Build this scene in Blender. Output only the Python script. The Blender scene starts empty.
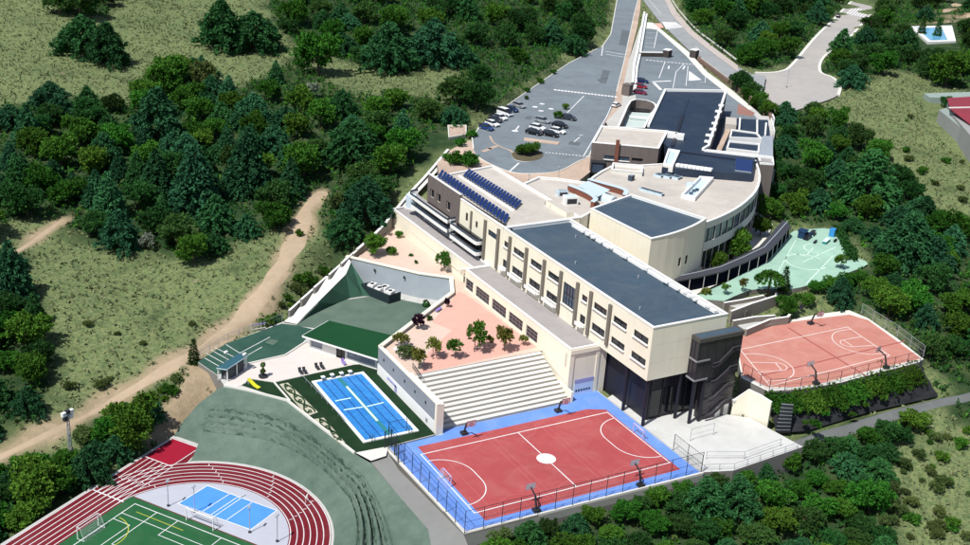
import bpy, bmesh, math, random
import numpy as np
from mathutils import Vector, Matrix
from mathutils.geometry import tessellate_polygon

random.seed(7); rng = np.random.default_rng(7)
scene = bpy.context.scene
COL = scene.collection
R = math.radians

# ------------------------------------------------------------------ camera
# world axes follow the main building: +X across it, +Y along it, metres
YAW = R(30.5); PITCH = R(22.29); ROLL = R(4.0); HCAM = 111.1; FPX = 1200.0
CAMXY = (-128.06, -155.705)
def _frame():
    c, s = math.cos(PITCH), math.sin(PITCH)
    F = np.array([0, c, -s]); Rt = np.array([1., 0, 0]); Up = np.array([0, s, c])
    R2 = math.cos(ROLL)*Rt + math.sin(ROLL)*Up
    U2 = -math.sin(ROLL)*Rt + math.cos(ROLL)*Up
    e1 = np.array([math.cos(YAW), math.sin(YAW), 0]); e2 = np.array([-math.sin(YAW), math.cos(YAW), 0])
    B = np.array([e1, e2, [0, 0, 1]])
    return B@R2, B@U2, B@F
CR, CU, CF = _frame()
CAM = np.array([CAMXY[0], CAMXY[1], HCAM])
cam_data = bpy.data.cameras.new('camera'); cam = bpy.data.objects.new('camera', cam_data); COL.objects.link(cam)
M = Matrix(((CR[0], CU[0], -CF[0], CAM[0]), (CR[1], CU[1], -CF[1], CAM[1]), (CR[2], CU[2], -CF[2], CAM[2]), (0, 0, 0, 1)))
cam.matrix_world = M
cam_data.sensor_width = 36.0; cam_data.lens = FPX/970*36.0
cam_data.clip_start = 1.0; cam_data.clip_end = 12000
scene.camera = cam

# ------------------------------------------------------------------ light
def cw(x, y):   # camera-facing axes -> world
    return (x*math.cos(-YAW)-y*math.sin(-YAW), x*math.sin(-YAW)+y*math.cos(-YAW))
SUN_EL = R(57); sx, sy = cw(-0.62, -0.78)
L = math.hypot(sx, sy); SD = Vector((sx/L*math.cos(SUN_EL), sy/L*math.cos(SUN_EL), math.sin(SUN_EL)))
world = bpy.data.worlds.new('World'); scene.world = world; world.use_nodes = True
nt = world.node_tree; nt.nodes.clear()
sky = nt.nodes.new('ShaderNodeTexSky'); sky.sky_type = 'NISHITA'; sky.sun_disc = False
sky.sun_elevation = SUN_EL; sky.sun_rotation = math.atan2(SD.x, SD.y)
bg = nt.nodes.new('ShaderNodeBackground'); bg.inputs['Strength'].default_value = 0.085
wo = nt.nodes.new('ShaderNodeOutputWorld')
nt.links.new(sky.outputs[0], bg.inputs[0]); nt.links.new(bg.outputs[0], wo.inputs[0])
sl = bpy.data.lights.new('sun', 'SUN'); sl.energy = 4.4; sl.angle = R(0.5); sl.color = (1.0, 0.98, 0.945)
sun = bpy.data.objects.new('sun', sl); COL.objects.link(sun)
sun.rotation_euler = SD.to_track_quat('Z', 'Y').to_euler(); sun.location = (0, 0, 300)
scene.view_settings.view_transform = 'Standard'; scene.view_settings.look = 'None'
scene.view_settings.exposure = 0.22; scene.view_settings.gamma = 1.0

# ------------------------------------------------------------------ geometry of the view
def ray(px, py):
    return CF + (px-485)/FPX*CR - (py-272.5)/FPX*CU
def V(px, py, z):
    d = ray(px, py); t = (z-CAM[2])/d[2]; p = CAM+t*d
    return (float(p[0]), float(p[1]))
def HX(px, py, x):
    d = ray(px, py); t = (x-CAM[0])/d[0]; p = CAM+t*d; return (float(p[1]), float(p[2]))
def HY(px, py, y):
    d = ray(px, py); t = (y-CAM[1])/d[1]; p = CAM+t*d; return (float(p[0]), float(p[2]))
def VP(pts, z): return [V(x, y, z) for x, y in pts]

# ------------------------------------------------------------------ materials
MATS = {}
def mat(name, col, rough=0.85, var=0.12, scale=0.6, big=0.08, bump=0.0, metal=0.0, spec=0.3, obj=False, rand=0.0, col2=None, stain=None, streak=0.0):
    if name in MATS: return MATS[name]
    m = bpy.data.materials.new(name); m.use_nodes = True; t = m.node_tree; N = t.nodes; Lk = t.links
    b = N['Principled BSDF']; b.inputs['Roughness'].default_value = rough; b.inputs['Metallic'].default_value = metal
    b.inputs['Specular IOR Level'].default_value = spec
    if obj:
        tc = N.new('ShaderNodeTexCoord'); co = tc.outputs['Object']
    else:
        g = N.new('ShaderNodeNewGeometry'); co = g.outputs['Position']
    n1 = N.new('ShaderNodeTexNoise'); n1.inputs['Scale'].default_value = scale; n1.inputs['Detail'].default_value = 6; n1.inputs['Roughness'].default_value = 0.65
    Lk.new(co, n1.inputs['Vector'])
    n2 = N.new('ShaderNodeTexNoise'); n2.inputs['Scale'].default_value = big; n2.inputs['Detail'].default_value = 3
    Lk.new(co, n2.inputs['Vector'])
    ad = N.new('ShaderNodeMath'); ad.operation = 'ADD'; Lk.new(n1.outputs[0], ad.inputs[0]); Lk.new(n2.outputs[0], ad.inputs[1])
    mr = N.new('ShaderNodeMapRange'); mr.inputs[1].default_value = 0.6; mr.inputs[2].default_value = 1.4
    Lk.new(ad.outputs[0], mr.inputs[0])
    mx = N.new('ShaderNodeMix'); mx.data_type = 'RGBA'
    c1 = tuple(max(0, c*(1-var)) for c in col)+(1,)
    c2 = (tuple(min(1, c*(1+var)) for c in col)+(1,)) if col2 is None else tuple(col2)+(1,)
    mx.inputs[6].default_value = c1; mx.inputs[7].default_value = c2
    Lk.new(mr.outputs[0], mx.inputs[0]); out = mx.outputs[2]
    if rand > 0:
        oi = N.new('ShaderNodeObjectInfo'); hs = N.new('ShaderNodeHueSaturation')
        m1 = N.new('ShaderNodeMapRange'); m1.inputs[3].default_value = 1-rand; m1.inputs[4].default_value = 1+rand
        Lk.new(oi.outputs['Random'], m1.inputs[0]); Lk.new(m1.outputs[0], hs.inputs['Value'])
        m2 = N.new('ShaderNodeMapRange'); m2.inputs[3].default_value = 0.5-rand*0.06; m2.inputs[4].default_value = 0.5+rand*0.06
        Lk.new(oi.outputs['Random'], m2.inputs[0]); Lk.new(m2.outputs[0], hs.inputs['Hue'])
        Lk.new(out, hs.inputs['Color']); out = hs.outputs[0]
    if stain:
        n3 = N.new('ShaderNodeTexNoise'); n3.inputs['Scale'].default_value = stain[2] if len(stain) > 2 else .16; n3.inputs['Detail'].default_value = 9; n3.inputs['Roughness'].default_value = .72; n3.inputs['Distortion'].default_value = .6
        Lk.new(co, n3.inputs['Vector'])
        r3 = N.new('ShaderNodeMapRange'); r3.inputs[1].default_value = .46; r3.inputs[2].default_value = .74; r3.inputs[4].default_value = stain[1]; Lk.new(n3.outputs[0], r3.inputs[0])
        x3 = N.new('ShaderNodeMix'); x3.data_type = 'RGBA'; Lk.new(r3.outputs[0], x3.inputs[0]); Lk.new(out, x3.inputs[6]); x3.inputs[7].default_value = tuple(stain[0])+(1,); out = x3.outputs[2]
    if streak > 0:
        mp_ = N.new('ShaderNodeMapping'); mp_.inputs['Scale'].default_value = (1.3, 1.3, .09); Lk.new(co, mp_.inputs[0])
        n4 = N.new('ShaderNodeTexNoise'); n4.inputs['Scale'].default_value = 1.0; n4.inputs['Detail'].default_value = 6; Lk.new(mp_.outputs[0], n4.inputs['Vector'])
        r4 = N.new('ShaderNodeMapRange'); r4.inputs[1].default_value = .50; r4.inputs[2].default_value = .72; r4.inputs[4].default_value = streak; Lk.new(n4.outputs[0], r4.inputs[0])
        x4 = N.new('ShaderNodeMix'); x4.data_type = 'RGBA'; Lk.new(r4.outputs[0], x4.inputs[0]); Lk.new(out, x4.inputs[6]); x4.inputs[7].default_value = tuple(c*.55 for c in col)+(1,); out = x4.outputs[2]
    Lk.new(out, b.inputs['Base Color'])
    if bump > 0:
        bp = N.new('ShaderNodeBump'); bp.inputs['Strength'].default_value = bump; bp.inputs['Distance'].default_value = 0.1
        Lk.new(n1.outputs[0], bp.inputs['Height']); Lk.new(bp.outputs[0], b.inputs['Normal'])
    MATS[name] = m; return m

cream   = mat('cream render', (0.80, 0.74, 0.595), 0.9, 0.05, 0.5, 0.1, streak=.12)
creamd  = mat('beige render', (0.62, 0.57, 0.47), 0.9, 0.06, 0.5, 0.1)
white   = mat('white paint', (0.80, 0.79, 0.76), 0.6, 0.05, 0.8, 0.15)
offw    = mat('pale concrete', (0.66, 0.64, 0.58), 0.9, 0.09, 0.7, 0.12)
taupe   = mat('taupe cladding', (0.150, 0.125, 0.115), 0.85, 0.08, 0.6, streak=.4)
pilast  = mat('brown grey pilaster', (0.17, 0.15, 0.125), 0.8, 0.08)
slate   = mat('slate blue roofing', (0.050, 0.080, 0.112), 0.75, 0.16, 0.5, 0.06, stain=((.115, .135, .15), .55, .10))
slated  = mat('dark navy roofing', (0.018, 0.031, 0.056), 0.6, 0.15, 0.5, 0.06, stain=((.05, .065, .085), .6, .12))
beiger  = mat('beige roof gravel', (0.50, 0.455, 0.40), 0.95, 0.10, 0.8, 0.08, stain=((.34, .31, .28), .6, .14))
greyr   = mat('grey roof paving', (0.33, 0.305, 0.30), 0.95, 0.09, 0.6, 0.07, stain=((.23, .22, .21), .6, .2))
glass   = mat('dark window glass', (0.012, 0.014, 0.02), 0.12, 0.3, 0.4, spec=0.5)
glassb  = mat('blue window glass', (0.04, 0.065, 0.10), 0.12, 0.3, 0.3, spec=0.5)
black   = mat('black cladding', (0.012, 0.012, 0.022), 0.45, 0.15, 0.5)
dark    = mat('dark metal', (0.03, 0.032, 0.036), 0.5, 0.15)
steel   = mat('galvanised steel', (0.42, 0.45, 0.48), 0.45, 0.1, metal=0.3)
greyw   = mat('grey painted wall', (0.25, 0.265, 0.29), 0.9, 0.12, 0.5, 0.12)
yardw   = mat('blue grey wall', (0.34, 0.38, 0.41), 0.9, 0.1, 0.4, 0.1)
terra   = mat('terracotta cladding', (0.19, 0.07, 0.045), 0.8, 0.15)
palebl  = mat('pale blue sheet metal', (0.52, 0.62, 0.68), 0.5, 0.06)
redc    = mat('red acrylic court', (0.37, 0.066, 0.068), 0.8, 0.12, 0.5, 0.06, stain=((.44, .15, .14), .55))
bluec   = mat('blue acrylic court', (0.13, 0.265, 0.68), 0.75, 0.10, 0.4, 0.08, stain=((.26, .36, .62), .6))
pinkc   = mat('faded red court', (0.49, 0.200, 0.155), 0.85, 0.12, 0.4, 0.06, stain=((.55, .31, .25), .7))
trackr  = mat('red running track', (0.145, 0.006, 0.013), 0.85, 0.14, 0.6, 0.08, stain=((.20, .045, .05), .6))
padr    = mat('crimson rubber pad', (0.29, 0.004, 0.022), 0.85, 0.12, 0.6, 0.08)
linem   = mat('white line paint', (0.74, 0.73, 0.72), 0.7, 0.06, stain=((.45, .42, .42), .7, .5))
liney   = mat('yellow line paint', (0.50, 0.48, 0.05), 0.7, 0.06)
soccer  = mat('green artificial pitch', (0.014, 0.092, 0.030), 0.95, 0.18, 0.5, 0.09, stain=((.055, .125, .06), .7))
greyc   = mat('pale grey lilac surfacing', (0.42, 0.43, 0.48), 0.9, 0.07)
deckg   = mat('dark green turf carpet', (0.004, 0.026, 0.006), 0.95, 0.3, 0.6, 0.1, stain=((.022, .05, .018), .6, .25))
roofg   = mat('green roof covering', (0.003, 0.052, 0.014), 0.85, 0.12, 0.4)
turfy   = mat('grey green worn turf', (0.075, 0.13, 0.098), 0.95, 0.22, 0.25, 0.05, col2=(0.125, 0.175, 0.135))
turfd   = mat('dark teal turf', (0.018, 0.072, 0.048), 0.95, 0.25, 0.3, 0.07, col2=(0.045, 0.11, 0.08))
bank    = mat('embankment turf', (0.07, 0.12, 0.092), 0.95, 0.28, 0.4, 0.045, bump=0.5, col2=(0.14, 0.19, 0.15))
pave    = mat('pinkish terrace paving', (0.60, 0.43, 0.345), 0.92, 0.08, 0.9, 0.05, col2=(0.66, 0.52, 0.43))
pavep   = mat('salmon rubber paving', (0.66, 0.36, 0.29), 0.92, 0.07, 0.5, 0.05, stain=((.56, .36, .30), .7))
plazam  = mat('tan plaza paving', (0.47, 0.355, 0.275), 0.92, 0.30, 1.0, 0.06)
tilew   = mat('pale stone tiles', (0.64, 0.57, 0.52), 0.85, 0.07, 1.0, 0.1)
yardm   = mat('pale concrete yard', (0.56, 0.555, 0.53), 0.9, 0.06, 0.5, 0.08, stain=((.40, .39, .36), .6))
asph    = mat('asphalt', (0.175, 0.205, 0.225), 0.93, 0.12, 0.7, 0.04, stain=((.115, .13, .145), .75, .11))
asphl   = mat('light asphalt', (0.30, 0.31, 0.31), 0.93, 0.10, 0.6, 0.04, stain=((.20, .205, .21), .7))
conc    = mat('concrete', (0.48, 0.47, 0.44), 0.92, 0.12, 0.6, 0.1)
concd   = mat('dark stained concrete', (0.20, 0.19, 0.17), 0.92, 0.15, 0.6, 0.1)
mint    = mat('mint green playground', (0.33, 0.51, 0.40), 0.85, 0.10, 0.35, 0.07, stain=((.22, .37, .29), .8, .13))
dirtm   = mat('pale dirt', (0.40, 0.305, 0.205), 0.98, 0.16, 0.5, 0.08, bump=0.5)
fabric  = mat('dark weed fabric', (0.022, 0.023, 0.026), 0.95, 0.35, 0.8, 0.2)
tilered = mat('red sheet roof', (0.25, 0.035, 0.05), 0.7, 0.12, 0.5)
water   = mat('blue pool water', (0.020, 0.19, 0.60), 0.06, 0.28, 1.3, 0.12, bump=0.35, spec=0.5, col2=(.06, .31, .70))
waterl  = mat('light pool water', (0.14, 0.42, 0.66), 0.1, 0.1, 0.5, spec=0.5)
poolfl  = mat('pool tile', (0.08, 0.33, 0.75), 0.4, 0.06)
teal    = mat('teal pool cover', (0.03, 0.20, 0.22), 0.6, 0.1)
tealw   = mat('pale aqua boom', (0.62, 0.85, 0.82), 0.6, 0.05)
yellow  = mat('yellow plastic', (0.62, 0.60, 0.03), 0.4, 0.05)
bluepl  = mat('bright blue plastic', (0.04, 0.25, 0.55), 0.4, 0.05)
purple  = mat('lilac plastic', (0.28, 0.20, 0.50), 0.5, 0.05)
solarm  = mat('solar cell blue', (0.009, 0.026, 0.115), 0.35, 0.2, 0.8, spec=0.2)
door_b  = mat('pale blue banner', (0.52, 0.63, 0.80), 0.7, 0.05)
door_l  = mat('lavender banner', (0.32, 0.32, 0.55), 0.7, 0.05)
bark    = mat('bark', (0.09, 0.065, 0.045), 0.95, 0.25, 3.0)
tyre    = mat('tyre rubber', (0.015, 0.015, 0.016), 0.8, 0.1)
rim     = mat('wheel rim', (0.45, 0.46, 0.48), 0.35, 0.05, metal=0.6)
carglass= mat('car glass', (0.02, 0.024, 0.03), 0.08, 0.1, spec=0.6)
lampw   = mat('headlight lens', (0.75, 0.76, 0.78), 0.2, 0.02)
lampr   = mat('tail light lens', (0.45, 0.02, 0.02), 0.3, 0.02)
net     = mat('white netting', (0.60, 0.61, 0.63), 0.8, 0.05)

def leafmat(name, c1, c2, rand=0.36, hi=None):
    if name in MATS: return MATS[name]
    m = bpy.data.materials.new(name); m.use_nodes = True; t = m.node_tree; N = t.nodes; Lk = t.links
    b = N['Principled BSDF']; b.inputs['Roughness'].default_value = 0.9; b.inputs['Specular IOR Level'].default_value = 0.08
    tc = N.new('ShaderNodeTexCoord')
    n1 = N.new('ShaderNodeTexNoise'); n1.inputs['Scale'].default_value = 0.9; n1.inputs['Detail'].default_value = 5; n1.inputs['Roughness'].default_value = 0.7
    Lk.new(tc.outputs['Object'], n1.inputs['Vector'])
    mr = N.new('ShaderNodeMapRange'); mr.inputs[1].default_value = 0.33; mr.inputs[2].default_value = 0.68; Lk.new(n1.outputs[0], mr.inputs[0])
    mx = N.new('ShaderNodeMix'); mx.data_type = 'RGBA'; mx.inputs[6].default_value = c1+(1,); mx.inputs[7].default_value = c2+(1,)
    Lk.new(mr.outputs[0], mx.inputs[0])
    oi = N.new('ShaderNodeObjectInfo'); hs = N.new('ShaderNodeHueSaturation')
    m1 = N.new('ShaderNodeMapRange'); m1.inputs[3].default_value = 1-rand; m1.inputs[4].default_value = 1+rand
    Lk.new(oi.outputs['Random'], m1.inputs[0]); Lk.new(m1.outputs[0], hs.inputs['Value'])
    m2 = N.new('ShaderNodeMapRange'); m2.inputs[3].default_value = 0.462; m2.inputs[4].default_value = 0.512
    mu = N.new('ShaderNodeMath'); mu.operation = 'MULTIPLY'; mu.inputs[1].default_value = 7.31; Lk.new(oi.outputs['Random'], mu.inputs[0])
    fr = N.new('ShaderNodeMath'); fr.operation = 'FRACT'; Lk.new(mu.outputs[0], fr.inputs[0])
    Lk.new(fr.outputs[0], m2.inputs[0]); Lk.new(m2.outputs[0], hs.inputs['Hue'])
    Lk.new(mx.outputs[2], hs.inputs['Color']); Lk.new(hs.outputs[0], b.inputs['Base Color'])
    tr = N.new('ShaderNodeBsdfTranslucent'); Lk.new(hs.outputs[0], tr.inputs['Color'])
    ms = N.new('ShaderNodeMixShader'); ms.inputs[0].default_value = 0.22
    Lk.new(b.outputs[0], ms.inputs[1]); Lk.new(tr.outputs[0], ms.inputs[2])
    Lk.new(ms.outputs[0], N['Material Output'].inputs['Surface'])
    MATS[name] = m; return m
lf_pine  = leafmat('blue green needles', (0.010, 0.055, 0.022), (0.055, 0.180, 0.074))
lf_broad = leafmat('deep green leaves', (0.014, 0.076, 0.007), (0.072, 0.215, 0.026))
lf_dark  = leafmat('dark green leaves', (0.009, 0.048, 0.010), (0.042, 0.130, 0.030))
lf_olive = leafmat('olive green leaves', (0.040, 0.075, 0.020), (0.11, 0.165, 0.05))
lf_young = leafmat('yellow green leaves', (0.09, 0.13, 0.02), (0.22, 0.22, 0.05))
lf_plum  = leafmat('plum leaves', (0.018, 0.006, 0.016), (0.045, 0.015, 0.035))
lf_pale  = leafmat('silver grey leaves', (0.16, 0.22, 0.15), (0.34, 0.40, 0.30))

# ------------------------------------------------------------------ mesh helpers
WL = {}     # world location of every object that has children
class MB:
    def __init__(s): s.v = []; s.f = []; s.m = []; s.mats = []
    def mi(s, m):
        if m not in s.mats: s.mats.append(m)
        return s.mats.index(m)
    def face(s, pts, m):
        n = len(s.v); s.v += [tuple(p) for p in pts]; s.f.append(tuple(range(n, n+len(pts)))); s.m.append(s.mi(m))
    def poly(s, xy, z, m):
        if len(xy) <= 4: s.face([(x, y, z) for x, y in xy], m); return
        n = len(s.v); s.v += [(x, y, z) for x, y in xy]
        k = s.mi(m)
        for t in tessellate_polygon([[Vector((x, y, 0)) for x, y in xy]]):
            a, b, c = [xy[i] for i in t]
            if (b[0]-a[0])*(c[1]-a[1])-(b[1]-a[1])*(c[0]-a[0]) < 0: t = t[::-1]
            s.f.append(tuple(n+i for i in t)); s.m.append(k)
    def prism(s, xy, z0, z1, m, mtop=None, bottom=False):
        xy = ccw(xy)
        for i in range(len(xy)):
            a, b = xy[i], xy[(i+1) % len(xy)]
            s.face([(a[0], a[1], z0), (b[0], b[1], z0), (b[0], b[1], z1), (a[0], a[1], z1)], m)
        s.poly(xy, z1, mtop or m)
        if bottom: s.poly(xy[::-1], z0, m)
    def box(s, c, sz, m, yaw=0, mtop=None):
        hx, hy, hz = sz[0]/2, sz[1]/2, sz[2]/2; ca, sa = math.cos(yaw), math.sin(yaw)
        xy = [(c[0]+x*ca-y*sa, c[1]+x*sa+y*ca) for x, y in ((-hx, -hy), (hx, -hy), (hx, hy), (-hx, hy))]
        s.prism(xy, c[2]-hz, c[2]+hz, m, mtop, True)
    def bar(s, p, q, w, m, h=None):     # square bar between two points
        p, q = Vector(p), Vector(q); d = (q-p); 
        if d.length < 1e-6: return
        d.normalize(); up = Vector((0, 0, 1)) if abs(d.z) < 0.95 else Vector((1, 0, 0))
        a = d.cross(up).normalized()*(w/2); b = a.cross(d).normalized()*((h or w)/2)
        c0 = [p+a+b, p-a+b, p-a-b, p+a-b]; c1 = [q+a+b, q-a+b, q-a-b, q+a-b]
        for i in range(4): s.face([c0[i], c0[(i+1) % 4], c1[(i+1) % 4], c1[i]], m)
        s.face(c0[::-1], m); s.face(c1, m)
    def cyl(s, p, q, r0, r1, m, n=8, cap=True):
        p, q = Vector(p), Vector(q); d = (q-p).normalized(); up = Vector((0, 0, 1)) if abs(d.z) < 0.95 else Vector((1, 0, 0))
        a = d.cross(up).normalized(); b = d.cross(a)
        c0 = [p+(a*math.cos(t)+b*math.sin(t))*r0 for t in [2*math.pi*i/n for i in range(n)]]
        c1 = [q+(a*math.cos(t)+b*math.sin(t))*r1 for t in [2*math.pi*i/n for i in range(n)]]
        for i in range(n): s.face([c0[(i+1) % n], c0[i], c1[i], c1[(i+1) % n]], m)
        if cap: s.face(c1[::-1], m); s.face(c0, m)
    def stripe(s, p, q, w, z, m):
        dx, dy = q[0]-p[0], q[1]-p[1]; l = math.hypot(dx, dy) or 1; nx, ny = -dy/l*w/2, dx/l*w/2
        s.face([(p[0]-nx, p[1]-ny, z), (q[0]-nx, q[1]-ny, z), (q[0]+nx, q[1]+ny, z), (p[0]+nx, p[1]+ny, z)], m)
    def pathline(s, pts, w, z, m, closed=False):
        n = len(pts)
        o1 = offline(pts, w/2, closed); o2 = offline(pts, -w/2, closed)
        for i in range(n if closed else n-1):
            j = (i+1) % n
            s.face([(*o2[i], z), (*o2[j], z), (*o1[j], z), (*o1[i], z)], m)
    def wallpath(s, pts, w, z0, z1, m, mtop=None, closed=False):
        n = len(pts); o1 = offline(pts, w/2, closed); o2 = offline(pts, -w/2, closed)
        f0 = z0 if callable(z0) else (lambda i: z0); f1 = z1 if callable(z1) else (lambda i: z1)
        for i in range(n if closed else n-1):
            j = (i+1) % n
            s.face([(*o1[i], f1(i)), (*o2[i], f1(i)), (*o2[j], f1(j)), (*o1[j], f1(j))], mtop or m)
            s.face([(*o2[i], f0(i)), (*o2[j], f0(j)), (*o2[j], f1(j)), (*o2[i], f1(i))], m)
            s.face([(*o1[j], f0(j)), (*o1[i], f0(i)), (*o1[i], f1(i)), (*o1[j], f1(j))], m)
        if not closed:
            for i in (0, n-1): s.face([(*o1[i], f0(i)), (*o2[i], f0(i)), (*o2[i], f1(i)), (*o1[i], f1(i))], m)
    def build(s, name, parent=None, smooth=False, **tags):
        me = bpy.data.meshes.new(name)
        off = WL.get(parent.name, Vector((0, 0, 0))) if parent else Vector((0, 0, 0))
        me.from_pydata([(v[0]-off.x, v[1]-off.y, v[2]-off.z) for v in s.v], [], s.f)
        for m in s.mats: me.materials.append(m)
        me.polygons.foreach_set('material_index', s.m)
        if smooth: me.polygons.foreach_set('use_smooth', [True]*len(s.f))
        me.update()
        o = bpy.data.objects.new(name, me); COL.objects.link(o)
        if parent: o.parent = parent
        WL[o.name] = off.copy()
        for k, v in tags.items(): o[k] = v
        return o
def ccw(xy):
    a = sum(xy[i][0]*xy[(i+1) % len(xy)][1]-xy[(i+1) % len(xy)][0]*xy[i][1] for i in range(len(xy)))
    return list(xy) if a > 0 else list(xy)[::-1]
def offline(pts, d, closed=False):
    out = []; n = len(pts)
    for i in range(n):
        a = pts[i-1] if (i > 0 or closed) else None; b = pts[(i+1) % n] if (i < n-1 or closed) else None
        def nrm(p, q):
            dx, dy = q[0]-p[0], q[1]-p[1]; l = math.hypot(dx, dy) or 1; return (-dy/l, dx/l)
        if a is None: nx, ny = nrm(pts[i], b); k = 1
        elif b is None: nx, ny = nrm(a, pts[i]); k = 1
        else:
            n1 = nrm(a, pts[i]); n2 = nrm(pts[i], b); nx, ny = n1[0]+n2[0], n1[1]+n2[1]; l = math.hypot(nx, ny) or 1; nx /= l; ny /= l
            k = 1/max(0.35, nx*n1[0]+ny*n1[1])
        out.append((pts[i][0]+nx*d*k, pts[i][1]+ny*d*k))
    return out
def inset(xy, d): return offline(ccw(xy), d, True)
def tag(o, label, cat, group=None):
    o['label'] = label; o['category'] = cat
    if group: o['group'] = group
    return o
def thing(name, label, cat, loc=(0, 0, 0), yaw=0, group=None):
    o = bpy.data.objects.new(name, None); COL.objects.link(o); o.location = loc; o.rotation_euler = (0, 0, yaw)
    o.empty_display_size = 0.5; WL[o.name] = Vector(loc) if yaw == 0 else Vector((0, 0, 0))
    return tag(o, label, cat, group)
def dup(root, loc=None, yaw=None, label=None, scale=None, group=None):
    c = root.copy(); COL.objects.link(c)
    if loc is not None: c.location = loc
    if yaw is not None: c.rotation_euler = (0, 0, yaw)
    if scale is not None: c.scale = scale if hasattr(scale, '__len__') else (scale,)*3
    if label: c['label'] = label
    if group: c['group'] = group
    for ch in list(root.children):
        d = ch.copy(); COL.objects.link(d); d.parent = c
        for g in list(ch.children):
            e = g.copy(); COL.objects.link(e); e.parent = d
    return c
def place(root, loc, yaw=0, scale=None):
    root.location = loc; root.rotation_euler = (0, 0, yaw)
    if scale: root.scale = scale if hasattr(scale, '__len__') else (scale,)*3
def struct(mb, name): return mb.build(name, kind='structure')
def sheet(name, xy, z, m, parent=None, depth=0.0):
    b = MB()
    if depth: b.prism(xy, z-depth, z, concd, m)
    else: b.poly(ccw(xy), z, m)
    if parent: return b.build(name, parent)
    return b.build(name, kind='structure')
def arc(c, r, a0, a1, n=24):
    return [(c[0]+r*math.cos(a0+(a1-a0)*i/n), c[1]+r*math.sin(a0+(a1-a0)*i/n)) for i in range(n+1)]
def smooth(pts, n=8):   # Catmull-Rom
    out = []; P = [pts[0]]+list(pts)+[pts[-1]]
    for i in range(1, len(P)-2):
        p0, p1, p2, p3 = [np.array(P[k], float) for k in (i-1, i, i+1, i+2)]
        for k in range(n):
            t = k/n; out.append(tuple(0.5*((2*p1)+(-p0+p2)*t+(2*p0-5*p1+4*p2-p3)*t*t+(-p0+3*p1-3*p2+p3)*t**3)))
    out.append(tuple(pts[-1])); return out
def inpoly(x, y, poly):
    x = np.asarray(x); y = np.asarray(y); r = np.zeros(x.shape, bool); n = len(poly); j = n-1
    for i in range(n):
        xi, yi = poly[i]; xj, yj = poly[j]
        c = ((yi > y) != (yj > y)) & (x < (xj-xi)*(y-yi)/((yj-yi) if yj != yi else 1e-9)+xi)
        r ^= c; j = i
    return r
def segdist(x, y, poly, closed=True):
    d = np.full(np.shape(x), 1e9); n = len(poly)
    for i in range(n if closed else n-1):
        ax, ay = poly[i]; bx, by = poly[(i+1) % n]; dx, dy = bx-ax, by-ay; l2 = dx*dx+dy*dy or 1e-9
        t = np.clip(((x-ax)*dx+(y-ay)*dy)/l2, 0, 1); d = np.minimum(d, np.hypot(x-ax-t*dx, y-ay-t*dy))
    return d

# ------------------------------------------------------------------ terrain shape (metres above the sports court)
CTRL = [(130,300,2),(40,300,4),(30,440,-4),(100,405,-3.5),(200,350,-0.5),(200,300,1.5),(260,290,3),(310,215,8),(330,190,10),(200,180,9),(100,180,9),(0,200,9),
 (60,60,18),(200,50,17),(350,50,16),(450,100,15.5),(440,140,14.5),(600,20,17),(0,0,24),(300,0,22),(485,0,19),(760,60,14.5),(800,90,13.5),(850,20,15),(760,130,13),
 (790,180,9),(850,200,9),(900,130,12),(960,40,15),(970,0,17),(920,250,6),(950,310,4),(930,350,3),(860,400,0.5),(940,420,-1.5),(810,440,-2.5),(650,520,-3.0),(650,500,-1.3),(550,540,-2.0),(560,524,-1.2),
 (800,500,-7),(920,500,-7),(900,450,-3.5),(69,463,-6),(0,520,-9),(130,440,-6),(20,480,-8),(380,240,6),(310,290,3),(290,318,0.5),(205,372,0.3),(192,382,-.4),(430,540,-1.2),(170,410,-4),(340,250,6),
 (700,486,-1.4),(970,545,-9),(0,545,-11),(100,545,-7),(250,545,-7),(420,190,10),(460,140,14.5),(240,250,5)]
_c = np.array([(*V(x, y, z), z) for x, y, z in CTRL] + [(-900, 300, 10), (-700, 1000, 40), (200, 1500, 60), (1200, 1100, 50), (1300, 200, 10), (800, -500, -25), (-200, -700, -30), (-900, -500, -20), (-250,-150,-14), (150,-160,-18)])
_S = 200.0
def _phi(r2): return 0.5*r2*np.log(r2+1e-12)
_n = len(_c); _X = _c[:, :2]/_S
_K = _phi(((_X[:, None]-_X[None])**2).sum(-1))+np.eye(_n)*0.004
_A = np.zeros((_n+3, _n+3)); _A[:_n, :_n] = _K; _A[:_n, _n] = 1; _A[:_n, _n+1:] = _X; _A[_n, :_n] = 1; _A[_n+1:, :_n] = _X.T
_W = np.linalg.solve(_A, np.concatenate([_c[:, 2], [0, 0, 0]]))
def tnat(x, y):
    x = np.asarray(x, float); y = np.asarray(y, float); q = np.stack([x.ravel(), y.ravel()], 1)/_S
    r = np.empty(len(q))
    for i in range(0, len(q), 20000):
        qq = q[i:i+20000]; r[i:i+20000] = _phi(((qq[:, None]-_X[None])**2).sum(-1))@_W[:_n]+_W[_n]+qq@_W[_n+1:]
    r = r.reshape(x.shape)
    r = r+0.5*np.sin(x*0.061+1.3)*np.sin(y*0.053)+0.25*np.sin(x*0.17+y*0.11)+0.12*np.sin(x*0.43-y*0.37)
    return np.clip(r, -60, 90)
CLEAR = []
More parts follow.
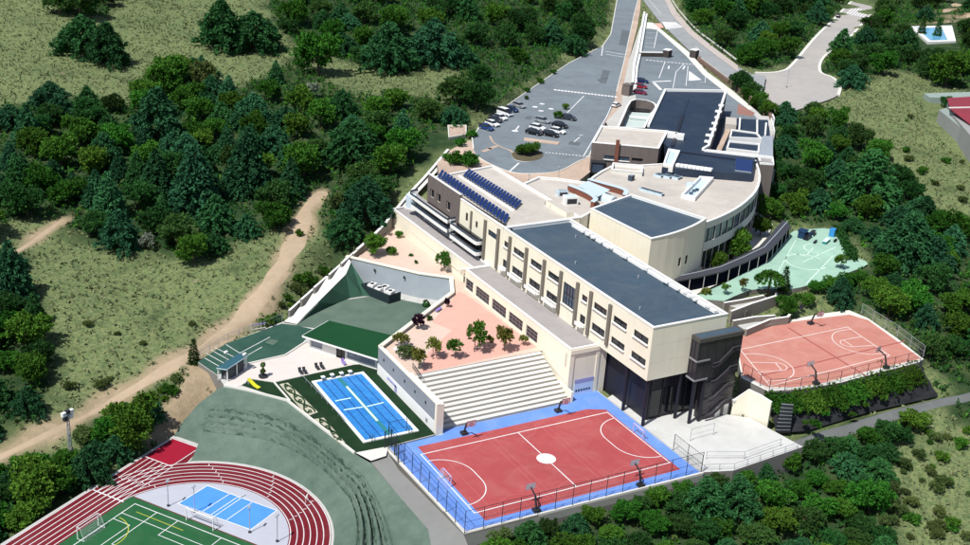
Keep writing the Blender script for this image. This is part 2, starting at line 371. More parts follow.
def tz(x, y):
    z = tnat(x, y); x = np.asarray(x, float); y = np.asarray(y, float)
    for poly, zs, m in CLEAR:
        xs = [p[0] for p in poly]; ys = [p[1] for p in poly]
        k = (x > min(xs)-30) & (x < max(xs)+30) & (y > min(ys)-30) & (y < max(ys)+30)
        if not np.any(k): continue
        if z.ndim == 0:
            ins = bool(inpoly(x, y, poly)); d = 0 if ins else float(segdist(x, y, poly)); z = np.minimum(z, zs-0.6+max(0, d-m)*0.9)
        else:
            xx, yy = x[k], y[k]; d = np.where(inpoly(xx, yy, poly), 0, segdist(xx, yy, poly)); z[k] = np.minimum(z[k], zs-0.6+np.maximum(0, d-m)*0.9)
    return z
def clear(poly, z, m=3.0): CLEAR.append((list(poly), z, m))
def TP(px, py, natural=False):      # where the line of sight through a picture point meets the ground
    z = 0.0
    for _ in range(25):
        x, y = V(px, py, z); zn = float((tnat if natural else tz)(x, y)); 
        if abs(zn-z) < 0.02: break
        z = z*0.4+zn*0.6
    x, y = V(px, py, z); return (x, y, z)

# ------------------------------------------------------------------ levelled ground of the campus
CW = [(-46.7, 12.5), (-46.7, -16.8), (0.9, -17.3), (0.9, 15.98), (-6.9, 15.98), (-6.9, 13.88), (-36.4, 13.88), (-36.4, 12.5)]
sheet('court_base', CW, -0.02, conc, depth=9); clear(CW, 0)
# pool level: one slab, then the surfaces laid on it
POOLB = [V(p[0], p[1], 0.3) for p in [(198,362),(217,375),(224,385),(250,391),(287,400),(313,420),(354,453),(386,447)]]+[(-37.2, 12.4), (-36.9, 38), (-10.9, 57), (-6.8, 64.7), (-12.8, 69.3), (-24.1, 84.5)]+[V(p[0], p[1], 0.3) for p in [(284,321),(248,335),(227,343)]]
sheet('pool_terrace', POOLB, 0.25, conc, depth=7); clear(POOLB, 0)
YARD = [(0.95, 12.5), (9.4, 16), (17.6, 16), (19, -2), (22.5, -5), (24.6, -17.6), (6.7, -19), (0.95, -17.2)]
sheet('concrete_yard', YARD, 0.0, yardm, depth=9); clear(YARD, 0)
TERR = [(-36.5, 26), (-36.5, 38.3), (-10.5, 57.1), (-6.9, 64.8), (-12.6, 69.5), (-24.1, 84.7), V(371,240,6), V(393.5,214,6.5), (-4.0, 101), (-4.0, 59.5), (-6.2, 59.3), (-6.2, 26)]
sheet('terrace_paving', TERR, 5.5, pave, depth=7); clear(TERR, 5.5, 1.5)
SALM = [V(x, y, 5.52) for x, y in [(459,291),(468,296),(537,347),(420,373.5),(428,352),(452,330),(432,322)]]
sheet('rubber_play_surface', SALM, 5.512, pavep)
# surfaces round the pool
DECK = [V(x, y, .3) for x, y in [(241,385),(251,379),(274,382.5),(352,365),(382,361)]]+[(-37.1, 36), (-37.1, 12.6)]+[V(x, y, .3) for x, y in [(386,446.5),(354.6,452.5),(313,420),(287,400)]]
sheet('turf_carpet', DECK, 0.29, deckg)
LNG = [V(x, y, .3) for x, y in [(224,385),(230,378),(247,364.5),(285,356),(306,342.5),(340,356),(354,364.5),(274,382),(251,378.6),(241,385.5),(236,387)]]
sheet('stone_lounge_terrace', LNG, 0.30, tilew)
GC = [V(x, y, .3) for x, y in [(198,361.5),(227,343),(281.5,323.5),(296,325),(313.7,329.5),(303,342),(285,355.5),(247,364),(226,372),(217,374.5)]]
sheet('green_multisport_court', GC, 0.295, turfd)
YG = [V(x, y, .3) for x, y in [(296,325.5),(310,314),(345,300),(372,296),(400.5,299.5),(432,306),(425,330),(385,345),(330,330)]]
sheet('yard_turf', YG, 0.31, turfy)
b = MB()
for p, q in [((202,356.5),(224,369)), ((206,353),(229,366)), ((211,350),(231,361)), ((215,347.5),(236,358)), ((226,344.5),(246,357)), ((240,353),(270,337)), ((248,355),(262,347))]:
    b.stripe(V(*p, .3), V(*q, .3), 0.16, 0.315, linem)
b.build('court_line', bpy.data.objects['green_multisport_court'])
sheet('worn_patch', [V(x, y, .3) for x, y in [(265,342.5),(270,339),(279,340.5),(273,345)]], 0.303, turfy, bpy.data.objects['green_multisport_court'])
# white kerbs at the edges of the deck
b = MB(); b.wallpath([V(x, y, .3) for x, y in [(224,385.5),(250,391),(287,400.3),(313,420.5),(354.6,453)]], 0.35, -1.2, 0.55, offw)
b.wallpath([V(x, y, .3) for x, y in [(274,382.5),(290,401)]], 0.3, 0.2, 0.5, offw)
b.wallpath([V(x, y, .3) for x, y in [(247,364.2),(285,355.6),(306,342)]], 0.3, 0.2, 0.55, offw)
struct(b, 'deck_kerb')
sheet('gate_apron', [V(x, y, 0) for x, y in [(355,453.5),(385,446.8),(388,449),(386,457),(371,462)]], 0.27, offw)

# futsal court --------------------------------------------------------------
COURT = sheet('sports_court', [(-46.5, 12.3), (-46.5, -16.6), (0.7, -17.1), (0.7, 15.9), (-6.85, 15.9), (-6.85, 13.8), (-35.4, 13.8), (-35.4, 12.4)], 0.0, bluec)
FX0, FX1, FY0, FY1 = -42.4, -2.4, -12.3, 7.6
sheet('playing_field', [(FX0+0.6, FY0-2.6), (FX1+0.4, FY0-2.6), (FX1+0.4, FY1+1.0), (FX1-3, FY1+2.6), (FX0+0.6, FY1+2.6), ], 0.012, redc, COURT)
b = MB(); Z = 0.024
fl = [(FX0, FY0), (FX1, FY0), (FX1, FY1), (FX0, FY1)]
b.pathline(fl, 0.22, Z, linem, True); mx, my = (FX0+FX1)/2, (FY0+FY1)/2
b.stripe((mx, FY0+.1), (mx, FY1-.1), 0.2, Z, linem)
for x, s in ((FX0, 1), (FX1, -1)):
    pts = arc((x, my+1.5), 6, s*0+ (math.pi/2), 0 if s > 0 else math.pi, 16)+arc((x, my-1.5), 6, 0 if s > 0 else math.pi, -math.pi/2 if s > 0 else 1.5*math.pi, 16)
    b.pathline(pts, 0.18, Z, linem)
b.build('line_marking', COURT)
b = MB(); b.poly(arc((mx, my), 1.75, 0, 2*math.pi, 32)[:-1], 0.03, linem); b.build('centre_spot', COURT)
b = MB()
fadedl = mat('faded line paint', (0.47, 0.13, 0.135), 0.8, 0.05)
for cxx in (-34, -22.4, -10.8):
    b.pathline([(cxx-5.2, FY0-2.4), (cxx-5.2, FY1+2.4), (cxx+5.2, FY1+2.4), (cxx+5.2, FY0-2.4)], 0.09, 0.018, fadedl, True)
    for yy, a0 in ((FY0-2.4, 0), (FY1+2.4, math.pi)):
        b.pathline(arc((cxx, yy), 4.6, a0, a0+math.pi, 20), 0.09, 0.019, fadedl)
b.build('faded_basketball_line', COURT)

LANE = [V(x, y, -.2) for x, y in [(371,462),(386.5,450.5),(399,470),(464,535),(480,575),(437,575),(428,529),(400,497)]]
sheet('lower_lane', LANE, -0.2, mat('grey lane', (.23, .23, .215), .95, .12, .5), depth=6); clear(LANE, -.2)
PTH = [V(x, y, -.3) for x, y in [(464,533.5),(702,473.5),(705,480),(600,507),(540,523),(470,547)]]
sheet('court_footpath', PTH, -0.3, mat('dark footpath', (.085, .09, .08), .95, .15, .5), depth=6); clear(PTH, -.3, 1.0)
b = MB(); b.wallpath([V(x, y, 0) for x, y in [(386.5,448.5),(465.5,532.3),(703,472.6)]], .35, -.3, .12, offw); struct(b, 'court_kerb')
for k, p in enumerate(((393,465),(411,484),(424,498))):
    pass
# embankment between pool terrace and running track -------------------------------------------------
TC = np.array([-84.0, 8.0]); TD = np.array([0.831, 0.556]); TN = np.array([-0.556, 0.831]); TZ = -6.0
def tr(d, n): p = TC+TD*d+TN*n; return (float(p[0]), float(p[1]))
def resample(pts, n):
    P = np.array(pts, float); s = np.concatenate([[0], np.cumsum(np.linalg.norm(np.diff(P, axis=0), axis=1))]); u = np.linspace(0, s[-1], n)
    return np.stack([np.interp(u, s, P[:, k]) for k in range(P.shape[1])], 1)
up = [(*V(x, y, z), z) for x, y, z in [(174,436,-5.9),(181,424,-4.5),(198,404,-2.2),(219,388,-0.2),(226,386.5,0.2),(250,392,0.2),(287,401,0.2),(313,421,0.2),(354,453.5,0.2),(371,463,0.0),(400,497,-0.2),(428,529,-0.2),(437,560,-0.2),(440,600,-.3)]]
lo = [(*tr(23.6, 22.9), TZ-.1), (*tr(23.6, 19.5), TZ-.1), (*tr(23.6, 15.8), TZ-.1), (*tr(20.5, 15.0), TZ-.1), (*tr(18.2, 15.0), TZ-.1)]+[(*tr(23.4*math.cos(a), 23.4*math.sin(a)), TZ-.1) for a in np.linspace(R(38), R(-95), 30)]+[(*tr(-20, -23.4), TZ-.1)]
NU, NV_ = 200, 60
U_ = resample(up, NU); L_ = resample(lo, NU)
# keep bends of the two edges roughly opposite each other
b = MB(); grid = np.zeros((NU, NV_, 3))
for i in range(NU):
    for j in range(NV_):
        s = j/(NV_-1); p = U_[i]*(1-s)+L_[i]*s
        t = i/(NU-1)
        k = 0.0
        if 0.09 < t < 0.9:
            w = min(1, (t-0.09)/0.08, (0.9-t)/0.1)
            for c in (0.30, 0.38, 0.46, 0.55):
                cc = c+0.03*math.sin(t*9); q_ = 1+.5*math.sin(i*1.9+c*40)*math.sin(i*.53); k += w*q_*(-1.0*math.exp(-((s-cc)/0.018)**2)+0.8*math.exp(-((s-cc+0.034)/0.02)**2))
        k += 0.10*math.sin(i*1.7+j*0.9)*math.sin(j*2.1-i*0.6)*(0 < j < NV_-1)
        grid[i, j] = p+np.array([0, 0, k*(s*(1-s)*4)])
for i in range(NU-1):
    for j in range(NV_-1): b.face([grid[i, j], grid[i, j+1], grid[i+1, j+1], grid[i+1, j]], bank)
me = bpy.data.meshes.new('grass_embankment')
me.from_pydata(grid.reshape(-1, 3).tolist(), [], [(i*NV_+j, i*NV_+j+1, (i+1)*NV_+j+1, (i+1)*NV_+j) for i in range(NU-1) for j in range(NV_-1)])
me.materials.append(bank); me.polygons.foreach_set('use_smooth', [True]*len(me.polygons))
EMB = bpy.data.objects.new('grass_embankment', me); COL.objects.link(EMB); EMB['kind'] = 'structure'
b = MB(); fm_ = mat('shaded furrow turf', (.040, .082, .062), .95, .3, .5, .1, col2=(.075, .125, .098))  # dark turf strips paint in furrow shade that the relief hardly casts
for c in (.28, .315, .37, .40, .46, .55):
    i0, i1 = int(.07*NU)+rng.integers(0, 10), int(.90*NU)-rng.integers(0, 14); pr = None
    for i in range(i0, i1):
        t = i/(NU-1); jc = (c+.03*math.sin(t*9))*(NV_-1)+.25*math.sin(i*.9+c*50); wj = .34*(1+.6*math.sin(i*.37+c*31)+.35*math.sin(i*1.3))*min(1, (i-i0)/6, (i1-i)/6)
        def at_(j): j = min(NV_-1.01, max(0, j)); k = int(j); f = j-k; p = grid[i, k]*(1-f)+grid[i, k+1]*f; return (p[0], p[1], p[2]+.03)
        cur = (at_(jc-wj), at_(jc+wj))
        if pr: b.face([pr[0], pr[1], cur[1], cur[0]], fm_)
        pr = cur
struct(b, 'furrow_shade_strips')
EPOLY = [tuple(p[:2]) for p in U_]+[tuple(p[:2]) for p in L_[::-1]]
clear(EPOLY, TZ-0.3, 0.5)

# running track ---------------------------------------------------------------------------------------
RO, RI = 23.0, 16.2
outer = [tr(-150, RO), tr(22.8, RO), tr(22.8, 16.4), tr(17.5, 15.2)]+[tr(RO*math.cos(a), RO*math.sin(a)) for a in np.linspace(R(43), R(-90), 40)]+[tr(-150, -RO)]
TBASE = [tr(-150, RO+1.2), tr(24, RO+.4), tr(24, 16), tr(20, 15)]+[tr((RO+.6)*math.cos(a), (RO+.6)*math.sin(a)) for a in np.linspace(R(40), R(-90), 30)]+[tr(-150, -RO-1)]
sheet('sports_ground_base', TBASE, TZ-0.03, conc, depth=3); clear(TBASE, TZ, 2)
TRK = sheet('running_track', outer, TZ, trackr)
sheet('landing_pad', [tr(15, RO-.4), tr(22.6, RO-.4), tr(22.6, 16.8), tr(15, 16.8)], TZ+0.012, padr, TRK)
b = MB(); NL = 7
for i in range(NL):
    r = RI+0.15+(RO-RI-0.3)*i/(NL-1)
    pts = [tr(-150, r)]+[tr(r*math.cos(a), r*math.sin(a)) for a in np.linspace(R(90), R(-90), 60)]+[tr(-150, -r)]
    b.pathline(pts, 0.15, TZ+0.02, linem)
    b.stripe(tr(0, r), tr(15, r), 0.15, TZ+0.021, linem)
for d in (15, 22.6): b.stripe(tr(d, 16.6), tr(d, RO), 0.2, TZ+0.024, linem)
b.stripe(tr(22.6, 16.6), tr(15, 16.6), .15, TZ+.024, linem); b.stripe(tr(22.6, RO-.1), tr(15, RO-.1), .15, TZ+.024, linem)
b.stripe(tr(2.0, RI-.4), tr(2.0, RO), 0.25, TZ+0.024, linem)
for a in (60, 20, -12, -40):
    for i in range(NL-1):
        r = RI+0.7+(RO-RI)*i/(NL-1)*0.93; a2 = R(a+i*2.2)
        b.stripe(tr((r-.3)*math.cos(a2), (r-.3)*math.sin(a2)), tr((r+.3)*math.cos(a2), (r+.3)*math.sin(a2)), .12, TZ+.022, linem)
b.build('lane_line', TRK)
DZ = [tr(4.2, 15.6)]+[tr(16.1*math.cos(a), 16.1*math.sin(a)) for a in np.linspace(R(75), R(-75), 40)]+[tr(4.2, -15.6)]
sheet('grey_surfacing', DZ, TZ+0.006, greyc)
VB = sheet('volleyball_court', [V(178,503.6,TZ), V(207.5,485.5,TZ), V(276.8,510.3,TZ), V(250.8,529.6,TZ)], TZ+0.016, mat('azure court', (0.075, 0.27, 0.75), 0.75, 0.1, 0.4))
va = [np.array(V(*p, TZ)) for p in [(178,503.6),(207.5,485.5),(276.8,510.3),(250.8,529.6)]]
b = MB(); b.pathline([tuple(p) for p in va], .18, TZ+.026, linem, True)
for t in (0.33, 0.45, 0.5, 0.66): b.stripe(tuple(va[1]*(1-t)+va[2]*t), tuple(va[0]*(1-t)+va[3]*t), .15, TZ+.026, linem)
b.build('line_marking', VB)
PITCH_ = sheet('football_pitch', [tr(4.0, 15.9), tr(4.0, -15.9), tr(-150, -15.9), tr(-150, 15.9)], TZ+0.008, soccer)
b = MB(); z = TZ+.02
b.pathline([tr(2.6, 13.8), tr(2.6, -13.8), tr(-90, -13.8), tr(-90, 13.8)], .16, z, linem, True)
b.pathline([tr(2.6, 9), tr(-8, 9), tr(-8, -9), tr(2.6, -9)], .14, z+.001, linem)
b.pathline([tr(2.6, 4.5), tr(-2.2, 4.5), tr(-2.2, -4.5), tr(2.6, -4.5)], .14, z+.002, linem)
for d in (-0.6, -16.5, -32): b.stripe(tr(d, 13.8), tr(d, -13.8), .13, z+.003, linem)
b.pathline([tr(-0.6-2, 13.8), tr(-2.6, 10.2), tr(-12.5, 10.2), tr(-12.5, 13.8)], .13, z+.004, linem)
b.build('line_marking', PITCH_)
b = MB(); b.pathline(arc(tr(-7, 13.5), 5.2, R(-150), R(30), 20), .14, z+.006, liney); b.stripe(tr(0.9, 12), tr(0.9, 2), .13, z+.006, liney); b.build('yellow_line', PITCH_)

# paths and roads that lie on the natural ground -----------------------------------------------------
PATHS = []
DIRT = []
def drape(name, pts, m, kind='structure', lift=0.08, n=6, wob=0.0, soil=True, only_mask=False):
    """pts: (px, py, half width m); a strip following the ground"""
    P = [(*TP(x, y, True)[:2], w) for x, y, w in pts]; P = smooth(P, n)
    P = resample(P, max(2, int(np.linalg.norm(np.diff(np.array(P)[:, :2], axis=0), axis=1).sum()/1.5)))
    ctr = [(p[0], p[1]) for p in P]; PATHS.append((ctr, [p[2]*(.35 if only_mask else 1) for p in P]))
    if soil: DIRT.append((ctr, [p[2] for p in P]))
    if only_mask: return
    K = 7; vs = []; A = offline(ctr, 1.0)
    for i, p in enumerate(P):
        nx, ny = A[i][0]-p[0], A[i][1]-p[1]
        w = p[2]*(1+wob*(0.5*math.sin(i*0.7)+0.5*math.sin(i*0.31+2)))
        for k in range(K):
            s = (k/(K-1)*2-1)*w; x, y = p[0]+nx*s, p[1]+ny*s; vs.append([x, y, 0])
    vs = np.array(vs); vs[:, 2] = tz(vs[:, 0], vs[:, 1])+lift*np.tile([-1.2, .5, 1, 1, 1, .5, -1.2], len(P))
    fs = [(i*K+k+1, i*K+k, (i+1)*K+k, (i+1)*K+k+1) for i in range(len(P)-1) for k in range(K-1)]
    me = bpy.data.meshes.new(name); me.from_pydata(vs.tolist(), [], fs); me.materials.append(m); me.polygons.foreach_set('use_smooth', [True]*len(fs))
    o = bpy.data.objects.new(name, me); COL.objects.link(o); o['kind'] = kind; return o

# ------------------------------------------------------------------ upper campus: plaza, car park, roads
ZP = 15.0
PLZ = [V(x, y, ZP) for x, y in [(437,163),(447,152),(458,146),(470,140),(477,149),(472,138),(480,126.5),(513,101.5),(537,85),(568,64),(598,48.5),(602,46),(610.7,34),(617,0),(618,-16),(642,-16),(641,0),(640,12),(637.5,27),(629,60),(622,92),(622,105),(606,122),(594,140),(590,172),(560,196),(535,204),(500,200),(470,190),(440,180)]]
sheet('entrance_plaza', PLZ, ZP, plazam, depth=8); clear(PLZ, ZP)
PKP = [(473.4,149),(472,138),(480,126.5),(513,101.5),(537,85),(568,64),(598,48.5),(602,47),(610.7,34.7),(617,0),(618,-16),(639.5,-16),(638,0),(634,15),(625.2,57),(616.5,91.6),(613,107),(594.7,141.7),(588.6,156.4),(578.7,161.4),(558.8,171.3),(534,173.8),(511.8,172.5),(489.5,163.9),(477,156.5)]
PARK = sheet('car_park', [V(x, y, ZP) for x, y in PKP], ZP+0.012, asph)
b = MB(); z = ZP+0.024
def ps(p, q, w, m=linem, zz=None): b.stripe(V(*p, ZP), V(*q, ZP), w, zz or z, m)
for i in range(19):      # dashed crossing
    t = i/18; x = 555.5+(615.5-555.5)*t; y = 90+(97-90)*t; ps((x-0.9, y-.6), (x+1.0, y+.6), 1.2)
for i in range(15):
    t = i/14; x = 543+(590-543)*t; y = 152.3+(156.8-152.3)*t; ps((x-0.9, y-.3), (x+.6, y+.3), .5)
for i in range(10):
    t = i/9; ps((589+2.3*t*2, 157-11*t), (591.5+2.3*t*2, 157.5-11*t), .35)
ps((583,157), (607,116), .3); ps((607,116), (611,107), .3); ps((584,96), (567,113), .3); ps((519,163), (509,172), .5)
ps((580,137), (574,142), .3); ps((579,135), (583,135.5), .5)
ps((601.5,56), (603,46), .35); ps((605,51.5), (627,55), .5); ps((606,54.5), (626,57.5), .4)
for c in ((535,107),(542,104),(551,109),(541,111)): b.poly(arc(V(*c, ZP), 0.9, 0, 6.283, 12)[:-1], z+.002, linem)
ps((515,131), (519,126), .5); b.poly(arc(V(515,131,ZP), 1.0, 0, 6.283, 12)[:-1], z+.003, linem)
b.build('road_marking', PARK)
b = MB(); ln = [V(*p, ZP) for p in smooth([(490,136),(493,142),(501,147),(511,151),(514,156)], 6)]; b.pathline(ln, .7, z, plazam)
for c in ((487,150),(493,147.5)): x, y = V(*c, ZP); b.stripe((x-2, y-1), (x+2, y+1), 1.4, z, plazam)
b.build('tan_inlay', PARK)
pm_ = mat('fresh asphalt patch', (.115, .130, .142), .95, .15, .8)
for k, px in enumerate(([(603,70),(610,71),(606,84),(599,83)], [(570,141),(581,142.5),(579,146),(568,144.5)], [(527,116),(533,116.8),(530,120),(524,119)], [(622,30),(630,31),(626,46),(619,45)])): sheet('asphalt_patch', [V(*p, ZP) for p in px], ZP+.02, pm_, PARK)
# planted island
isl = [V(*p, ZP) for p in smooth([(511,154),(518,151),(527,149),(538,151),(543,155),(538,160),(526,162),(515,160),(511,154)], 5)][:-1]
b = MB(); b.prism(inset(isl, 0.0), ZP, ZP+.18, offw, mat('island soil', (.10, .085, .05), .95, .2)); struct(b, 'planted_island')
b = MB(); cbi = [V(*p, ZP) for p in [(524,138),(560,142.5),(558,145),(524,141)]]; b.prism(cbi, ZP, ZP+.17, plazam); struct(b, 'parking_kerb')
# kerbs
b = MB(); b.wallpath([V(*p, ZP) for p in PKP[:10]], .35, ZP, ZP+.15, offw); b.wallpath([V(*p, ZP) for p in PKP[12:16]], .3, ZP, ZP+.15, offw)
b.wallpath([V(*p, ZP) for p in smooth(PKP[17:], 4)], .3, ZP, ZP+.14, offw); struct(b, 'kerb')

# entrance yard beside the main road
YRD = [V(x, y, ZP) for x, y in [(640,27),(645,22),(659,28),(688.8,53),(706,72),(733.4,91.6),(755.6,110),(768,122),(773,134),(771,140),(735,140),(700,160),(655,150),(615,140),(606,122),(622,105),(622,92),(629,60)]]
sheet('entrance_yard_base', YRD, ZP-.01, conc, depth=8); clear(YRD, ZP)
YAS = sheet('entrance_yard', [V(x, y, ZP) for x, y in [(645,29),(657,29),(688,54),(705,73),(731,92.5),(752,112),(762,126),(740,128),(700,150),(640,120),(636,100),(634,81),(641,50)]], ZP+0.006, asph)
b = MB(); z = ZP+.02
for i in range(16):
    t = i/15; x = 647+(701-647)*t; y = 60.2+(65.4-60.2)*t; ps((x-1.0, y), (x+1.0, y), 1.1)
ps((654,48), (658,28.5), .3); ps((645,47), (654,48), .3); ps((645,43), (655,43.5), .25); ps((646,38), (656,38), .25); ps((647,33), (657,33), .25)
ps((659,78), (665,62), .3); ps((652,82), (671,81), 1.1); ps((673,88), (676,72), .25); ps((676,72), (684,64), .25); ps((686,86), (688,66), .25); ps((654,83), (661,90), 1.2)
b.face([(*V(689,71,ZP), z), (*V(701.5,80,ZP), z), (*V(688.5,81,ZP), z)], linem)
ps((668.5,69), (669,66), .6); ps((683,69.5), (685,66), .6); ps((705,83), (706,70), .2); ps((700,82), (712,83), .25)
b.build('road_marking', YAS)
sheet('red_brick_patch', [V(x, y, ZP) for x, y in [(738,104),(755,113),(752,116.5),(737,114)]], ZP+.02, mat('brick red paving', (.30, .15, .12), .95, .1))
sheet('white_footpath', [V(x, y, ZP) for x, y in [(642,28),(646,28),(640.5,60),(636,82),(633.5,82),(637,55)]], ZP+.03, offw)
sheet('white_footpath', [V(x, y, ZP) for x, y in [(644,22),(653,23),(690,53),(706.5,71.5),(733,91),(750,106),(753,109),(749,110),(730,96),(703,75),(686,56),(657,30),(644,28)]], ZP+.035, offw)
sheet('red_tactile_paving', [V(x, y, ZP) for x, y in [(654,23.5),(661,23.5),(664,28),(659,28.5)]], ZP+.05, pavep)
# main road and its branch to the turning circle
RD = [V(x, y, ZP) for x, y in [(641,-16),(643,0),(652,12),(660,22),(688.8,50),(708.6,66),(736,86),(752,92),(762,96),(766,76),(752,74),(737,66.5),(711,49.5),(688.8,32),(671.4,12.4),(665,0),(660,-16)]]
sheet('main_road', RD, ZP-.03, asphl, depth=6); clear(RD, ZP)
b = MB(); z = ZP
for i in range(8):
    t = i/7; ps((663+12*t, 22+.4*t), (667+15.5*t, 29.5-2*t), .8)
ps((695.5,46.5), (701,51.5), .35); ps((661,14), (649,0), .2)
b.build('road_marking', bpy.data.objects['main_road'])
sheet('verge_footpath', [V(x, y, ZP) for x, y in [(665,-16),(670,0),(677,12.4),(694,32),(715.5,49),(738,66),(738,72),(711,52),(689,34.5),(671.4,14.4),(664.5,0),(660,-16)]], ZP+.10, mat('pinkish footpath', (.46, .40, .36), .9, .08), depth=3)
TCIR = [V(x, y, 13.5) for x, y in smooth([(754.8,73),(768,73.5),(782,71.8),(792,65.6),(814,39.6),(834,19.8),(853.8,0),(862,-14),(876,-14),(871,0),(870,14.9),(846.4,39.6),(823,57),(819,71.8),(831,78),(839,85.4),(837.7,95.4),(811.7,105.3),(779.5,114),(767,108),(759.7,88.7),(754.8,73)], 5)][:-1]
sheet('turning_circle', TCIR, 13.5, mat('pale worn asphalt', (.36, .35, .335), .95, .10, .4, .05, col2=(.44, .40, .36)), depth=5); clear(TCIR, 13.5, 2)
b = MB(); z = 13.53
for i in range(7):
    t = i/6; p = (846.5+16*t, 14+3.5*t); b.stripe(V(*p, 13.5), V(p[0]+7.5, p[1]-6.5, 13.5), .75, z, linem)
b.build('crossing_stripe', bpy.data.objects['turning_circle'])
b = MB(); b.wallpath([V(x, y, 13.5) for x, y in smooth([(755,72.6),(768,73),(782,71.3),(792,65.1),(814,39),(834,19.2),(853,0)], 5)], 1.3, 12, 13.68, offw)
b.wallpath([V(x, y, 13.5) for x, y in smooth([(870.5,15),(847,40),(824,57),(820,71.5),(832,77.5),(840,85.4),(838.5,95)], 5)], 1.1, 12, 13.68, offw); struct(b, 'kerb')

# lower right terraces -------------------------------------------------------------------------------
SLB = [(17.4, 16), (17.4, 58), (30, 95), (60, 92), (96, 84), (90, 66), (72, 50), (60, 44), V(790,226,7), V(760,258,7), V(735,275,7), V(690,297,7)]
sheet('service_court', SLB, 6.9, offw, depth=7); clear(SLB, 6.9)
MNT = [V(x, y, 7) for x, y in smooth([(690,298),(709.5,290),(735,278),(757,262),(776,246),(793.8,231),(812,229),(833,229),(841,241),(849.5,257),(860,259),(868,264),(850,272),(812,284),(793.8,288.5),(770,289),(750,290),(724,301)], 2)]
MINT = sheet('mint_playground', MNT, 7.0, mint, depth=6); clear(MNT, 7)
b = MB(); z = 7.015; pl = mat('faint pale line', (.60, .76, .66), .8, .05)
def mp(p): return V(*p, 7)
b.pathline([mp(p) for p in [(790,253),(806,256),(813,248)]], .3, z, pl); b.stripe(mp((803,262)), mp((836,247)), .25, z, pl); b.stripe(mp((806,284)), mp((833,256)), .25, z, pl)
b.pathline(arc(mp((806,262)), 5, 0, 5.2, 24), .3, z, pl); b.pathline(arc(mp((818,249)), 3.5, 1, 4.2, 16), .25, z, pl); b.stripe(mp((771,284)), mp((796,240)), .2, z, pl)
b.build('playground_line', MINT)
RED = [V(x, y, 4.5) for x, y in [(736,347),(744.9,329.5),(780,322),(818,314),(849,310),(868,318),(897,338),(924,359),(919,362),(880,372),(840,382.5),(800,389),(768,391),(742,378)]]
sheet('court_apron', RED, 4.48, offw, depth=6); clear(RED, 4.5, 2)
REDC = sheet('faded_basketball_court', [V(x, y, 4.5) for x, y in [(738,347),(745,331),(790,322),(849,314.5),(868,320),(897,341),(921,358.5),(880,368),(818,384),(792,387),(768,387),(743,375)]], 4.5, pinkc)
b = MB(); z = 4.52
rl = mat('pale line paint', (.72, .62, .58), .8, .06)
C4 = [np.array(V(*p, 4.5)) for p in [(740,349.5),(847.6,327),(889.7,355.5),(770,386)]]
b.pathline([tuple(p) for p in C4], .22, z, rl, True)
m0, m1 = (C4[0]+C4[1])/2, (C4[3]+C4[2])/2
for e0, e1, s in ((C4[1], C4[2], 1), (C4[0], C4[3], -1)):
    mid = (e0+e1)/2; ax = (e0-e1)/np.linalg.norm(e0-e1); inn = np.array([-ax[1], ax[0]]); 
    if np.dot(inn, (m0+m1)/2-mid) < 0: inn = -inn
    pts = [tuple(mid+ax*6.0)]+[tuple(mid+inn*2.0+ax*6.0*math.cos(a)+inn*6.0*math.sin(a)) for a in np.linspace(0, math.pi, 24)]+[tuple(mid-ax*6.0)]
    b.pathline(pts, .2, z+.002, rl)
    b.pathline([tuple(mid+ax*2.2), tuple(mid+ax*1.7+inn*5.2), tuple(mid-ax*1.7+inn*5.2), tuple(mid-ax*2.2)], .2, z+.004, rl)
    b.pathline([tuple(mid+inn*5.2+ax*1.7*math.cos(a)+inn*1.7*math.sin(a)) for a in np.linspace(0, math.pi, 14)], .18, z+.006, rl)
b.build('line_marking', REDC)
b = MB(); sm = mat('dark court joint', (.36, .10, .085), .9, .1)
b.stripe(V(788,327.5,4.5), V(866,376,4.5), .45, 4.512, sm); b.stripe(V(760,376,4.5), V(905,341,4.5), .4, 4.513, sm); b.build('surface_joint', REDC)
sheet('grey_service_ramp', [V(x, y, 5) for x, y in [(795,288),(811,287),(818,303),(800,309)]], 5.3, fabric, depth=3)
SLP = [(*V(768,392,4.4), 4.3), (*V(800,391,4.4), 4.3), (*V(860,379,4.4), 4.3), (*V(921,364,4.4), 4.0)]
SLQ = [(*V(776,432,-1.2), -1.4), (*V(806,430,-1.2), -1.4), (*V(868,412,-1.2), -1.3), (*V(938,396,-1.2), -1.2)]
A_ = resample(SLP, 24); B_ = resample(SLQ, 24)
vs = [tuple(A_[i]*(1-j/9)+B_[i]*(j/9)+np.array([0, 0, .18*math.sin(i*1.3+j*2)*(0 < j < 9)])) for i in range(24) for j in range(10)]
me = bpy.data.meshes.new('fabric_slope'); me.from_pydata(vs, [], [(i*10+j, i*10+j+1, (i+1)*10+j+1, (i+1)*10+j) for i in range(23) for j in range(9)]); me.materials.append(fabric)
o = bpy.data.objects.new('fabric_slope', me); COL.objects.link(o); o['kind'] = 'structure'
clear([tuple(p[:2]) for p in A_]+[tuple(p[:2]) for p in B_[::-1]], -1.4, .5)

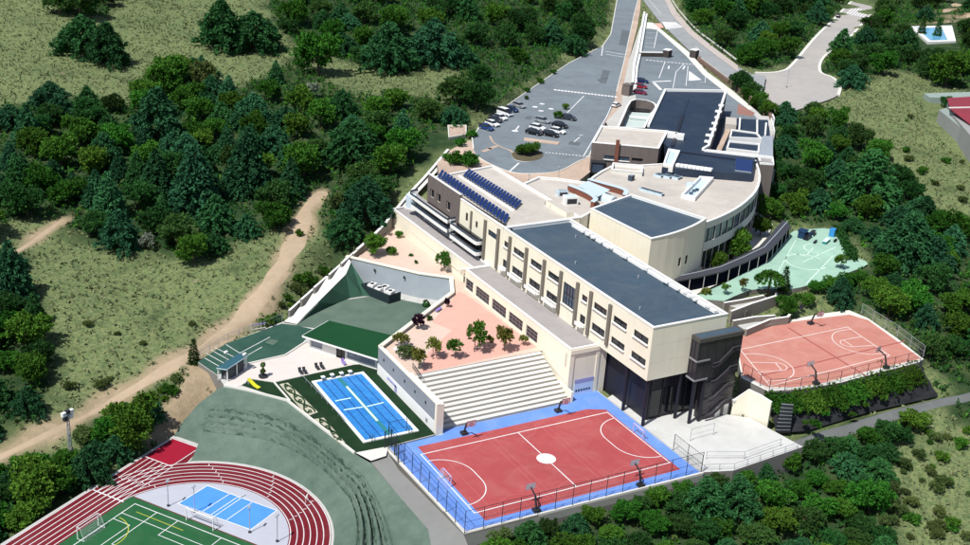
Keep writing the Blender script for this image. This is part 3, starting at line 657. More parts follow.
# roads and tracks on the natural ground
drape('dirt_track', [(324,192,1.6),(307,208,2.3),(302,225,2.6),(291,250,2.7),(270,283,2.8),(238,322,2.4),(200,350,2.0),(160,373,1.6),(120,397,1.2),(80,419,.95),(30,443,.8),(-20,465,.8)], dirtm, wob=.35)
drape('dirt_clearing', [(203,366,1.0),(196,380,3.4),(184,398,4.6),(172,416,3.4),(166,428,1.2)], dirtm, only_mask=True)
drape('footpath', [(60,222,0.5),(45,233,1.0),(20,250,.9),(-10,268,.6)], dirtm, wob=.2)
drape('lower_right_road', [(790,445,1.0),(830,434,1.5),(880,419,1.6),(942,402,1.5),(990,391,1.4)], mat('grey road', (.13, .137, .135), .95, .2, .5), lift=.15, soil=False)
drape('dirt_track', [(958,4,2.0),(948,10,2.2),(950,22,2.0),(975,14,2.0)], dirtm, wob=.2)
drape('gravel_path', [(825,232,.3),(843,239,1.0),(852,251,1.2),(860,263,.8)], mat('grey gravel', (.36, .33, .32), .98, .15), lift=.1, soil=False)

# ------------------------------------------------------------------ terrain sheet
def axis(lo, hi, step, far):
    a = list(np.arange(lo, hi+.1, step)); s = step; v = lo
    left = []
    while v > -far: s *= 1.22; v -= s; left.append(v)
    s = step; v = hi; right = []
    while v < far: s *= 1.22; v += s; right.append(v)
    return np.array(left[::-1]+a+right)
gx = axis(-215, 240, 1.8, 4200); gy = axis(-70, 330, 1.8, 4200)
GX, GY = np.meshgrid(gx, gy); GZ = tz(GX, GY)
nx_, ny_ = len(gx), len(gy)
idx = np.arange(nx_*ny_).reshape(ny_, nx_)
faces = np.stack([idx[:-1, :-1], idx[:-1, 1:], idx[1:, 1:], idx[1:, :-1]], -1).reshape(-1, 4)
me = bpy.data.meshes.new('ground'); me.from_pydata(np.stack([GX, GY, GZ], -1).reshape(-1, 3).tolist(), [], faces.tolist())
me.polygons.foreach_set('use_smooth', [True]*len(faces))
# where bare soil and where woodland floor lie
PFOREST = [
 [(-40,118),(60,98),(130,106),(150,75),(200,60),(225,95),(300,60),(340,95),(440,100),(475,118),(444,146),(415,168),(392,204),(375,236),(335,250),(318,225),(325,198),(300,190),(296,225),(250,236),(200,258),(110,250),(80,232),(30,212),(-40,245)],
 [(265,-30),(612,-30),(606,22),(560,58),(520,88),(480,112),(448,108),(460,78),(470,40),(440,60),(410,74),(380,66),(345,62),(300,45),(270,20)],
 [(-40,250),(15,260),(34,300),(42,340),(48,375),(36,430),(-40,445)],
 [(672,-30),(868,-30),(850,-2),(830,16),(808,40),(790,62),(762,70),(738,64),(712,46),(688,22)],
 [(872,18),(905,-20),(1010,-20),(1010,100),(940,84),(890,66),(852,86),(842,80),(822,72),(825,58),(850,40)],
 [(766,116),(800,112),(832,108),(846,140),(880,150),(905,185),(935,228),(1010,240),(1010,430),(952,415),(926,352),(870,312),(850,300),(800,286),(860,270),(872,258),(848,236),(836,222),(790,224),(770,206),(764,165)],
 [(462,560),(560,518),(700,484),(735,474),(800,452),(868,424),(930,408),(925,430),(885,440),(884,560)],
 [(-40,478),(50,466),(90,452),(108,424),(160,404),(166,430),(112,468),(60,504),(-40,560)],
 [(735,92),(760,88),(768,112),(775,135),(766,130),(750,108)],
 [(55,-30),(115,-30),(108,18),(60,14)],
]
FOR = [[TP(x, y, True)[:2] for x, y in p] for p in PFOREST]
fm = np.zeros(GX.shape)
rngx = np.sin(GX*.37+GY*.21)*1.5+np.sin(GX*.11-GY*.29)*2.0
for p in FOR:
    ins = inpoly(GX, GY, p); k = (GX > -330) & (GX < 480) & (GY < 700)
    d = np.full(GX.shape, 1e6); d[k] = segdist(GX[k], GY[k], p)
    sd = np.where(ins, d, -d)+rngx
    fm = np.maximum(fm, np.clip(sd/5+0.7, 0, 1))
far = np.clip((GY-330)/120, 0, 1)
dm = np.zeros(GX.shape)
k = (GX > -330) & (GX < 480) & (GY < 700)
for ctr, ws in DIRT:
    d = np.full(GX.shape, 1e6); d[k] = segdist(GX[k], GY[k], ctr, False); dm = np.maximum(dm, np.clip(1-(d-np.mean(ws)+rngx*.5)/1.8, 0, 1))
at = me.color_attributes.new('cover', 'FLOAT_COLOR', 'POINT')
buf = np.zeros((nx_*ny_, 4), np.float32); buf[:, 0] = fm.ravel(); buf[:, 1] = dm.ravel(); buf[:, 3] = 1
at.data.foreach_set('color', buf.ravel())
gm = bpy.data.materials.new('dry meadow'); gm.use_nodes = True; t = gm.node_tree; N = t.nodes; Lk = t.links
bs = N['Principled BSDF']; bs.inputs['Roughness'].default_value = 0.95; bs.inputs['Specular IOR Level'].default_value = 0.1
ge = N.new('ShaderNodeNewGeometry')
def noise(sc, det=6, ro=.6):
    n = N.new('ShaderNodeTexNoise'); n.inputs['Scale'].default_value = sc; n.inputs['Detail'].default_value = det; n.inputs['Roughness'].default_value = ro
    Lk.new(ge.outputs['Position'], n.inputs['Vector']); return n.outputs[0]
def rmp(src, a, b_):
    m = N.new('ShaderNodeMapRange'); m.inputs[1].default_value = a; m.inputs[2].default_value = b_; Lk.new(src, m.inputs[0]); return m.outputs[0]
def mixc(f, a, b_):
    m = N.new('ShaderNodeMix'); m.data_type = 'RGBA'; Lk.new(f, m.inputs[0])
    for i, c in ((6, a), (7, b_)):
        if isinstance(c, tuple): m.inputs[i].default_value = c+(1,)
        else: Lk.new(c, m.inputs[i])
    return m.outputs[2]
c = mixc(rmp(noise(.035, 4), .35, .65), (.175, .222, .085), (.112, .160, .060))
c = mixc(rmp(noise(.55, 8, .75), .42, .66), c, (.215, .235, .105))
c = mixc(rmp(noise(1.15, 7, .75), .46, .60), c, (.070, .108, .046))
c = mixc(rmp(noise(2.6, 4, .7), .56, .66), c, (.27, .28, .14))
c = mixc(rmp(noise(.09, 5), .58, .74), c, (.052, .085, .034))
c = mixc(rmp(noise(.16, 7, .7), .64, .72), c, (.27, .215, .135))
ca = N.new('ShaderNodeVertexColor'); ca.layer_name = 'cover'; sp = N.new('ShaderNodeSeparateColor'); Lk.new(ca.outputs[0], sp.inputs[0])
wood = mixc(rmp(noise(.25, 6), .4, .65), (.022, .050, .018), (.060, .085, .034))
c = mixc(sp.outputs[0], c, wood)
soil = mixc(rmp(noise(.6, 6), .35, .65), (.30, .235, .145), (.40, .305, .20))
c = mixc(sp.outputs[1], c, soil)
Lk.new(c, bs.inputs['Base Color'])
bp = N.new('ShaderNodeBump'); bp.inputs['Strength'].default_value = .8; bp.inputs['Distance'].default_value = .35
Lk.new(noise(1.1, 8, .75), bp.inputs['Height']); Lk.new(bp.outputs[0], bs.inputs['Normal'])
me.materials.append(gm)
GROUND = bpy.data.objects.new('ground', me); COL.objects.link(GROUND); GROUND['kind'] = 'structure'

# ------------------------------------------------------------------ building kit
def wall_run(b, A, B, z0, z1, m, ops=()):
    """wall face from A to B (outside on the right hand), with recessed holes; ops: (u0,u1,v0,v1,depth)"""
    dx, dy = B[0]-A[0], B[1]-A[1]; Ln = math.hypot(dx, dy); tx, ty = dx/Ln, dy/Ln; nx, ny = ty, -tx
    us = sorted({0, Ln, *[o[0] for o in ops], *[o[1] for o in ops]}); zs = sorted({z0, z1, *[o[2] for o in ops], *[o[3] for o in ops]})
    def P(u, z, d=0): return (A[0]+tx*u-nx*d, A[1]+ty*u-ny*d, z)
    for i in range(len(us)-1):
        for j in range(len(zs)-1):
            uc, zc = (us[i]+us[i+1])/2, (zs[j]+zs[j+1])/2
            if any(o[0] < uc < o[1] and o[2] < zc < o[3] for o in ops): continue
            b.face([P(us[i], zs[j]), P(us[i+1], zs[j]), P(us[i+1], zs[j+1]), P(us[i], zs[j+1])], m)
    for u0, u1, v0, v1, d in ops:
        c = [(u0, v0), (u1, v0), (u1, v1), (u0, v1)]
        for k in range(4):
            p, q = c[k], c[(k+1) % 4]; b.face([P(*q), P(*p), P(*p, d), P(*q, d)], m)
def window(parent, A, B, u0, u1, v0, v1, d=.25, nx=1, nz=1, gm=None, fm=None, sill=None, name='window', fw=.09, label=None):
    dx, dy = B[0]-A[0], B[1]-A[1]; Ln = math.hypot(dx, dy); tx, ty = dx/Ln, dy/Ln; nx_, ny_ = ty, -tx
    def P(u, z, q): return (A[0]+tx*u-nx_*q, A[1]+ty*u-ny_*q, z)
    b = MB(); fm = fm or dark
    dd = d-.06
    for k in range(nx+1):
        u = u0+fw/2+(u1-u0-fw)*k/nx; b.bar(P(u, v0, dd), P(u, v1, dd), fw, fm)
    for k in range(nz+1):
        v = v0+fw/2+(v1-v0-fw)*k/nz; b.bar(P(u0, v, dd-.003), P(u1, v, dd-.003), fw, fm)
    w = b.build(name, parent)
    if label: w['label'] = label
    g = MB(); g.face([P(u0, v0, d), P(u1, v0, d), P(u1, v1, d), P(u0, v1, d)], gm or glass); g.build('pane', w)
    if sill:
        s = MB(); c = P((u0+u1)/2, v0-.10, -.12); s.box(c, (u1-u0+.3, .5, .2), sill, math.atan2(ty, tx)); s.build('sill', w)
    return w
def building(name, label, cat, xy, z0, z1, wm, rm, ops=None, ph=.6, pw=.4, cap=None, cope=True, floor=None):
    xy = ccw(xy); ops = ops or {}; cap = cap or white
    cx_, cy_ = sum(p[0] for p in xy)/len(xy), sum(p[1] for p in xy)/len(xy)
    root = thing(name, label, cat, (cx_, cy_, z0))
    b = MB(); n = len(xy)
    zt = z1-.16 if cope else z1
    for i in range(n):
        A, B = xy[i], xy[(i+1) % n]; L_ = []
        for o in ops.get(i, []): L_.append((o['u0'], o['u1'], o['v0'], o['v1'], o.get('d', .25)))
        wall_run(b, A, B, z0, zt, wm, L_)
    if floor: b.poly(xy[::-1], z0, floor)
    w = b.build('wall', root)
    if cope:
        inn = inset(xy, pw); b = MB()
        for i in range(n):
            A, B = inn[(i+1) % n], inn[i]; wall_run(b, A, B, z1-ph, zt, cap)
        b.build('parapet_lining', root)
        o1 = inset(xy, -.09); o2 = inset(xy, pw+.05); b = MB()
        for i in range(n):
            j = (i+1) % n
            b.face([(*o1[i], z1), (*o1[j], z1), (*o2[j], z1), (*o2[i], z1)], cap)
            b.face([(*o1[i], zt-.06), (*o1[j], zt-.06), (*o1[j], z1), (*o1[i], z1)], cap)
            b.face([(*o2[j], zt), (*o2[i], zt), (*o2[i], z1), (*o2[j], z1)], cap)
            b.face([(*o1[j], zt-.06), (*o1[i], zt-.06), (*o2[i], zt), (*o2[j], zt)], cap)
        b.build('coping', root)
        b = MB(); b.poly(inset(xy, pw-.02), z1-ph, rm); b.build('roof', root)
    else:
        b = MB(); b.poly(inset(xy, .001), z1-.003, rm); b.build('roof', root)
    for i, lst in ops.items():
        A, B = xy[i], xy[(i+1) % n]
        for o in lst:
            if o.get('blank'): continue
            window(root, A, B, o['u0'], o['u1'], o['v0'], o['v1'], o.get('d', .25), o.get('nx', 1), o.get('nz', 1), o.get('g'), o.get('f'), o.get('s'), o.get('name', 'window'))
    return root
def child_box(parent, name, x0, x1, y0, y1, z0, z1, m, mtop=None):
    b = MB(); b.prism([(x0, y0), (x1, y0), (x1, y1), (x0, y1)], z0, z1, m, mtop, True); return b.build(name, parent)
def O_(u0, u1, v0, v1, **k): return dict(u0=u0, u1=u1, v0=v0, v1=v1, **k)

# ------------------------------------------------------------------ main classroom block
def fy(y0, y1, z0, z1, top=55, **k): return O_(top-y1, top-y0, z0, z1, **k)
ops = []
for y0, y1 in ((45.8, 50.2), (38.6, 43.0), (31.6, 36.0), (14.5, 18.9), (7.8, 12.2), (1.0, 5.5)):
    ops.append(fy(y0, y1, 17.0, 18.3, s=white, nx=2)); ops.append(fy(y0, y1, 12.4 if y0 > 13 else 12.6, 13.9, s=white, nx=2))
for y0, y1 in ((52.5, 54.3), (21.3, 23.2)):
    ops.append(fy(y0, y1, 17.0, 18.2, s=white)); ops.append(fy(y0, y1, 12.2, 13.9, s=white))
ops.append(fy(25.7, 30.0, 13.6, 18.2, g=glassb, nx=4, nz=2, s=white))
BLK = building('classroom_block', 'long cream classroom building with slate blue flat roof, its near end raised on black columns', 'school building',
    [(0, 0), (17.4, 0), (17.4, 55), (0, 55)], 10, 21, cream, slate, {3: ops}, ph=.75, floor=creamd)
for y in (51.6, 44.6, 37.4, 30.9, 24.7, 19.9, 13.3): child_box(BLK, 'pilaster', -.42, -.002, y-.42, y+.42, 10.6 if y > 14 else 11.4, 20.0, pilast)
for y, a, c in ((48, 45.6, 50.4), (40.8, 38.4, 43.2), (33.8, 31.4, 36.2), (22.2, 21.1, 23.4), (53.4, 52.3, 54.5)):
    b = MB(); b.box((-.55, (a+c)/2, 11.75), (1.05, c-a, .16), white); b.box((-1.05, (a+c)/2, 12.05), (.1, c-a, .75), white); b.build('window_balcony', BLK)
# dark ground floor under the raised end
child_box(BLK, 'ground_floor_wall', 2.7, 17.0, 2.2, 54.5, -.5, 9.98, black)
for x in (4.5, 7.3, 10.1, 12.9): 
    b = MB(); b.box((x, 2.15, 3.4), (2.3, .1, 5.6), glass); b.build('ground_floor_pane', BLK)
for x in np.arange(3.1, 15, 2.8):
    child_box(BLK, 'mullion', x-.08, x+.08, 2.0, 2.14, 0, 9.9, dark)
for x, y in ((1.0, .7), (1.0, 7.2), (8.6, .7), (8.6, 7.2), (15.6, 7.2)):
    b = MB(); b.cyl((x, y, 0), (x, y, 9.98), .34, .44, black, 10); b.build('column', BLK, smooth=True)
# panel joints on the cream end wall
for z in (13.6, 17.2): child_box(BLK, 'wall_joint', .3, 9.2, -.012, -.002, z, z+.05, creamd)
seam = mat('membrane seam', (.075, .105, .135), .8, .1)
for y in np.arange(3.2, 54, 3.1): child_box(BLK, 'roof_seam', .45, 15.6, y-.06, y+.06, 20.248, 20.262, seam)
for x, y in ((3.5, 9), (12.5, 22), (4.5, 33), (13, 46)):
    b = MB(); b.cyl((x, y, 20.25), (x, y, 20.8), .16, .16, steel, 8); b.build('vent_pipe', BLK, smooth=True)
DUCT = thing('roof_duct', 'white ventilation duct running along the right edge of the slate blue roof', 'roof duct', (16.2, 26, 20.25))
b = MB(); b.box((16.2, 27, 20.62), (.8, 50, .55), white); b.build('duct_run', DUCT)
for y in (47, 45, 43, 40, 36.5, 31, 24, 17, 13, 11, 9, 7.5, 4):
    b = MB(); b.box((15.9+random.uniform(-.2, .4), y, 21.05), (1.1, random.uniform(.8, 1.7), random.uniform(.3, .6)), white); b.build('duct_box', DUCT)

# stair tower -----------------------------------------------------------------------------------------
TW = thing('stair_tower', 'black glazed stair tower standing against the near end of the classroom building', 'stair tower', (14.6, -1, 0))
twg = mat('smoked stair glass', (.034, .029, .036), .25, .5, .4, spec=.5)
b = MB(); b.prism([(9.5, -2.3), (19.8, -2.3), (19.8, -.02), (9.5, -.02)], 9.2, 17.2, twg, bottom=True); b.build('glass_wall', TW)
b = MB(); b.prism([(9.3, -2.5), (20.0, -2.5), (20.0, -.01), (9.3, -.01)], 17.2, 18.0, mat('tower fascia', (.075, .07, .065), .7, .1), None, True); b.build('roof_fascia', TW)
child_box(TW, 'roof', 9.8, 19.5, -2.1, -.3, 17.99, 18.02, slate)
for x in np.arange(9.5, 20, 2.05): child_box(TW, 'mullion', x-.07, x+.07, -2.42, -2.302, 9.3, 17.2, dark)
for y in (-2.3, -1.2, -.1): child_box(TW, 'mullion', 9.38, 9.498, y-.07, y+.07, 9.3, 17.2, dark)
rail_b = mat('grey slab edge', (.24, .24, .25), .7, .1)
for z in (13.2, 9.2): 
    child_box(TW, 'floor_band', 9.25, 12.4, -2.55, -2.43, z, z+.32, rail_b); child_box(TW, 'floor_band', 9.2, 9.36, -2.43, -.02, z, z+.32, rail_b)
child_box(TW, 'lower_wall', 12.6, 19.8, -2.0, -.05, -.3, 9.19, twg)
for x in (9.9, 12.2):
    b = MB(); b.cyl((x, -2.0, 0), (x, -2.0, 9.18), .34, .42, black, 10); b.build('column', TW, smooth=True)
rail_ = mat('dull grey rail', (.085, .085, .095), .6, .1)
for i, (z0, z1) in enumerate(((.6, 3.0), (4.2, 6.6), (7.8, 10.2), (11.6, 14.2))):
    b = MB(); pts = [(13.2, z0), (14.6, z0+.1), (17.6, z1), (19.4, z1+.05)]
    for k in range(3):
        b.bar((pts[k][0], -2.75, pts[k][1]+.9), (pts[k+1][0], -2.75, pts[k+1][1]+.9), .11, rail_); b.bar((pts[k][0], -2.6, pts[k][1]), (pts[k+1][0], -2.6, pts[k+1][1]), .45, twg, .12)
    b.build('stair_flight', TW)
for z in (1.2,): child_box(TW, 'door_panel', 16.2, 17.3, -2.06, -2.002, 0, 2.3, yardm); child_box(TW, 'door_panel', 18.2, 19.3, -2.06, -2.002, 0, 2.3, yardm)
# low wall with doorway and cream retaining wall right of the tower
RW = thing('retaining_wall', 'tall cream retaining wall between the concrete yard and the faded red court', 'wall', (23, -6, 0))
q0, q1 = (22.4, -3.6), V(768, 424, 0)
b = MB(); b.wallpath([(20, -2.3), q0, ((q0[0]+q1[0])/2, (q0[1]+q1[1])/2), q1], .5, -4, lambda i: (3.0, 5.6, 5.4, 4.8)[i], cream, white); b.build('wall_face', RW)
b = MB(); b.box((21.2, -2.6, 3.2), (3.0, .5, .3), white); b.build('lintel', RW)
DS = thing('rubber_steps', 'dark stepped sleepers climbing the fabric slope beside the cream retaining wall', 'steps', (*V(776, 424, 0), 0))
for i in range(8):
    t = i/7; p = V(776+5*t, 431-25*t, -1+5*t); q = V(790+3*t, 431-24*t, -1+5*t); b = MB(); b.bar((*p, -1+5.2*t), (*q, -1+5.2*t), .35, dark if i % 1 == 0 else steel, .5); b.bar((p[0], p[1], -.7+5.2*t), (q[0], q[1], -.7+5.2*t), .12, steel, .08); b.build('step', DS)

# single-storey wing with the big classroom windows, its roof used as a walkway ------------------------
awm = [dict(u0=59.4-y1, u1=59.4-y0, v0=5.95, v1=8.45, nx=n, nz=3, d=.3, f=mat('window bar grey', (.20, .19, .21), .6, .1), g=glass) for y0, y1, n in ((55.6, 59.0, 2), (48.3, 54.3, 4), (41.0, 47.0, 4), (34.1, 39.8, 4), (28.2, 32.7, 3))]
ANX = building('low_wing', 'low cream wing with grey walkway roof and five barred windows facing the tree terrace', 'school building',
    [(-6.4, 16), (2.3, 16), (2.3, 59.4), (-6.4, 59.4)], -.6, 10.4, cream, greyr, {3: awm}, ph=.4, pw=.35)
child_box(ANX, 'end_pilaster', -6.46, -5.5, 15.85, 15.998, -.5, 9.2, cream); child_box(ANX, 'end_pilaster', -.2, .5, 15.85, 15.998, -.5, 9.2, cream)
child_box(ANX, 'end_lintel', -6.46, 2.3, 15.75, 15.998, 9.2, 10.1, cream)
b = MB(); b.box((-2.6, 15.93, 1.55), (4.4, .1, 3.5), door_b); dr = b.build('garage_door', ANX)
b = MB(); b.box((-2.6, 15.90, 3.0), (4.4, .1, .85), door_l); b.build('door_header', dr)
b = MB()
for i, (g, w) in enumerate((('n', .35), ('n', .5), ('n', .5), ('n', .5), ('n', .5), ('n', .3))): b.box((-4.3+i*.62, 15.86, .95), (.36, .04, .42), black)
b.build('door_lettering', dr)
b = MB(); b.bar((-6.46, 16.2, 2.8), (-6.46, 30, 5.5), .14, creamd); b.build('wall_string', ANX)
child_box(ANX, 'drain_pipe', -6.62, -6.46, 17.2, 17.36, 6.2, 9.0, creamd)
WALK = building('walkway_block', 'cream retaining block with walkway roof below the balconies at the far left end', 'school building',
    [(-4.6, 59.45), (-.01, 59.45), (-.01, 92.5), (3, 95), (-1.5, 101.5), (-4.9, 101)], 4, 10.4, cream, greyr, {}, ph=.45, pw=.35)
b = MB(); b.bar((-4.72, 61, 7.2), (-4.72, 93, 7.9), .2, creamd); b.build('wall_ledge', WALK)
for y in (62, 73): child_box(WALK, 'service_door', -4.70, -4.602, y, y+1.1, 5.5, 7.6, dark)
child_box(WALK, 'door_canopy', -7.6, -4.61, 59.6, 60.4, 9.2, 10.25, cream)

# solar wing -----------------------------------------------------------------------------------------
t_ = 91.6
sops = [fy(88.2, 90.2, 16.6, 18.7, top=t_), fy(84.6, 86.6, 16.6, 18.7, top=t_), fy(79.6, 81.6, 16.2, 18.4, top=t_), fy(71.2, 72.3, 16.6, 18.6, top=t_), fy(66.5, 67.5, 16.6, 18.2, top=t_), fy(57.6, 61.6, 16.9, 18.3, top=t_, g=glassb, nx=2)]
SW = building('solar_wing', 'cream and brown wing at the far left whose flat roof carries the solar panels', 'school building',
    [(0, 55.05), (20, 55.05), (20, 95.5), (0, 91.6)], 9, 21, cream, beiger, {3: sops}, ph=.5, pw=.4)
b = MB(); tq = [dict(o) for o in sops[:3]]
wall_run(b, (-.22, 91.7), (-.22, 75.2), 9, 21.9, taupe, [(91.7-90.2, 91.7-88.2, 16.6, 18.7, .25), (91.7-86.6, 91.7-84.6, 16.6, 18.7, .25), (91.7-81.6, 91.7-79.6, 16.2, 18.4, .25)])
b.face([(-.22, 75.2, 9), (.5, 75.2, 9), (.5, 75.2, 21.9), (-.22, 75.2, 21.9)], taupe); b.face([(-.22, 75.2, 21.9), (.5, 75.2, 21.9), (.5, 91.7, 21.9), (-.22, 91.7, 21.9)], white)
b.face([(.5, 75.2, 21.0), (.5, 91.7, 21.0), (.5, 91.7, 21.9), (.5, 75.2, 21.9)], white); b.build('brown_cladding', SW)
for y in (62.7, 56.7): child_box(SW, 'pilaster', -.42, -.002, y-.42, y+.42, 10.6, 20.0, pilast)
child_box(SW, 'pilaster', -.3, -.002, 69.1, 69.7, 15.5, 19.8, pilast)
child_box(SW, 'stair_head', 17.6, 19.5, 57, 66, 20.5, 21.6, cream, beiger)
def balcony(y0, y1, dep, zs, rnd):
    for k, z in enumerate(zs):
        pts = [(-.3, y0), (-dep*.75, y0), (-dep, y0+1.2), (-dep, y1-2.5)]
        pts += ([(-dep*1.05, y1-1), (-dep*.8, y1+.6), (-dep*.3, y1+1.2), (.2, y1+1.0)] if rnd else [(-dep, y1-.3), (-.3, y1)])
        b = MB(); pp = smooth(pts, 3); poly = pp+[(-.25, y1 if not rnd else y1), (-.25, y0)]
        b.prism(ccw(poly), z-.25, z, white, greyr, True); bl = b.build('balcony_slab', SW)
        b = MB(); b.wallpath(pp, .10, z-.3, z+.55, white, white); b.build('balcony_parapet', bl)
        if k > 0 or True:
            b = MB(); b.wallpath(pp, .05, z+.55, z+1.05, glassb); b.build('glass_rail', bl)
balcony(76.6, 96.5, 2.7, (15.0, 12.7), True); balcony(63.4, 76.2, 1.9, (14.2, 11.6), False)
child_box(SW, 'balcony_glazing', -.7, -.24, 76.8, 91, 10.4, 15.0, glassb); child_box(SW, 'balcony_glazing', -.7, -.02, 63.5, 75.1, 10.4, 15.0, glass)
for y in (78, 81.5, 85, 88.5): child_box(SW, 'glazing_bar', -.78, -.702, y, y+.12, 10.4, 15, steel)
b = MB(); b.cyl((-2.2, 96.3, 12.2), (-2.2, 96.3, 15.2), 1.3, 1.3, palebl, 16); b.build('spiral_stair_drum', SW, smooth=True)

def solar_row(p0, p1, q0, n, label):
    """p0->p1: front edge, q0: rear point above p0 (plan)"""
    p0, p1, q0 = np.array(p0), np.array(p1), np.array(q0); d = (p1-p0)/n; w = q0-p0
    root = thing('solar_array', label, 'solar panels', (float(p0[0]), float(p0[1]), 20.5), group='solar panel rows on the flat roof')
    me = None; ang = math.atan2(d[1], d[0])
    for i in range(n):
        a = p0+d*(i+.10); c = p0+d*(i+.86)
        b = MB(); za, zb = 21.0, 21.4
        v = [(*a, za), (*c, za), (*(c+w), zb), (*(a+w), zb)]
        b.face(v, solarm); b.face([(x, y, z-.06) for x, y, z in v[::-1]], steel)
        for k in range(4): s, t = v[k], v[(k+1) % 4]; b.face([(s[0], s[1], s[2]-.06), (t[0], t[1], t[2]-.06), t, s], steel)
        pn = b.build('panel', root)
    b = MB(); 
    for f in (.1, .9):
        for i in range(0, n+1, 2): p = p0+d*i+w*f; z = 21.0+.4*f-.08; b.bar((*p, 20.5), (*p, z), .08, steel)
        b.bar((*(p0+w*f), 20.92+.4*f), (*(p1+w*f), 20.92+.4*f), .08, steel)
    b.build('mounting_rail', root); return root
solar_row(V(437.4,176.4,21.0), V(505.9,223.4,21.0), V(441.8,169.2,21.4), 21, 'row of dark blue solar panels nearest the roof edge above the windows')
solar_row(V(462.6,175.2,21.0), V(516.2,208.8,21.0), V(469,168.4,21.4), 19, 'row of dark blue solar panels further back on the roof, beside the plaza')

b = MB(); b.bar((*V(459,176,20.6), 20.65), (*V(514,211,20.6), 20.65), .5, white, .3); b.build('roof_kerb', SW)
b = MB(); b.bar((*V(437,182,20.6), 20.6), (*V(512,229.5,20.6), 20.6), .4, dark, .2); b.build('roof_gutter', SW)
# gym -------------------------------------------------------------------------------------------------
gpoly = smooth([(25.8, 36.0), (31, 36.7), (37, 38.3), (42, 40.3), (46.3, 42.6)], 2)+[(39.4, 62.5), (24.1, 57.0)]
def edge_u(poly, i, px0, px1):      # distance along edge i of two picture points (vertical plane)
    A, B = poly[i], poly[(i+1) % len(poly)]; out = []
    for p in (px0, px1):
        d = ray(*p); tx, ty = B[0]-A[0], B[1]-A[1]; n = np.array([ty, -tx, 0]); t = ((A[0]-CAM[0])*n[0]+(A[1]-CAM[1])*n[1])/np.dot(d, n)
        h = CAM+t*d; L_ = math.hypot(tx, ty); out.append((((h[0]-A[0])*tx+(h[1]-A[1])*ty)/L_, h[2]))
    return out
gops = {}
for q0, q1 in (((679.5,258.5),(682.5,265)), ((685.7,256),(688.7,262.5)), ((702,248),(705,254.5)), ((708,245.5),(711,252))):
    for i in range(8):
        (u0, z0), (u1, z1) = edge_u(gpoly, i, q0, q1); l = math.dist(gpoly[i], gpoly[i+1]); um = (u0+u1)/2
        if 0 <= um <= l: um = min(max(um, .75), l-.75); gops.setdefault(i, []).append(O_(um-.5, um+.5, min(z0, z1), min(z0, z1)+2.1)); break
GYM = building('gym_hall', 'tall cream windowless gym with slate blue roof behind the classroom building', 'school building', gpoly, 6, 22, cream, slate, gops, ph=.6, pw=.45)
# curved hall
cpts = smooth([(47, 43.2), (54, 45.6), (63.4, 50.2), (74.3, 57.6), (84, 67.2), (92.5, 78.8)], 3)
hpoly = ccw(cpts+[(76, 82.5), (58.7, 84.9), (50.4, 86.6), (45, 83.5), (40.2, 80.2), (36.4, 77), (31, 82), (27, 84.5), (20.2, 81), (20.2, 55.2), (24.0, 57.4), (39.6, 62.9)])
hops = {}
for i in range(len(hpoly)):
    A, B = hpoly[i], hpoly[(i+1) % len(hpoly)]
    if any(abs(A[0]-p[0])+abs(A[1]-p[1]) < 1e-6 for p in cpts[:-1]) and B[1] > A[1] and B[0] > A[0] and math.hypot(B[0]-A[0], B[1]-A[1]) < 9:
        l = math.hypot(B[0]-A[0], B[1]-A[1]); hops[i] = [O_(.22 if i % 3 == 0 else .03, l-.03, 15.6, 19.0, g=glassb, nx=1, f=dark), O_(.2 if i % 3 == 0 else .03, l-.03, 7.2, 13.4, g=glass, nx=1)]
HALL = building('curved_hall', 'wide beige roofed hall with curved glazed front beside the covered walkway', 'school building', hpoly, 6, 20.75, offw, beiger, hops, ph=.5, pw=.45)
def roof_item(name, label, cat, px, z, sz, m, yaw=0, m2=None, parts=None):
    x, y = V(*px, z); r = thing(name, label, cat, (x, y, z))
    b = MB(); b.box((x, y, z+sz[2]/2), sz, m, yaw); b.build('casing', r)
    if m2:
        b = MB(); b.box((x, y, z+sz[2]+.03), (sz[0]*.8, sz[1]*.8, .06), m2, yaw); b.build('lid', r)
        b = MB(); ca, sa = math.cos(yaw), math.sin(yaw); b.box((x+sa*(sz[1]/2+.02), y-ca*(sz[1]/2+.02), z+sz[2]*.5), (sz[0]*.75, .05, sz[2]*.6), dark, yaw); b.build('grille', r)
    return r
ZR = 20.24
roof_item('air_handler', 'large white air handling unit with dark louvres in front of the terracotta screens', 'air handler', (570,204), ZR, (3.2, 2.2, 2.0), white, -.2, palebl)
roof_item('air_handler', 'pale blue box unit left of the large white air handler', 'air handler', (562,195.5), ZR, (2.6, 1.8, 1.3), palebl, -.2, steel)
roof_item('condenser', 'left one of the two small blue grey condensers on the low beige roof', 'condenser', (548.5,206), ZR, (1.3, 1.1, 1.1), MATS['blue window glass'], .2, steel)
roof_item('condenser', 'right one of the two small blue grey condensers on the low beige roof', 'condenser', (553.5,209), ZR, (1.3, 1.1, 1.1), MATS['blue window glass'], .2, steel)
def screen(pts, z, h, label):
    P = [V(*p, z) for p in pts]; r = thing('roof_screen', label, 'roof screen', (*P[0], z), group='terracotta screens on the roof')
    b = MB(); b.wallpath(smooth(P, 4), .9, z, z+h, terra, palebl); b.build('screen_wall', r); 
    b = MB(); b.wallpath(smooth(P, 4), 1.15, z+h, z+h+.14, palebl); b.build('screen_cap', r); return r
screen([(568.5,191),(580,195.5),(590,200.5),(595,205),(592,208)], ZR, 1.5, 'terracotta roof screen with rounded end, the left and nearer of the two')
screen([(588,185),(604,189.5),(620,194),(625.5,197),(624,201)], ZR, 1.5, 'terracotta roof screen with rounded end, the right and farther of the two')
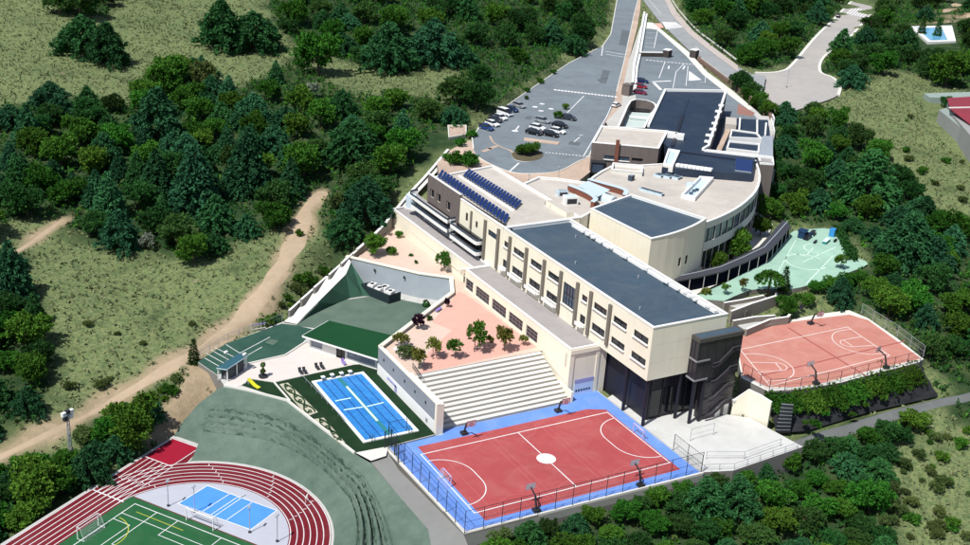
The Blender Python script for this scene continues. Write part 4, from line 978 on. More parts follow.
b = MB(); b.poly([V(*p, 21.6) for p in [(578,186),(588,181),(610,190),(598,197)]], 21.65, palebl); b.prism([V(*p, 21.6) for p in [(580,187),(588,183),(606,190),(597,195)]], ZR, 21.6, palebl); o = b.build('plant_roof'); tag(o, 'pale blue sheet metal roof between the two terracotta screens', 'plant roof')
b = MB(); b.cyl((*V(603,199,ZR), ZR), (*V(614,203,ZR), ZR), 1.5, 1.5, palebl, 14); o = b.build('ventilation_drum', smooth=True); tag(o, 'pale rounded duct drum lying at the right end of the terracotta screens', 'duct')
ZH = 20.25
for i, p in enumerate(((659.5,176.5),(668,177.5),(676.5,178.5))):
    roof_item('roof_skylight', ('left', 'middle', 'right')[i]+' one of the three dark skylights by the back edge of the beige roof', 'skylight', p, ZH, (2.3, 2.2, .6), palebl, .35, slate)['group'] = 'skylights on the beige hall roof'
for i, p in enumerate(((644.5,191),(651.5,193),(658.5,195))):
    roof_item('roof_skylight', ('left', 'middle', 'right')[i]+' one of the three slim skylights behind the gym roof', 'skylight', p, ZH, (1.3, 2.6, .6), palebl, .35, slate)['group'] = 'skylights on the beige hall roof'
roof_item('condenser', 'lone blue grey condenser between the screens and the brown entrance block', 'condenser', (631,180.5), ZH, (1.4, 1.1, 1.4), MATS['blue window glass'], .4, steel)
TRAY = thing('skylight_tray', 'long white skylight trough with curled end lying across the beige hall roof', 'skylight', (*V(697,190,ZH), ZH))
tp = [V(*p, ZH) for p in [(682,198),(694,201),(712,181),(700,180)]]
b = MB(); b.poly(ccw(tp), ZH+.25, palebl); b.build('trough', TRAY); b = MB(); b.wallpath(tp, .5, ZH, ZH+1.0, white, white, True); b.build('trough_rim', TRAY)
b = MB(); x, y = V(689.5,187.5,ZH); b.cyl((x, y, ZH), (x, y, ZH+1.2), 1.0, .9, palebl, 14); b.build('cowl', TRAY, smooth=True)
for p in ((694,191.5),(697,190.5),(691,194)):
    b = MB(); x, y = V(*p, ZH+.3); b.box((x, y, ZH+.5), (.8, .8, .5), glassb, .5); b.build('vent', TRAY)

# entrance block --------------------------------------------------------------------------------------
eb = [V(*p, 23) for p in [(592,142),(659,148),(668,130.6),(601,125.6)]]; eb = ccw(eb)
k0 = [i for i in range(4) if abs(eb[i][0]-V(592,142,23)[0]) < .01][0]
u = [edge_u(eb, k0, p, q) for p, q in (((604.7,153.4),(615,159.8)), ((618.3,154.4),(629,161.2)), ((632,156),(642.6,161.8)))]
eops = {k0: [O_(a[0][0], a[1][0], min(a[0][1], a[1][1]), max(a[0][1], a[1][1])-.5, g=(glassb, glassb, glass)[i], s=white if i < 2 else None, nx=2) for i, a in enumerate(u)]}
ENT = building('entrance_block', 'brown grey two storey entrance block with beige roof facing the paved plaza', 'school building', eb, 14.5, 23, taupe, beiger, eops, ph=.5, pw=.5)
A, B = eb[k0], eb[(k0+1) % 4]; tx, ty = (B[0]-A[0])/math.dist(A, B), (B[1]-A[1])/math.dist(A, B)
uu = edge_u(eb, k0, (617,150), (617,150))[0][0]; b = MB(); b.box((A[0]+tx*uu+ty*.3, A[1]+ty*uu-tx*.3, 19.5), (1.0, .7, 9.5), terra, math.atan2(ty, tx)); b.build('terracotta_fin', ENT)
x, y = V(597,172,15); kk = thing('entrance_kiosk', 'small black glazed porch box at the left foot of the brown entrance block', 'porch', (x, y, 15))
b = MB(); b.box((x, y, 16.5), (3.6, 3.0, 3.0), black, -.6); b.build('porch_wall', kk); b = MB(); b.box((x, y, 18.05), (3.9, 3.3, .12), dark, -.6); b.build('porch_roof', kk); b = MB(); b.box((x-.55*1.56*1, y-.83*1.56, 16.4), (2.8, .1, 2.2), glassb, -.6); b.build('porch_pane', kk)
WC = building('parapet_court', 'low white walled roof recess in front of the brown entrance block', 'roof recess', [V(*p, 21.5) for p in [(611.5,169),(642.5,172),(642.5,165),(613,162.5)]], 19.5, 21.5, offw, beiger, {}, ph=.9, pw=.3)

# light well ------------------------------------------------------------------------------------------
lw = [V(*p, 18.2) for p in smooth([(618,127),(624,114),(630.5,101),(641,99.5),(652,102),(656,107),(650,116),(644,127.5)], 2)]
LWL = thing('light_well', 'sunken courtyard with curved white rim and pale glazed floor beside the footpath', 'courtyard', (*lw[0], 15))
b = MB(); b.wallpath(lw, .6, 14, 18.2, taupe, white, True); b.build('rim_wall', LWL)
b = MB(); b.poly(ccw(lw), 15.2, mat('pale aqua floor', (.50, .58, .55), .6, .08)); b.build('pale_floor', LWL)
b = MB(); b.face([(*V(632,108.5,15.3), 15.6), (*V(651,110,15.3), 15.6), (*V(650,113,15.3), 15.6), (*V(631,112,15.3), 15.6)], glass); b.build('dark_glazing', LWL)
b = MB(); b.bar((*V(629,119,15.3), 16.2), (*V(648,121,15.3), 16.2), .4, white); b.bar((*V(633,103,15.3), 16.2), (*V(653,105.5,15.3), 16.2), .4, white); b.build('cross_beam', LWL)

# rear block with navy roof ----------------------------------------------------------------------------
RZ = 22.3
RB = [(664,91),(727,92),(709.5,148),(704,151),(755.5,157),(752.5,174.5),(662,167.5),(671,150),(647,127)]
rb = [V(*p, RZ) for p in RB]
REAR = thing('rear_block', 'large rear block with dark navy ridged roof and white parapet', 'school building', (*rb[0], 13))
b = MB(); q = ccw(rb)
for i in range(len(q)): wall_run(b, q[i], q[(i+1) % len(q)], 13, RZ, slated)
b.build('wall', REAR); b = MB(); b.poly(q, RZ-.01, slated); b.build('roof', REAR)
b = MB(); b.wallpath(offline([rb[8], rb[0], rb[1], rb[2], rb[3]], -.35), .7, RZ-.02, RZ+.75, white); b.build('parapet', REAR)
b = MB(); b.wallpath(offline([rb[3], rb[4]], -.35), .6, RZ-.02, RZ+.4, white); b.build('white_beam', REAR)
for f0, f1, w_, m_, h_ in ((.08, .98, .35, slated, .18), (.42, .98, .9, black, .45)):
    p0_, p1_ = np.array(V(690,95,RZ)), np.array(V(672,148,RZ)); u0, u1 = p0_+(p1_-p0_)*f0, p0_+(p1_-p0_)*f1; b = MB(); b.bar((*u0, RZ+.1), (*u1, RZ+.1), w_, m_, h_); b.build('roof_ridge', REAR)
b = MB(); u0, u1 = V(671,151,RZ), V(757,163,RZ); b.bar((*u0, RZ+.05), (*u1, RZ+.05), .5, black, .3); b.build('roof_step', REAR)
def slab(name, px, z0, z1, wm, tm, parent, rim=None):
    P = [V(*p, z1) for p in px]; b = MB(); b.prism(P, z0, z1, wm, tm); o = b.build(name, parent)
    if rim: b = MB(); b.wallpath(inset(P, .25), .5, z1+.002, z1+.45, rim, rim, True); b.build('rim', o)
    return o
for p in ((672,137.5),(679,139)):
    b = MB(); x, y = V(*p, RZ); b.box((x, y, RZ+.7), (2.0, 2.6, 1.5), white, .8); b.build('fan_unit', REAR)
slab('white_catwalk', [(668,150),(680,152),(673,167),(663,165)], RZ-1, RZ+.5, offw, palebl, REAR, white)
for i in range(9): b = MB(); x, y = V(678+4.0*i, 166.5+.55*i, RZ); b.box((x, y, RZ+.35), (1.2, 1.0, .7), white, .5); b.build('roof_vent', REAR)
for i in range(7): b = MB(); x, y = V(721-2.2*i, 106+6.0*i, RZ+.5); b.box((x+random.uniform(-.3, .3), y, RZ+.65), (1.1, random.uniform(1, 2.2), .5), white, .7); b.build('parapet_vent', REAR)
b = MB(); b.bar((*V(706,151.3,RZ), RZ+.2), (*V(772,158.5,RZ), RZ+.2), .8, white, .6); b.build('white_beam', REAR)
SIDE = thing('side_wing', 'low side wing with navy roof panels split by white ribs behind the curved hall', 'school building', (*V(740,140,19), 13))
slab('wing_body', [(722,118),(768,120),(772,155),(704,149)], 12, 17.5, taupe, slated, SIDE)
slab('roof_panel', [(731,130.5),(757,134),(762,140),(729,138.5)], 17.4, 18.6, white, slated, SIDE, white)
slab('roof_panel', [(728.5,142),(760,145),(759,153.5),(726,149.5)], 17.4, 18.6, white, slated, SIDE, white)
slab('tan_walkway', [(726,129),(730.5,130),(721,151),(716,150)], 17.4, 18.3, plazam, plazam, SIDE)
slab('plant_box', [(726,117),(736.5,118),(736.5,125),(725.5,124)], 17.4, 20, beiger, beiger, SIDE)
slab('grey_box', [(762,136),(773,136),(773,156),(759,155)], 14, 19.4, steel, steel, SIDE)
for p, q in (((740,119),(739,131)), ((757,121),(757,134)), ((766,124),(765,136))):
    b = MB(); b.bar((*V(*p, 18), 18.2), (*V(*q, 18), 18.2), .5, white); b.build('white_rib', SIDE)
slab('solar_canopy', [(736,158),(753,160.5),(751.5,172),(735,170)], RZ+.02, RZ+.35, steel, solarm, SIDE)
slab('end_pavilion', [(757.5,157),(773,158),(774,165.5),(759.5,164.5)], 6, 20.4, taupe, greyr, SIDE, white)
x, y = V(767,175,17); b = MB(); b.box((x-.2, y-.4, 17), (3.6, .5, 3.6), glassb, math.atan2(V(774,165.5,20.4)[1]-V(759.5,164.5,20.4)[1], V(774,165.5,20.4)[0]-V(759.5,164.5,20.4)[0])); b.build('end_window', SIDE)

# stands, walls and terrace edges -----------------------------------------------------------------------
GS = thing('grandstand', 'pale concrete grandstand steps descending from the tree terrace to the sports court', 'grandstand', (-22, 13.9, 0))
ns = 12
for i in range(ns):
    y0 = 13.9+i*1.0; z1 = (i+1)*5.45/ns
    child_box(GS, 'step', -35.4, -6.95+0*i, y0, y0+1.02, -.4, z1, mat('shaded riser concrete', (.36, .33, .29), .95, .12), mat('sunlit step concrete', (.60, .595, .565), .9, .05, .5, .1))  # riser shade painted as a darker concrete, sunlit treads as a paler one
child_box(GS, 'side_stringer', -6.9, -6.45, 13.7, 26.2, -.4, 2.2, cream)
SWL = thing('stand_side_wall', 'long wall painted grey above white between the pool and the tree terrace', 'wall', (-36.6, 26, 0))
child_box(SWL, 'grey_band', -37.0, -36.5, 13.5, 38.3, 2.6, 6.15, greyw); child_box(SWL, 'white_band', -37.06, -36.5, 13.4, 38.3, -.4, 2.597, white)
child_box(SWL, 'end_pier', -36.98, -35.5, 12.6, 13.39, -.4, 6.2, cream); b = MB(); b.box((-36.6, 25.5, 6.25), (.75, 25.8, .2), cream); b.build('wall_cap', SWL)
child_box(SWL, 'inner_face', -36.49, -35.45, 13.4, 26, -.4, 6.1, cream)
b = MB(); 
for y in (17, 21.5, 26, 31, 35.5): b.box((-37.05, y, 4.6), (.14, .35, .5), dark)
b.build('wall_lamp', SWL)
b = MB(); b.box((-37.08, 31.5, 1.7), (.06, 4.2, .5), door_l); b.box((-37.08, 29.6, 1.1), (.06, 1.0, 1.4), door_l); b.build('painted_sign', SWL); b = MB(); b.box((-37.08, 16.2, 1.3), (.06, .8, .8), greyw); b.build('wall_hatch', SWL)
YW = thing('yard_wall', 'blue grey painted retaining wall with cream cap around the sunken turf yard', 'wall', (-18, 70, 0))
b = MB(); yp = [(-36.6, 38.3), (-10.6, 57.2), (-7.0, 64.8), (-12.7, 69.6), (-24.2, 84.8)]; b.wallpath(yp, .5, -.3, 6.1, yardw, cream); b.build('wall_face', YW)
b = MB(); b.wallpath(yp, .9, 6.1, 6.35, cream); b.build('wall_cap', YW)
b = MB()
for p in ((-15, 72.3), (-19.6, 78.5), (-24.8, 46.8)): b.box((p[0]-.3, p[1]-.3, 4.6), (.3, .3, .6), dark)
b.build('wall_lamp', YW)
# sloping left edge of the yard: concrete band above a turf slope
SE = thing('sloping_wall', 'pale concrete wall sloping down the left side of the sunken turf yard', 'wall', (*V(315,295,3), 0))
e0 = [(*V(x, y, z), z) for x, y, z in [(347,256,6.3),(338,266,5.6),(326,278,4.4),(312,293,2.9),(298,309,1.5),(284,321.5,.6)]]
e1 = [(*V(x, y, z), z) for x, y, z in [(351,262,6.1),(346,274,5.3),(332,288,4.1),(318,302,2.7),(306,314,1.3),(297,324,.5)]]
b = MB()
for i in range(5):
    b.face([e0[i], e1[i], e1[i+1], e0[i+1]], offw); b.face([(e0[i][0], e0[i][1], -2), e0[i], e0[i+1], (e0[i+1][0], e0[i+1][1], -2)], offw)
    b.face([e1[i], (e1[i][0], e1[i][1], e1[i][2]-.5), (e1[i+1][0], e1[i+1][1], e1[i+1][2]-.5), e1[i+1]], offw)
b.build('wall_band', SE)
e2 = [(*V(x, y, .32), .32) for x, y in [(372,296),(363,296),(350,298),(338,303),(322,309),(306,318)]]
b = MB()
for i in range(5): b.face([(*e1[i][:2], e1[i][2]-.15), e2[i], e2[i+1], (*e1[i+1][:2], e1[i+1][2]-.15)], mat('slope turf', (.035, .10, .065), .95, .25, .3, .07))
o = b.build('turf_slope'); o['kind'] = 'structure'
# fence-like stepped blocks outside the sloping wall
SB = thing('stepped_wall', 'stepped pale wall segments climbing beside the dirt track', 'wall', (*V(320,280,3), 0))
for (p, z) in (((357,252),6.4), ((345,262),6.0), ((333,273),5.2), ((318,286),4.0), ((305,298),3.0), ((293,309),2.0)):
    x0, y0 = V(p[0]-4, p[1]+3.5, z); x1, y1 = V(p[0]+9, p[1]-8, z); b = MB(); b.wallpath([(x0, y0), (x1, y1)], .5, z-3, z+.5, concd, white); b.build('wall_segment', SB)
# left boundary wall of the upper terrace, and the road edge to the car park
BW = thing('boundary_wall', 'pale boundary wall running from the terrace up to the entrance plaza', 'wall', (*V(400,210,9), 8))
bp_ = [(357,252,6.4),(372,239,6.8),(385,226,7.5),(394,214,8.6),(408,197,10.5),(424,180,12.5),(437,165,14.2),(448,151.5,15)]
P = [(*V(*p), p[2]) for p in bp_]; b = MB(); b.wallpath([p[:2] for p in P], .7, lambda i: P[i][2]-7, lambda i: P[i][2]+.7, concd, white); b.build('wall_face', BW)
P2 = [(*V(x+3.5, y+2.5, z-.3), z-.3) for x, y, z in bp_[3:]]; b = MB()
for i in range(len(P2)-1):
    a, c, = P[3+i], P[4+i]; b.face([(a[0], a[1], a[2]+.1), P2[i], P2[i+1], (c[0], c[1], c[2]+.1)], offw)
b.build('wall_ledge', BW)
# terrace parapets and ramps on the right of the classroom block
RP = thing('ramp_walls', 'grey ramp walls with white caps zigzagging down to the faded red court', 'ramp', (*V(765,310,6), 4))
for pts, z0 in (([(724,302.5),(742,299.5),(764,295)], 7.6), ([(731,311),(752,303),(776,295.5),(777,293)], 7.9), ([(733,320.5),(755,316.5),(775,315)], 6.4), ([(746,329),(770,319),(788,316.5),(790,314)], 6.2)):
    b = MB(); Q = [V(*p, z0) for p in pts]; b.wallpath(Q, .55, 4.0, z0, mat('grey brown render', (.24, .215, .185), .9, .08), white); b.build('ramp_wall', RP)
for pts, z0 in (([(724,304),(764,296.5),(774,297),(746,311)], 6.7), ([(733,322),(774,316.5),(784,319),(748,332)], 5.2)):
    b = MB(); b.prism([V(*p, z0) for p in pts], 3.5, z0, MATS['grey brown render'], conc); b.build('ramp_floor', RP)

# covered walkway -----------------------------------------------------------------------------------------
CWY = thing('covered_walkway', 'long bent walkway with dark metal roof on white posts by the mint playground', 'covered walkway', (*V(735,275,7), 7))
ZC = 10.2
tq = [(672.5,276.5),(696,271),(719.4,265.5),(741,255.5),(759,246.5),(771,233.5),(783,220)]
bq = [(675,282),(700,277.5),(722,272.2),(745,263),(769,251.8),(780,240),(791,227.5)]
b = MB(); T = [V(*p, ZC) for p in tq]; Bt = [V(*p, ZC-.25) for p in bq]; wr = mat('dark standing seam roof', (.055, .055, .065), .45, .12, .8)
for i in range(len(T)-1):
    c0 = tuple((np.array(T[i])+np.array(Bt[i]))/2); c1 = tuple((np.array(T[i+1])+np.array(Bt[i+1]))/2)
    b.face([(*T[i], ZC), (*c0, ZC+.35), (*c1, ZC+.35), (*T[i+1], ZC)], wr); b.face([(*c0, ZC+.35), (*Bt[i], ZC-.1), (*Bt[i+1], ZC-.1), (*c1, ZC+.35)], wr)
    b.face([(*Bt[i], ZC-.4), (*Bt[i+1], ZC-.4), (*Bt[i+1], ZC-.1), (*Bt[i], ZC-.1)], dark); b.face([(*T[i], ZC-.4), (*Bt[i], ZC-.4), (*Bt[i+1], ZC-.4), (*T[i+1], ZC-.4)], dark)
b.build('roof', CWY)
b = MB()
for i in range(len(T)-1):
    c0 = (np.array(T[i])+np.array(Bt[i]))/2; c1 = (np.array(T[i+1])+np.array(Bt[i+1]))/2; b.bar((*c0, ZC+.42), (*c1, ZC+.42), .25, steel, .14)
b.build('roof_ridge', CWY)
PT = resample([(*p, 0) for p in Bt], 14)
for p in PT:
    b = MB(); b.bar((p[0], p[1], 6.9), (p[0], p[1], ZC-.3), .13, MATS['concrete']); b.build('post', CWY)
b = MB(); b.wallpath([tuple(np.array(p)*.16+np.array(q)*.84) for p, q in zip(T, Bt)], .2, 6.9, ZC-.42, mat('walkway shade navy', (.006, .007, .014), 1.0, .1, spec=0)); b.build('back_wall', CWY)  # near-black sheet close behind the posts, painting the shade under the roof

# ------------------------------------------------------------------ pool and deck
PX0, PX1, PY0, PY1 = -50.1, -39.7, 14.9, 39.5
POOL = thing('swimming_pool', 'rectangular blue swimming pool with white coping sunk in the dark green deck', 'swimming pool', (-45, 27, .3))
b = MB(); b.wallpath([(PX0, PY0), (PX1, PY0), (PX1, PY1), (PX0, PY1)], .62, .2, .50, white, white, True); b.build('coping', POOL)
b = MB(); b.poly([(PX0+.3, PY0+.3), (PX1-.3, PY0+.3), (PX1-.3, PY1-.3), (PX0+.3, PY1-.3)], .36, water); b.build('water', POOL)
rope = mat('navy lane rope', (.02, .06, .22), .6, .1)
for x in (-48.4, -46.6, -43.2, -41.4):
    b = MB(); b.bar((x, PY0+.4, .40), (x, PY1-.4, .40), .12, rope); b.build('lane_rope', POOL)
xm = (PX0+PX1)/2
b = MB(); b.box((xm, (PY0+PY1)/2, .43), (.75, PY1-PY0-.7, .14), teal); b.build('pool_boom', POOL)
b = MB(); b.box((xm-.1, 27.8, .56), (.40, 14.5, .12), tealw); b.build('boom_cover', POOL)
for p, q in (((335.5,401),(351,398)), ((343.8,410),(362.8,407)), ((367,406.6),(383.5,402.6))):
    a, c = V(*p, .42), V(*q, .42); b = MB(); b.bar((*a, .43), (*c, .43), .30, tealw, .1); b.build('cross_float', POOL)
for i in range(4):
    p = V((323, 332, 341.3, 350)[i], (380, 377.6, 376, 374.3)[i], .5); r = thing('starting_block', ('leftmost', 'second from left', 'third from left', 'rightmost')[i]+' of the four white starting blocks at the far end of the pool', 'starting block', (*p, .3), group='starting blocks at the pool')
    b = MB(); b.box((p[0], p[1], .75), (.35, .4, .8), greyw); b.build('pedestal', r); b = MB(); b.box((p[0], p[1], 1.22), (.75, .8, .14), white); b.build('platform', r); b = MB(); b.bar((p[0]-.3, p[1]-.36, 1.0), (p[0]+.3, p[1]-.36, 1.0), .06, steel); b.build('hand_rail', r)
for x in (-48.6, -41.2): # ladders at the near end
    r = thing('pool_ladder', ('left' if x < -45 else 'right')+' steel ladder at the near end of the blue pool', 'ladder', (x, PY0, .4), group='pool ladders')
    for s in (-.28, .28): b = MB(); b.bar((x+s, PY0-.4, .5), (x+s, PY0-.3, 1.3), .07, dark); b.bar((x+s, PY0-.3, 1.3), (x+s, PY0+.35, 1.25), .07, dark); b.bar((x+s, PY0+.35, 1.25), (x+s, PY0+.4, .1), .07, dark); b.build('rail', r)
    b = MB(); b.bar((x-.28, PY0+.4, .45), (x+.28, PY0+.4, .45), .07, dark); b.build('rung', r)
r = thing('pool_net_post', 'thin dark net frame standing over the near right end of the pool', 'net', (-42, 16, .4))
for x in (-44.6, -41.0): b = MB(); b.bar((x, 16.5, .4), (x, 16.5, 2.4), .09, dark); b.build('post', r)
b = MB(); b.bar((-44.6, 16.5, 2.3), (-41, 16.5, 2.3), .06, dark); b.build('crossbar', r)
# thin rail along the deck
r = thing('deck_rail', 'thin pale rail dividing the dark green deck left of the pool', 'rail', (*V(320,398,.3), .3))
p, q = V(301,377,.3), V(344,422,.3)
b = MB(); b.bar((*p, 1.0), (*q, 1.0), .07, steel); b.build('top_rail', r)
for i in range(9): t = i/8; x, y = p[0]+(q[0]-p[0])*t, p[1]+(q[1]-p[1])*t; b = MB(); b.bar((x, y, .3), (x, y, 1.0), .06, steel); b.build('post', r)
# ornamental beds
pebble = mat('beige pebble', (.46, .43, .33), .95, .2, 2.0, .3); swirlm = mat('clipped dark hedge', (.012, .045, .012), .95, .3, 2.0)
for k, (px, lab) in enumerate((([(279.6,384.5),(288,383),(318,412.4),(307.6,416.5)], 'upper'), ([(313.7,419.5),(323.6,418),(345,442.8),(339,442.5)], 'lower'))):
    P = [V(*p, .3) for p in px]; r = thing('ornamental_bed', lab+' beige pebble bed with dark scrolling hedges beside the deck path', 'flower bed', (*P[0], .3), group='pebble beds on the deck')
    b = MB(); b.prism(ccw(P), .2, .40, pebble); b.build('pebble_surface', r)
    a, c = (np.array(P[0])+np.array(P[1]))/2, (np.array(P[2])+np.array(P[3]))/2; ax = c-a; Ln = np.linalg.norm(ax); ax /= Ln; w0 = np.linalg.norm(np.array(P[0])-np.array(P[1]))/2; w1 = np.linalg.norm(np.array(P[2])-np.array(P[3]))/2; nn = np.array([-ax[1], ax[0]])
    for ph in (0, math.pi):
        pts = []
        for i in range(40):
            t = i/39; w = (w0*(1-t)+w1*t)*.72; pts.append(tuple(a+ax*Ln*(.04+.92*t)+nn*w*math.sin(t*Ln/1.55+ph)))
        b = MB(); b.wallpath(pts, .20, .40, .62, swirlm); b.build('scroll_hedge', r)
    for i in range(int(Ln/2.2)):
        t = (i+.5)/int(Ln/2.2); o = a+ax*Ln*t; b = MB(); b.wallpath([tuple(o+.5*np.array([math.cos(q), math.sin(q)])*(.4+.6*q/5)) for q in np.linspace(0, 5, 12)], .16, .40, .60, swirlm); b.build('curl_hedge', r)

# pavilion --------------------------------------------------------------------------------------------
pv = [np.array(V(*p, 3.7)) for p in [(302.6,335.4),(378,359),(393,335.4),(328.6,320.5)]]
PAV = thing('pool_pavilion', 'white changing pavilion with broad flat green roof beside the sunken yard', 'pavilion', (*pv[0], .3))
b = MB(); b.prism(ccw([tuple(p) for p in pv]), 3.42, 3.7, roofg, roofg, True); b.build('roof', PAV)
o_ = offline([tuple(p) for p in pv], -.02, True)
b = MB(); b.bar((*pv[0], 3.5), (*pv[1], 3.5), .3, white, .32); b.bar((*pv[0], 3.5), (*pv[3], 3.5), .3, white, .32); b.build('fascia', PAV)
fd = (pv[1]-pv[0]); fl_ = np.linalg.norm(fd); fd = fd/fl_; inw = (pv[3]-pv[0]); inw = inw/np.linalg.norm(inw)
def pvp(u, v): return tuple(pv[0]+fd*u+inw*v)
b = MB(); A, B = pvp(.6, 1.6), pvp(fl_-1.2, 1.6); LL = math.dist(A, B)
pops = [(.3, 3.2, 1.0, 3.0, .2), (6.6, 8.8, .3, 2.9, .3), (9.3, LL-.5, .9, 2.9, .25)]
wall_run(b, A, B, .2, 3.42, white, pops); wall_run(b, pvp(.6, 8), A, .2, 3.42, white); wall_run(b, B, pvp(fl_-1.2, 8), .2, 3.42, white); b.build('wall', PAV)
gp = mat('grey blue shutter', (.30, .33, .40), .6, .1)
window(PAV, A, B, .3, 3.2, 1.0, 3.0, .2, 3, 1, gp, steel); window(PAV, A, B, 6.6, 8.8, .3, 2.9, .3, 2, 1, glass, dark, name='door'); window(PAV, A, B, 9.3, LL-.5, .9, 2.9, .25, 4, 1, gp, steel)
for u in (4.3, 5.5): b = MB(); x, y = A[0]+(B[0]-A[0])*u/LL, A[1]+(B[1]-A[1])*u/LL; b.cyl((x, y, 2.6), (x+fd[1]*.12, y-fd[0]*.12, 2.6), .28, .28, black, 12); b.build('round_vent', PAV)
# kiosk
kq = [np.array(V(*p, 3.1)) for p in [(216.5,367.6),(226.5,369.3),(247.5,355.5),(239,353)]]
KI = thing('shade_kiosk', 'small open kiosk with pitched teal blue roof at the corner of the green court', 'kiosk', (*kq[0], .3))
b = MB(); tr_ = mat('teal blue sheet roof', (.035, .105, .135), .5, .12); b.prism(ccw([tuple(p) for p in kq]), 2.9, 3.1, tr_, tr_, True); b.build('roof', KI)
b = MB(); b.bar((*kq[0], 3.0), (*kq[1], 3.0), .16, palebl); b.bar((*kq[1], 3.0), (*kq[2], 3.0), .16, palebl); b.build('gutter', KI)
for i, p in enumerate(kq+[(kq[1]+kq[2])/2]):
    q = p*.9+sum(kq)/4*.1; b = MB(); b.bar((*q, .3), (*q, 2.9), .22, white); b.build('post', KI)
c0 = sum(kq)/4; b = MB(); q = [tuple(c0+(p-c0)*.72) for p in kq]; b.prism(ccw(q), .3, 2.5, mat('kiosk wall', (.07, .08, .09), .8, .1)); b.build('back_wall', KI)
b = MB(); p = c0*.45+(kq[0]*.5+kq[1]*.5)*.55; b.box((p[0], p[1], .9), (1.0, .8, 1.2), white); b.build('counter', KI)
for p in ((226,352.5),(244.5,354.5)):
    x, y = V(*p, 4); r = thing('court_lamp', 'small white lamp head on a pole '+('left of' if p[0] < 230 else 'right of')+' the teal kiosk roof', 'lamp', (x, y, .3), group='lamps by the kiosk')
    b = MB(); b.bar((x, y, .3), (x, y, 4), .1, steel); b.build('pole', r); b = MB(); b.box((x, y, 4.1), (.7, .5, .35), white, .5); b.build('lamp_head', r)
# slide
x, y = V(254,385,.3); r = thing('slide', 'bright yellow curved slide on the dark green deck', 'slide', (x, y, .3))
p = [(*V(248.5,384,.3), 1.5), (*V(251,385,.3), 1.1), (*V(255,387,.3), .65), (*V(259.5,389,.3), .5)]
b = MB()
for i in range(3): b.bar(p[i], p[i+1], .75, yellow, .2)
b.build('chute', r); b = MB(); b.bar((p[0][0], p[0][1], .3), p[0], .2, steel); b.bar((p[0][0]-.6, p[0][1]+.3, .3), p[0], .12, steel); b.build('ladder', r)
# pool furniture
CH = []
def lounger(p, lab, m=dark):
    x, y = V(*p, .3); r = thing('lounge_chair', lab, 'chair', (x, y, .3), group='loungers on the stone terrace')
    b = MB(); b.box((x, y, .62), (.65, 1.3, .12), m); b.build('seat', r); b = MB(); b.bar((x, y+.6, .65), (x, y+1.0, 1.25), .62, m, .08); b.build('backrest', r)
    for sx, sy in ((-.26, -.5), (.26, -.5), (-.26, .5), (.26, .5)): b = MB(); b.bar((x+sx, y+sy, .3), (x+sx, y+sy, .58), .07, steel); b.build('leg', r)
for p, l in (((301,373.5),'leftmost dark lounger along the lower edge of the stone terrace'), ((305.2,373),'second dark lounger from the left along the stone terrace edge'), ((317.5,369),'third dark lounger from the left along the stone terrace edge'), ((322.5,368.3),'rightmost dark lounger along the stone terrace edge')): lounger(p, l)
lounger((344,364.3), 'lilac lounger at the far right corner of the stone terrace', purple)
x, y = V(263,377,.3); r = thing('potted_topiary', 'two tiered dark topiary in a round pot on the stone terrace', 'potted plant', (x, y, .3))
b = MB(); b.cyl((x, y, .3), (x, y, .7), .8, .9, dark, 14); b.build('pot', r); b = MB(); b.cyl((x, y, .7), (x, y, 3.4), .1, .06, bark, 6); b.build('stem', r)
def leafball(parent, name, cx_, cy_, cz, rad, n, m, ls=.25):
    b = MB()
    for i in range(n):
        v = Vector((random.gauss(0, 1), random.gauss(0, 1), random.gauss(0, 1))).normalized(); c = Vector((cx_, cy_, cz))+v*rad*random.uniform(.6, 1.05)
        t = v.cross(Vector((random.random(), random.random(), random.random()))).normalized()*ls; u = v.cross(t).normalized()*ls*.7+v*ls*.3
        b.face([c-t-u, c+t-u, c+t+u, c-t+u], m)
    return b.build(name, parent)
leafball(r, 'lower_tier', x, y, 1.7, .6, 90, lf_olive, .16); leafball(r, 'upper_tier', x, y, 3.0, .55, 90, lf_olive, .16)
# terrace bench and rail
x, y = V(438.5,311,5.5); r = thing('bench', 'lilac bench on the tree terrace near the yard wall', 'bench', (x, y, 5.5))
b = MB(); b.box((x, y, 5.95), (2.2, .6, .1), purple, .6); b.build('seat', r)
for s in (-.8, .8): b = MB(); b.box((x+s*.82, y+s*.56, 5.72), (.12, .5, .4), steel, .6); b.build('leg', r)
r = thing('stair_grille', 'grey metal guard grille at the corner of the grandstand top', 'railing', (*V(417,374,5.5), 5.5))
p, q = V(412.5,368,5.5), V(421,380,5.5)
for i in range(10): t = i/9; b = MB(); b.bar((p[0]+(q[0]-p[0])*t, p[1]+(q[1]-p[1])*t, 5.5), (p[0]+(q[0]-p[0])*t, p[1]+(q[1]-p[1])*t, 6.6), .06, dark); b.build('baluster', r)
b = MB(); b.bar((*p, 6.6), (*q, 6.6), .09, dark); b.build('rail', r); b = MB(); b.bar((*p, 5.7), (*q, 5.7), .06, dark); b.build('rail', r)
# white boulders in the terrace border
for i, (p, l) in enumerate((((397,350),'pale boulder beside the yellow green shrub'), ((402,356),'pale boulder at the foot of the olive shrub'), ((401,345),'white angular rock in the terrace border'))):
    x, y = V(*p, 5.5); bm = bmesh.new(); bmesh.ops.create_icosphere(bm, subdivisions=2, radius=.7)
    for v in bm.verts: v.co *= 1+.25*math.sin(v.co.x*5+i)*math.cos(v.co.y*4+v.co.z*3); v.co.z *= .6
    me = bpy.data.meshes.new('boulder'); bm.to_mesh(me); bm.free(); me.materials.append(offw); o = bpy.data.objects.new('boulder', me); COL.objects.link(o); o.location = (x, y, 5.75); tag(o, l, 'rock')
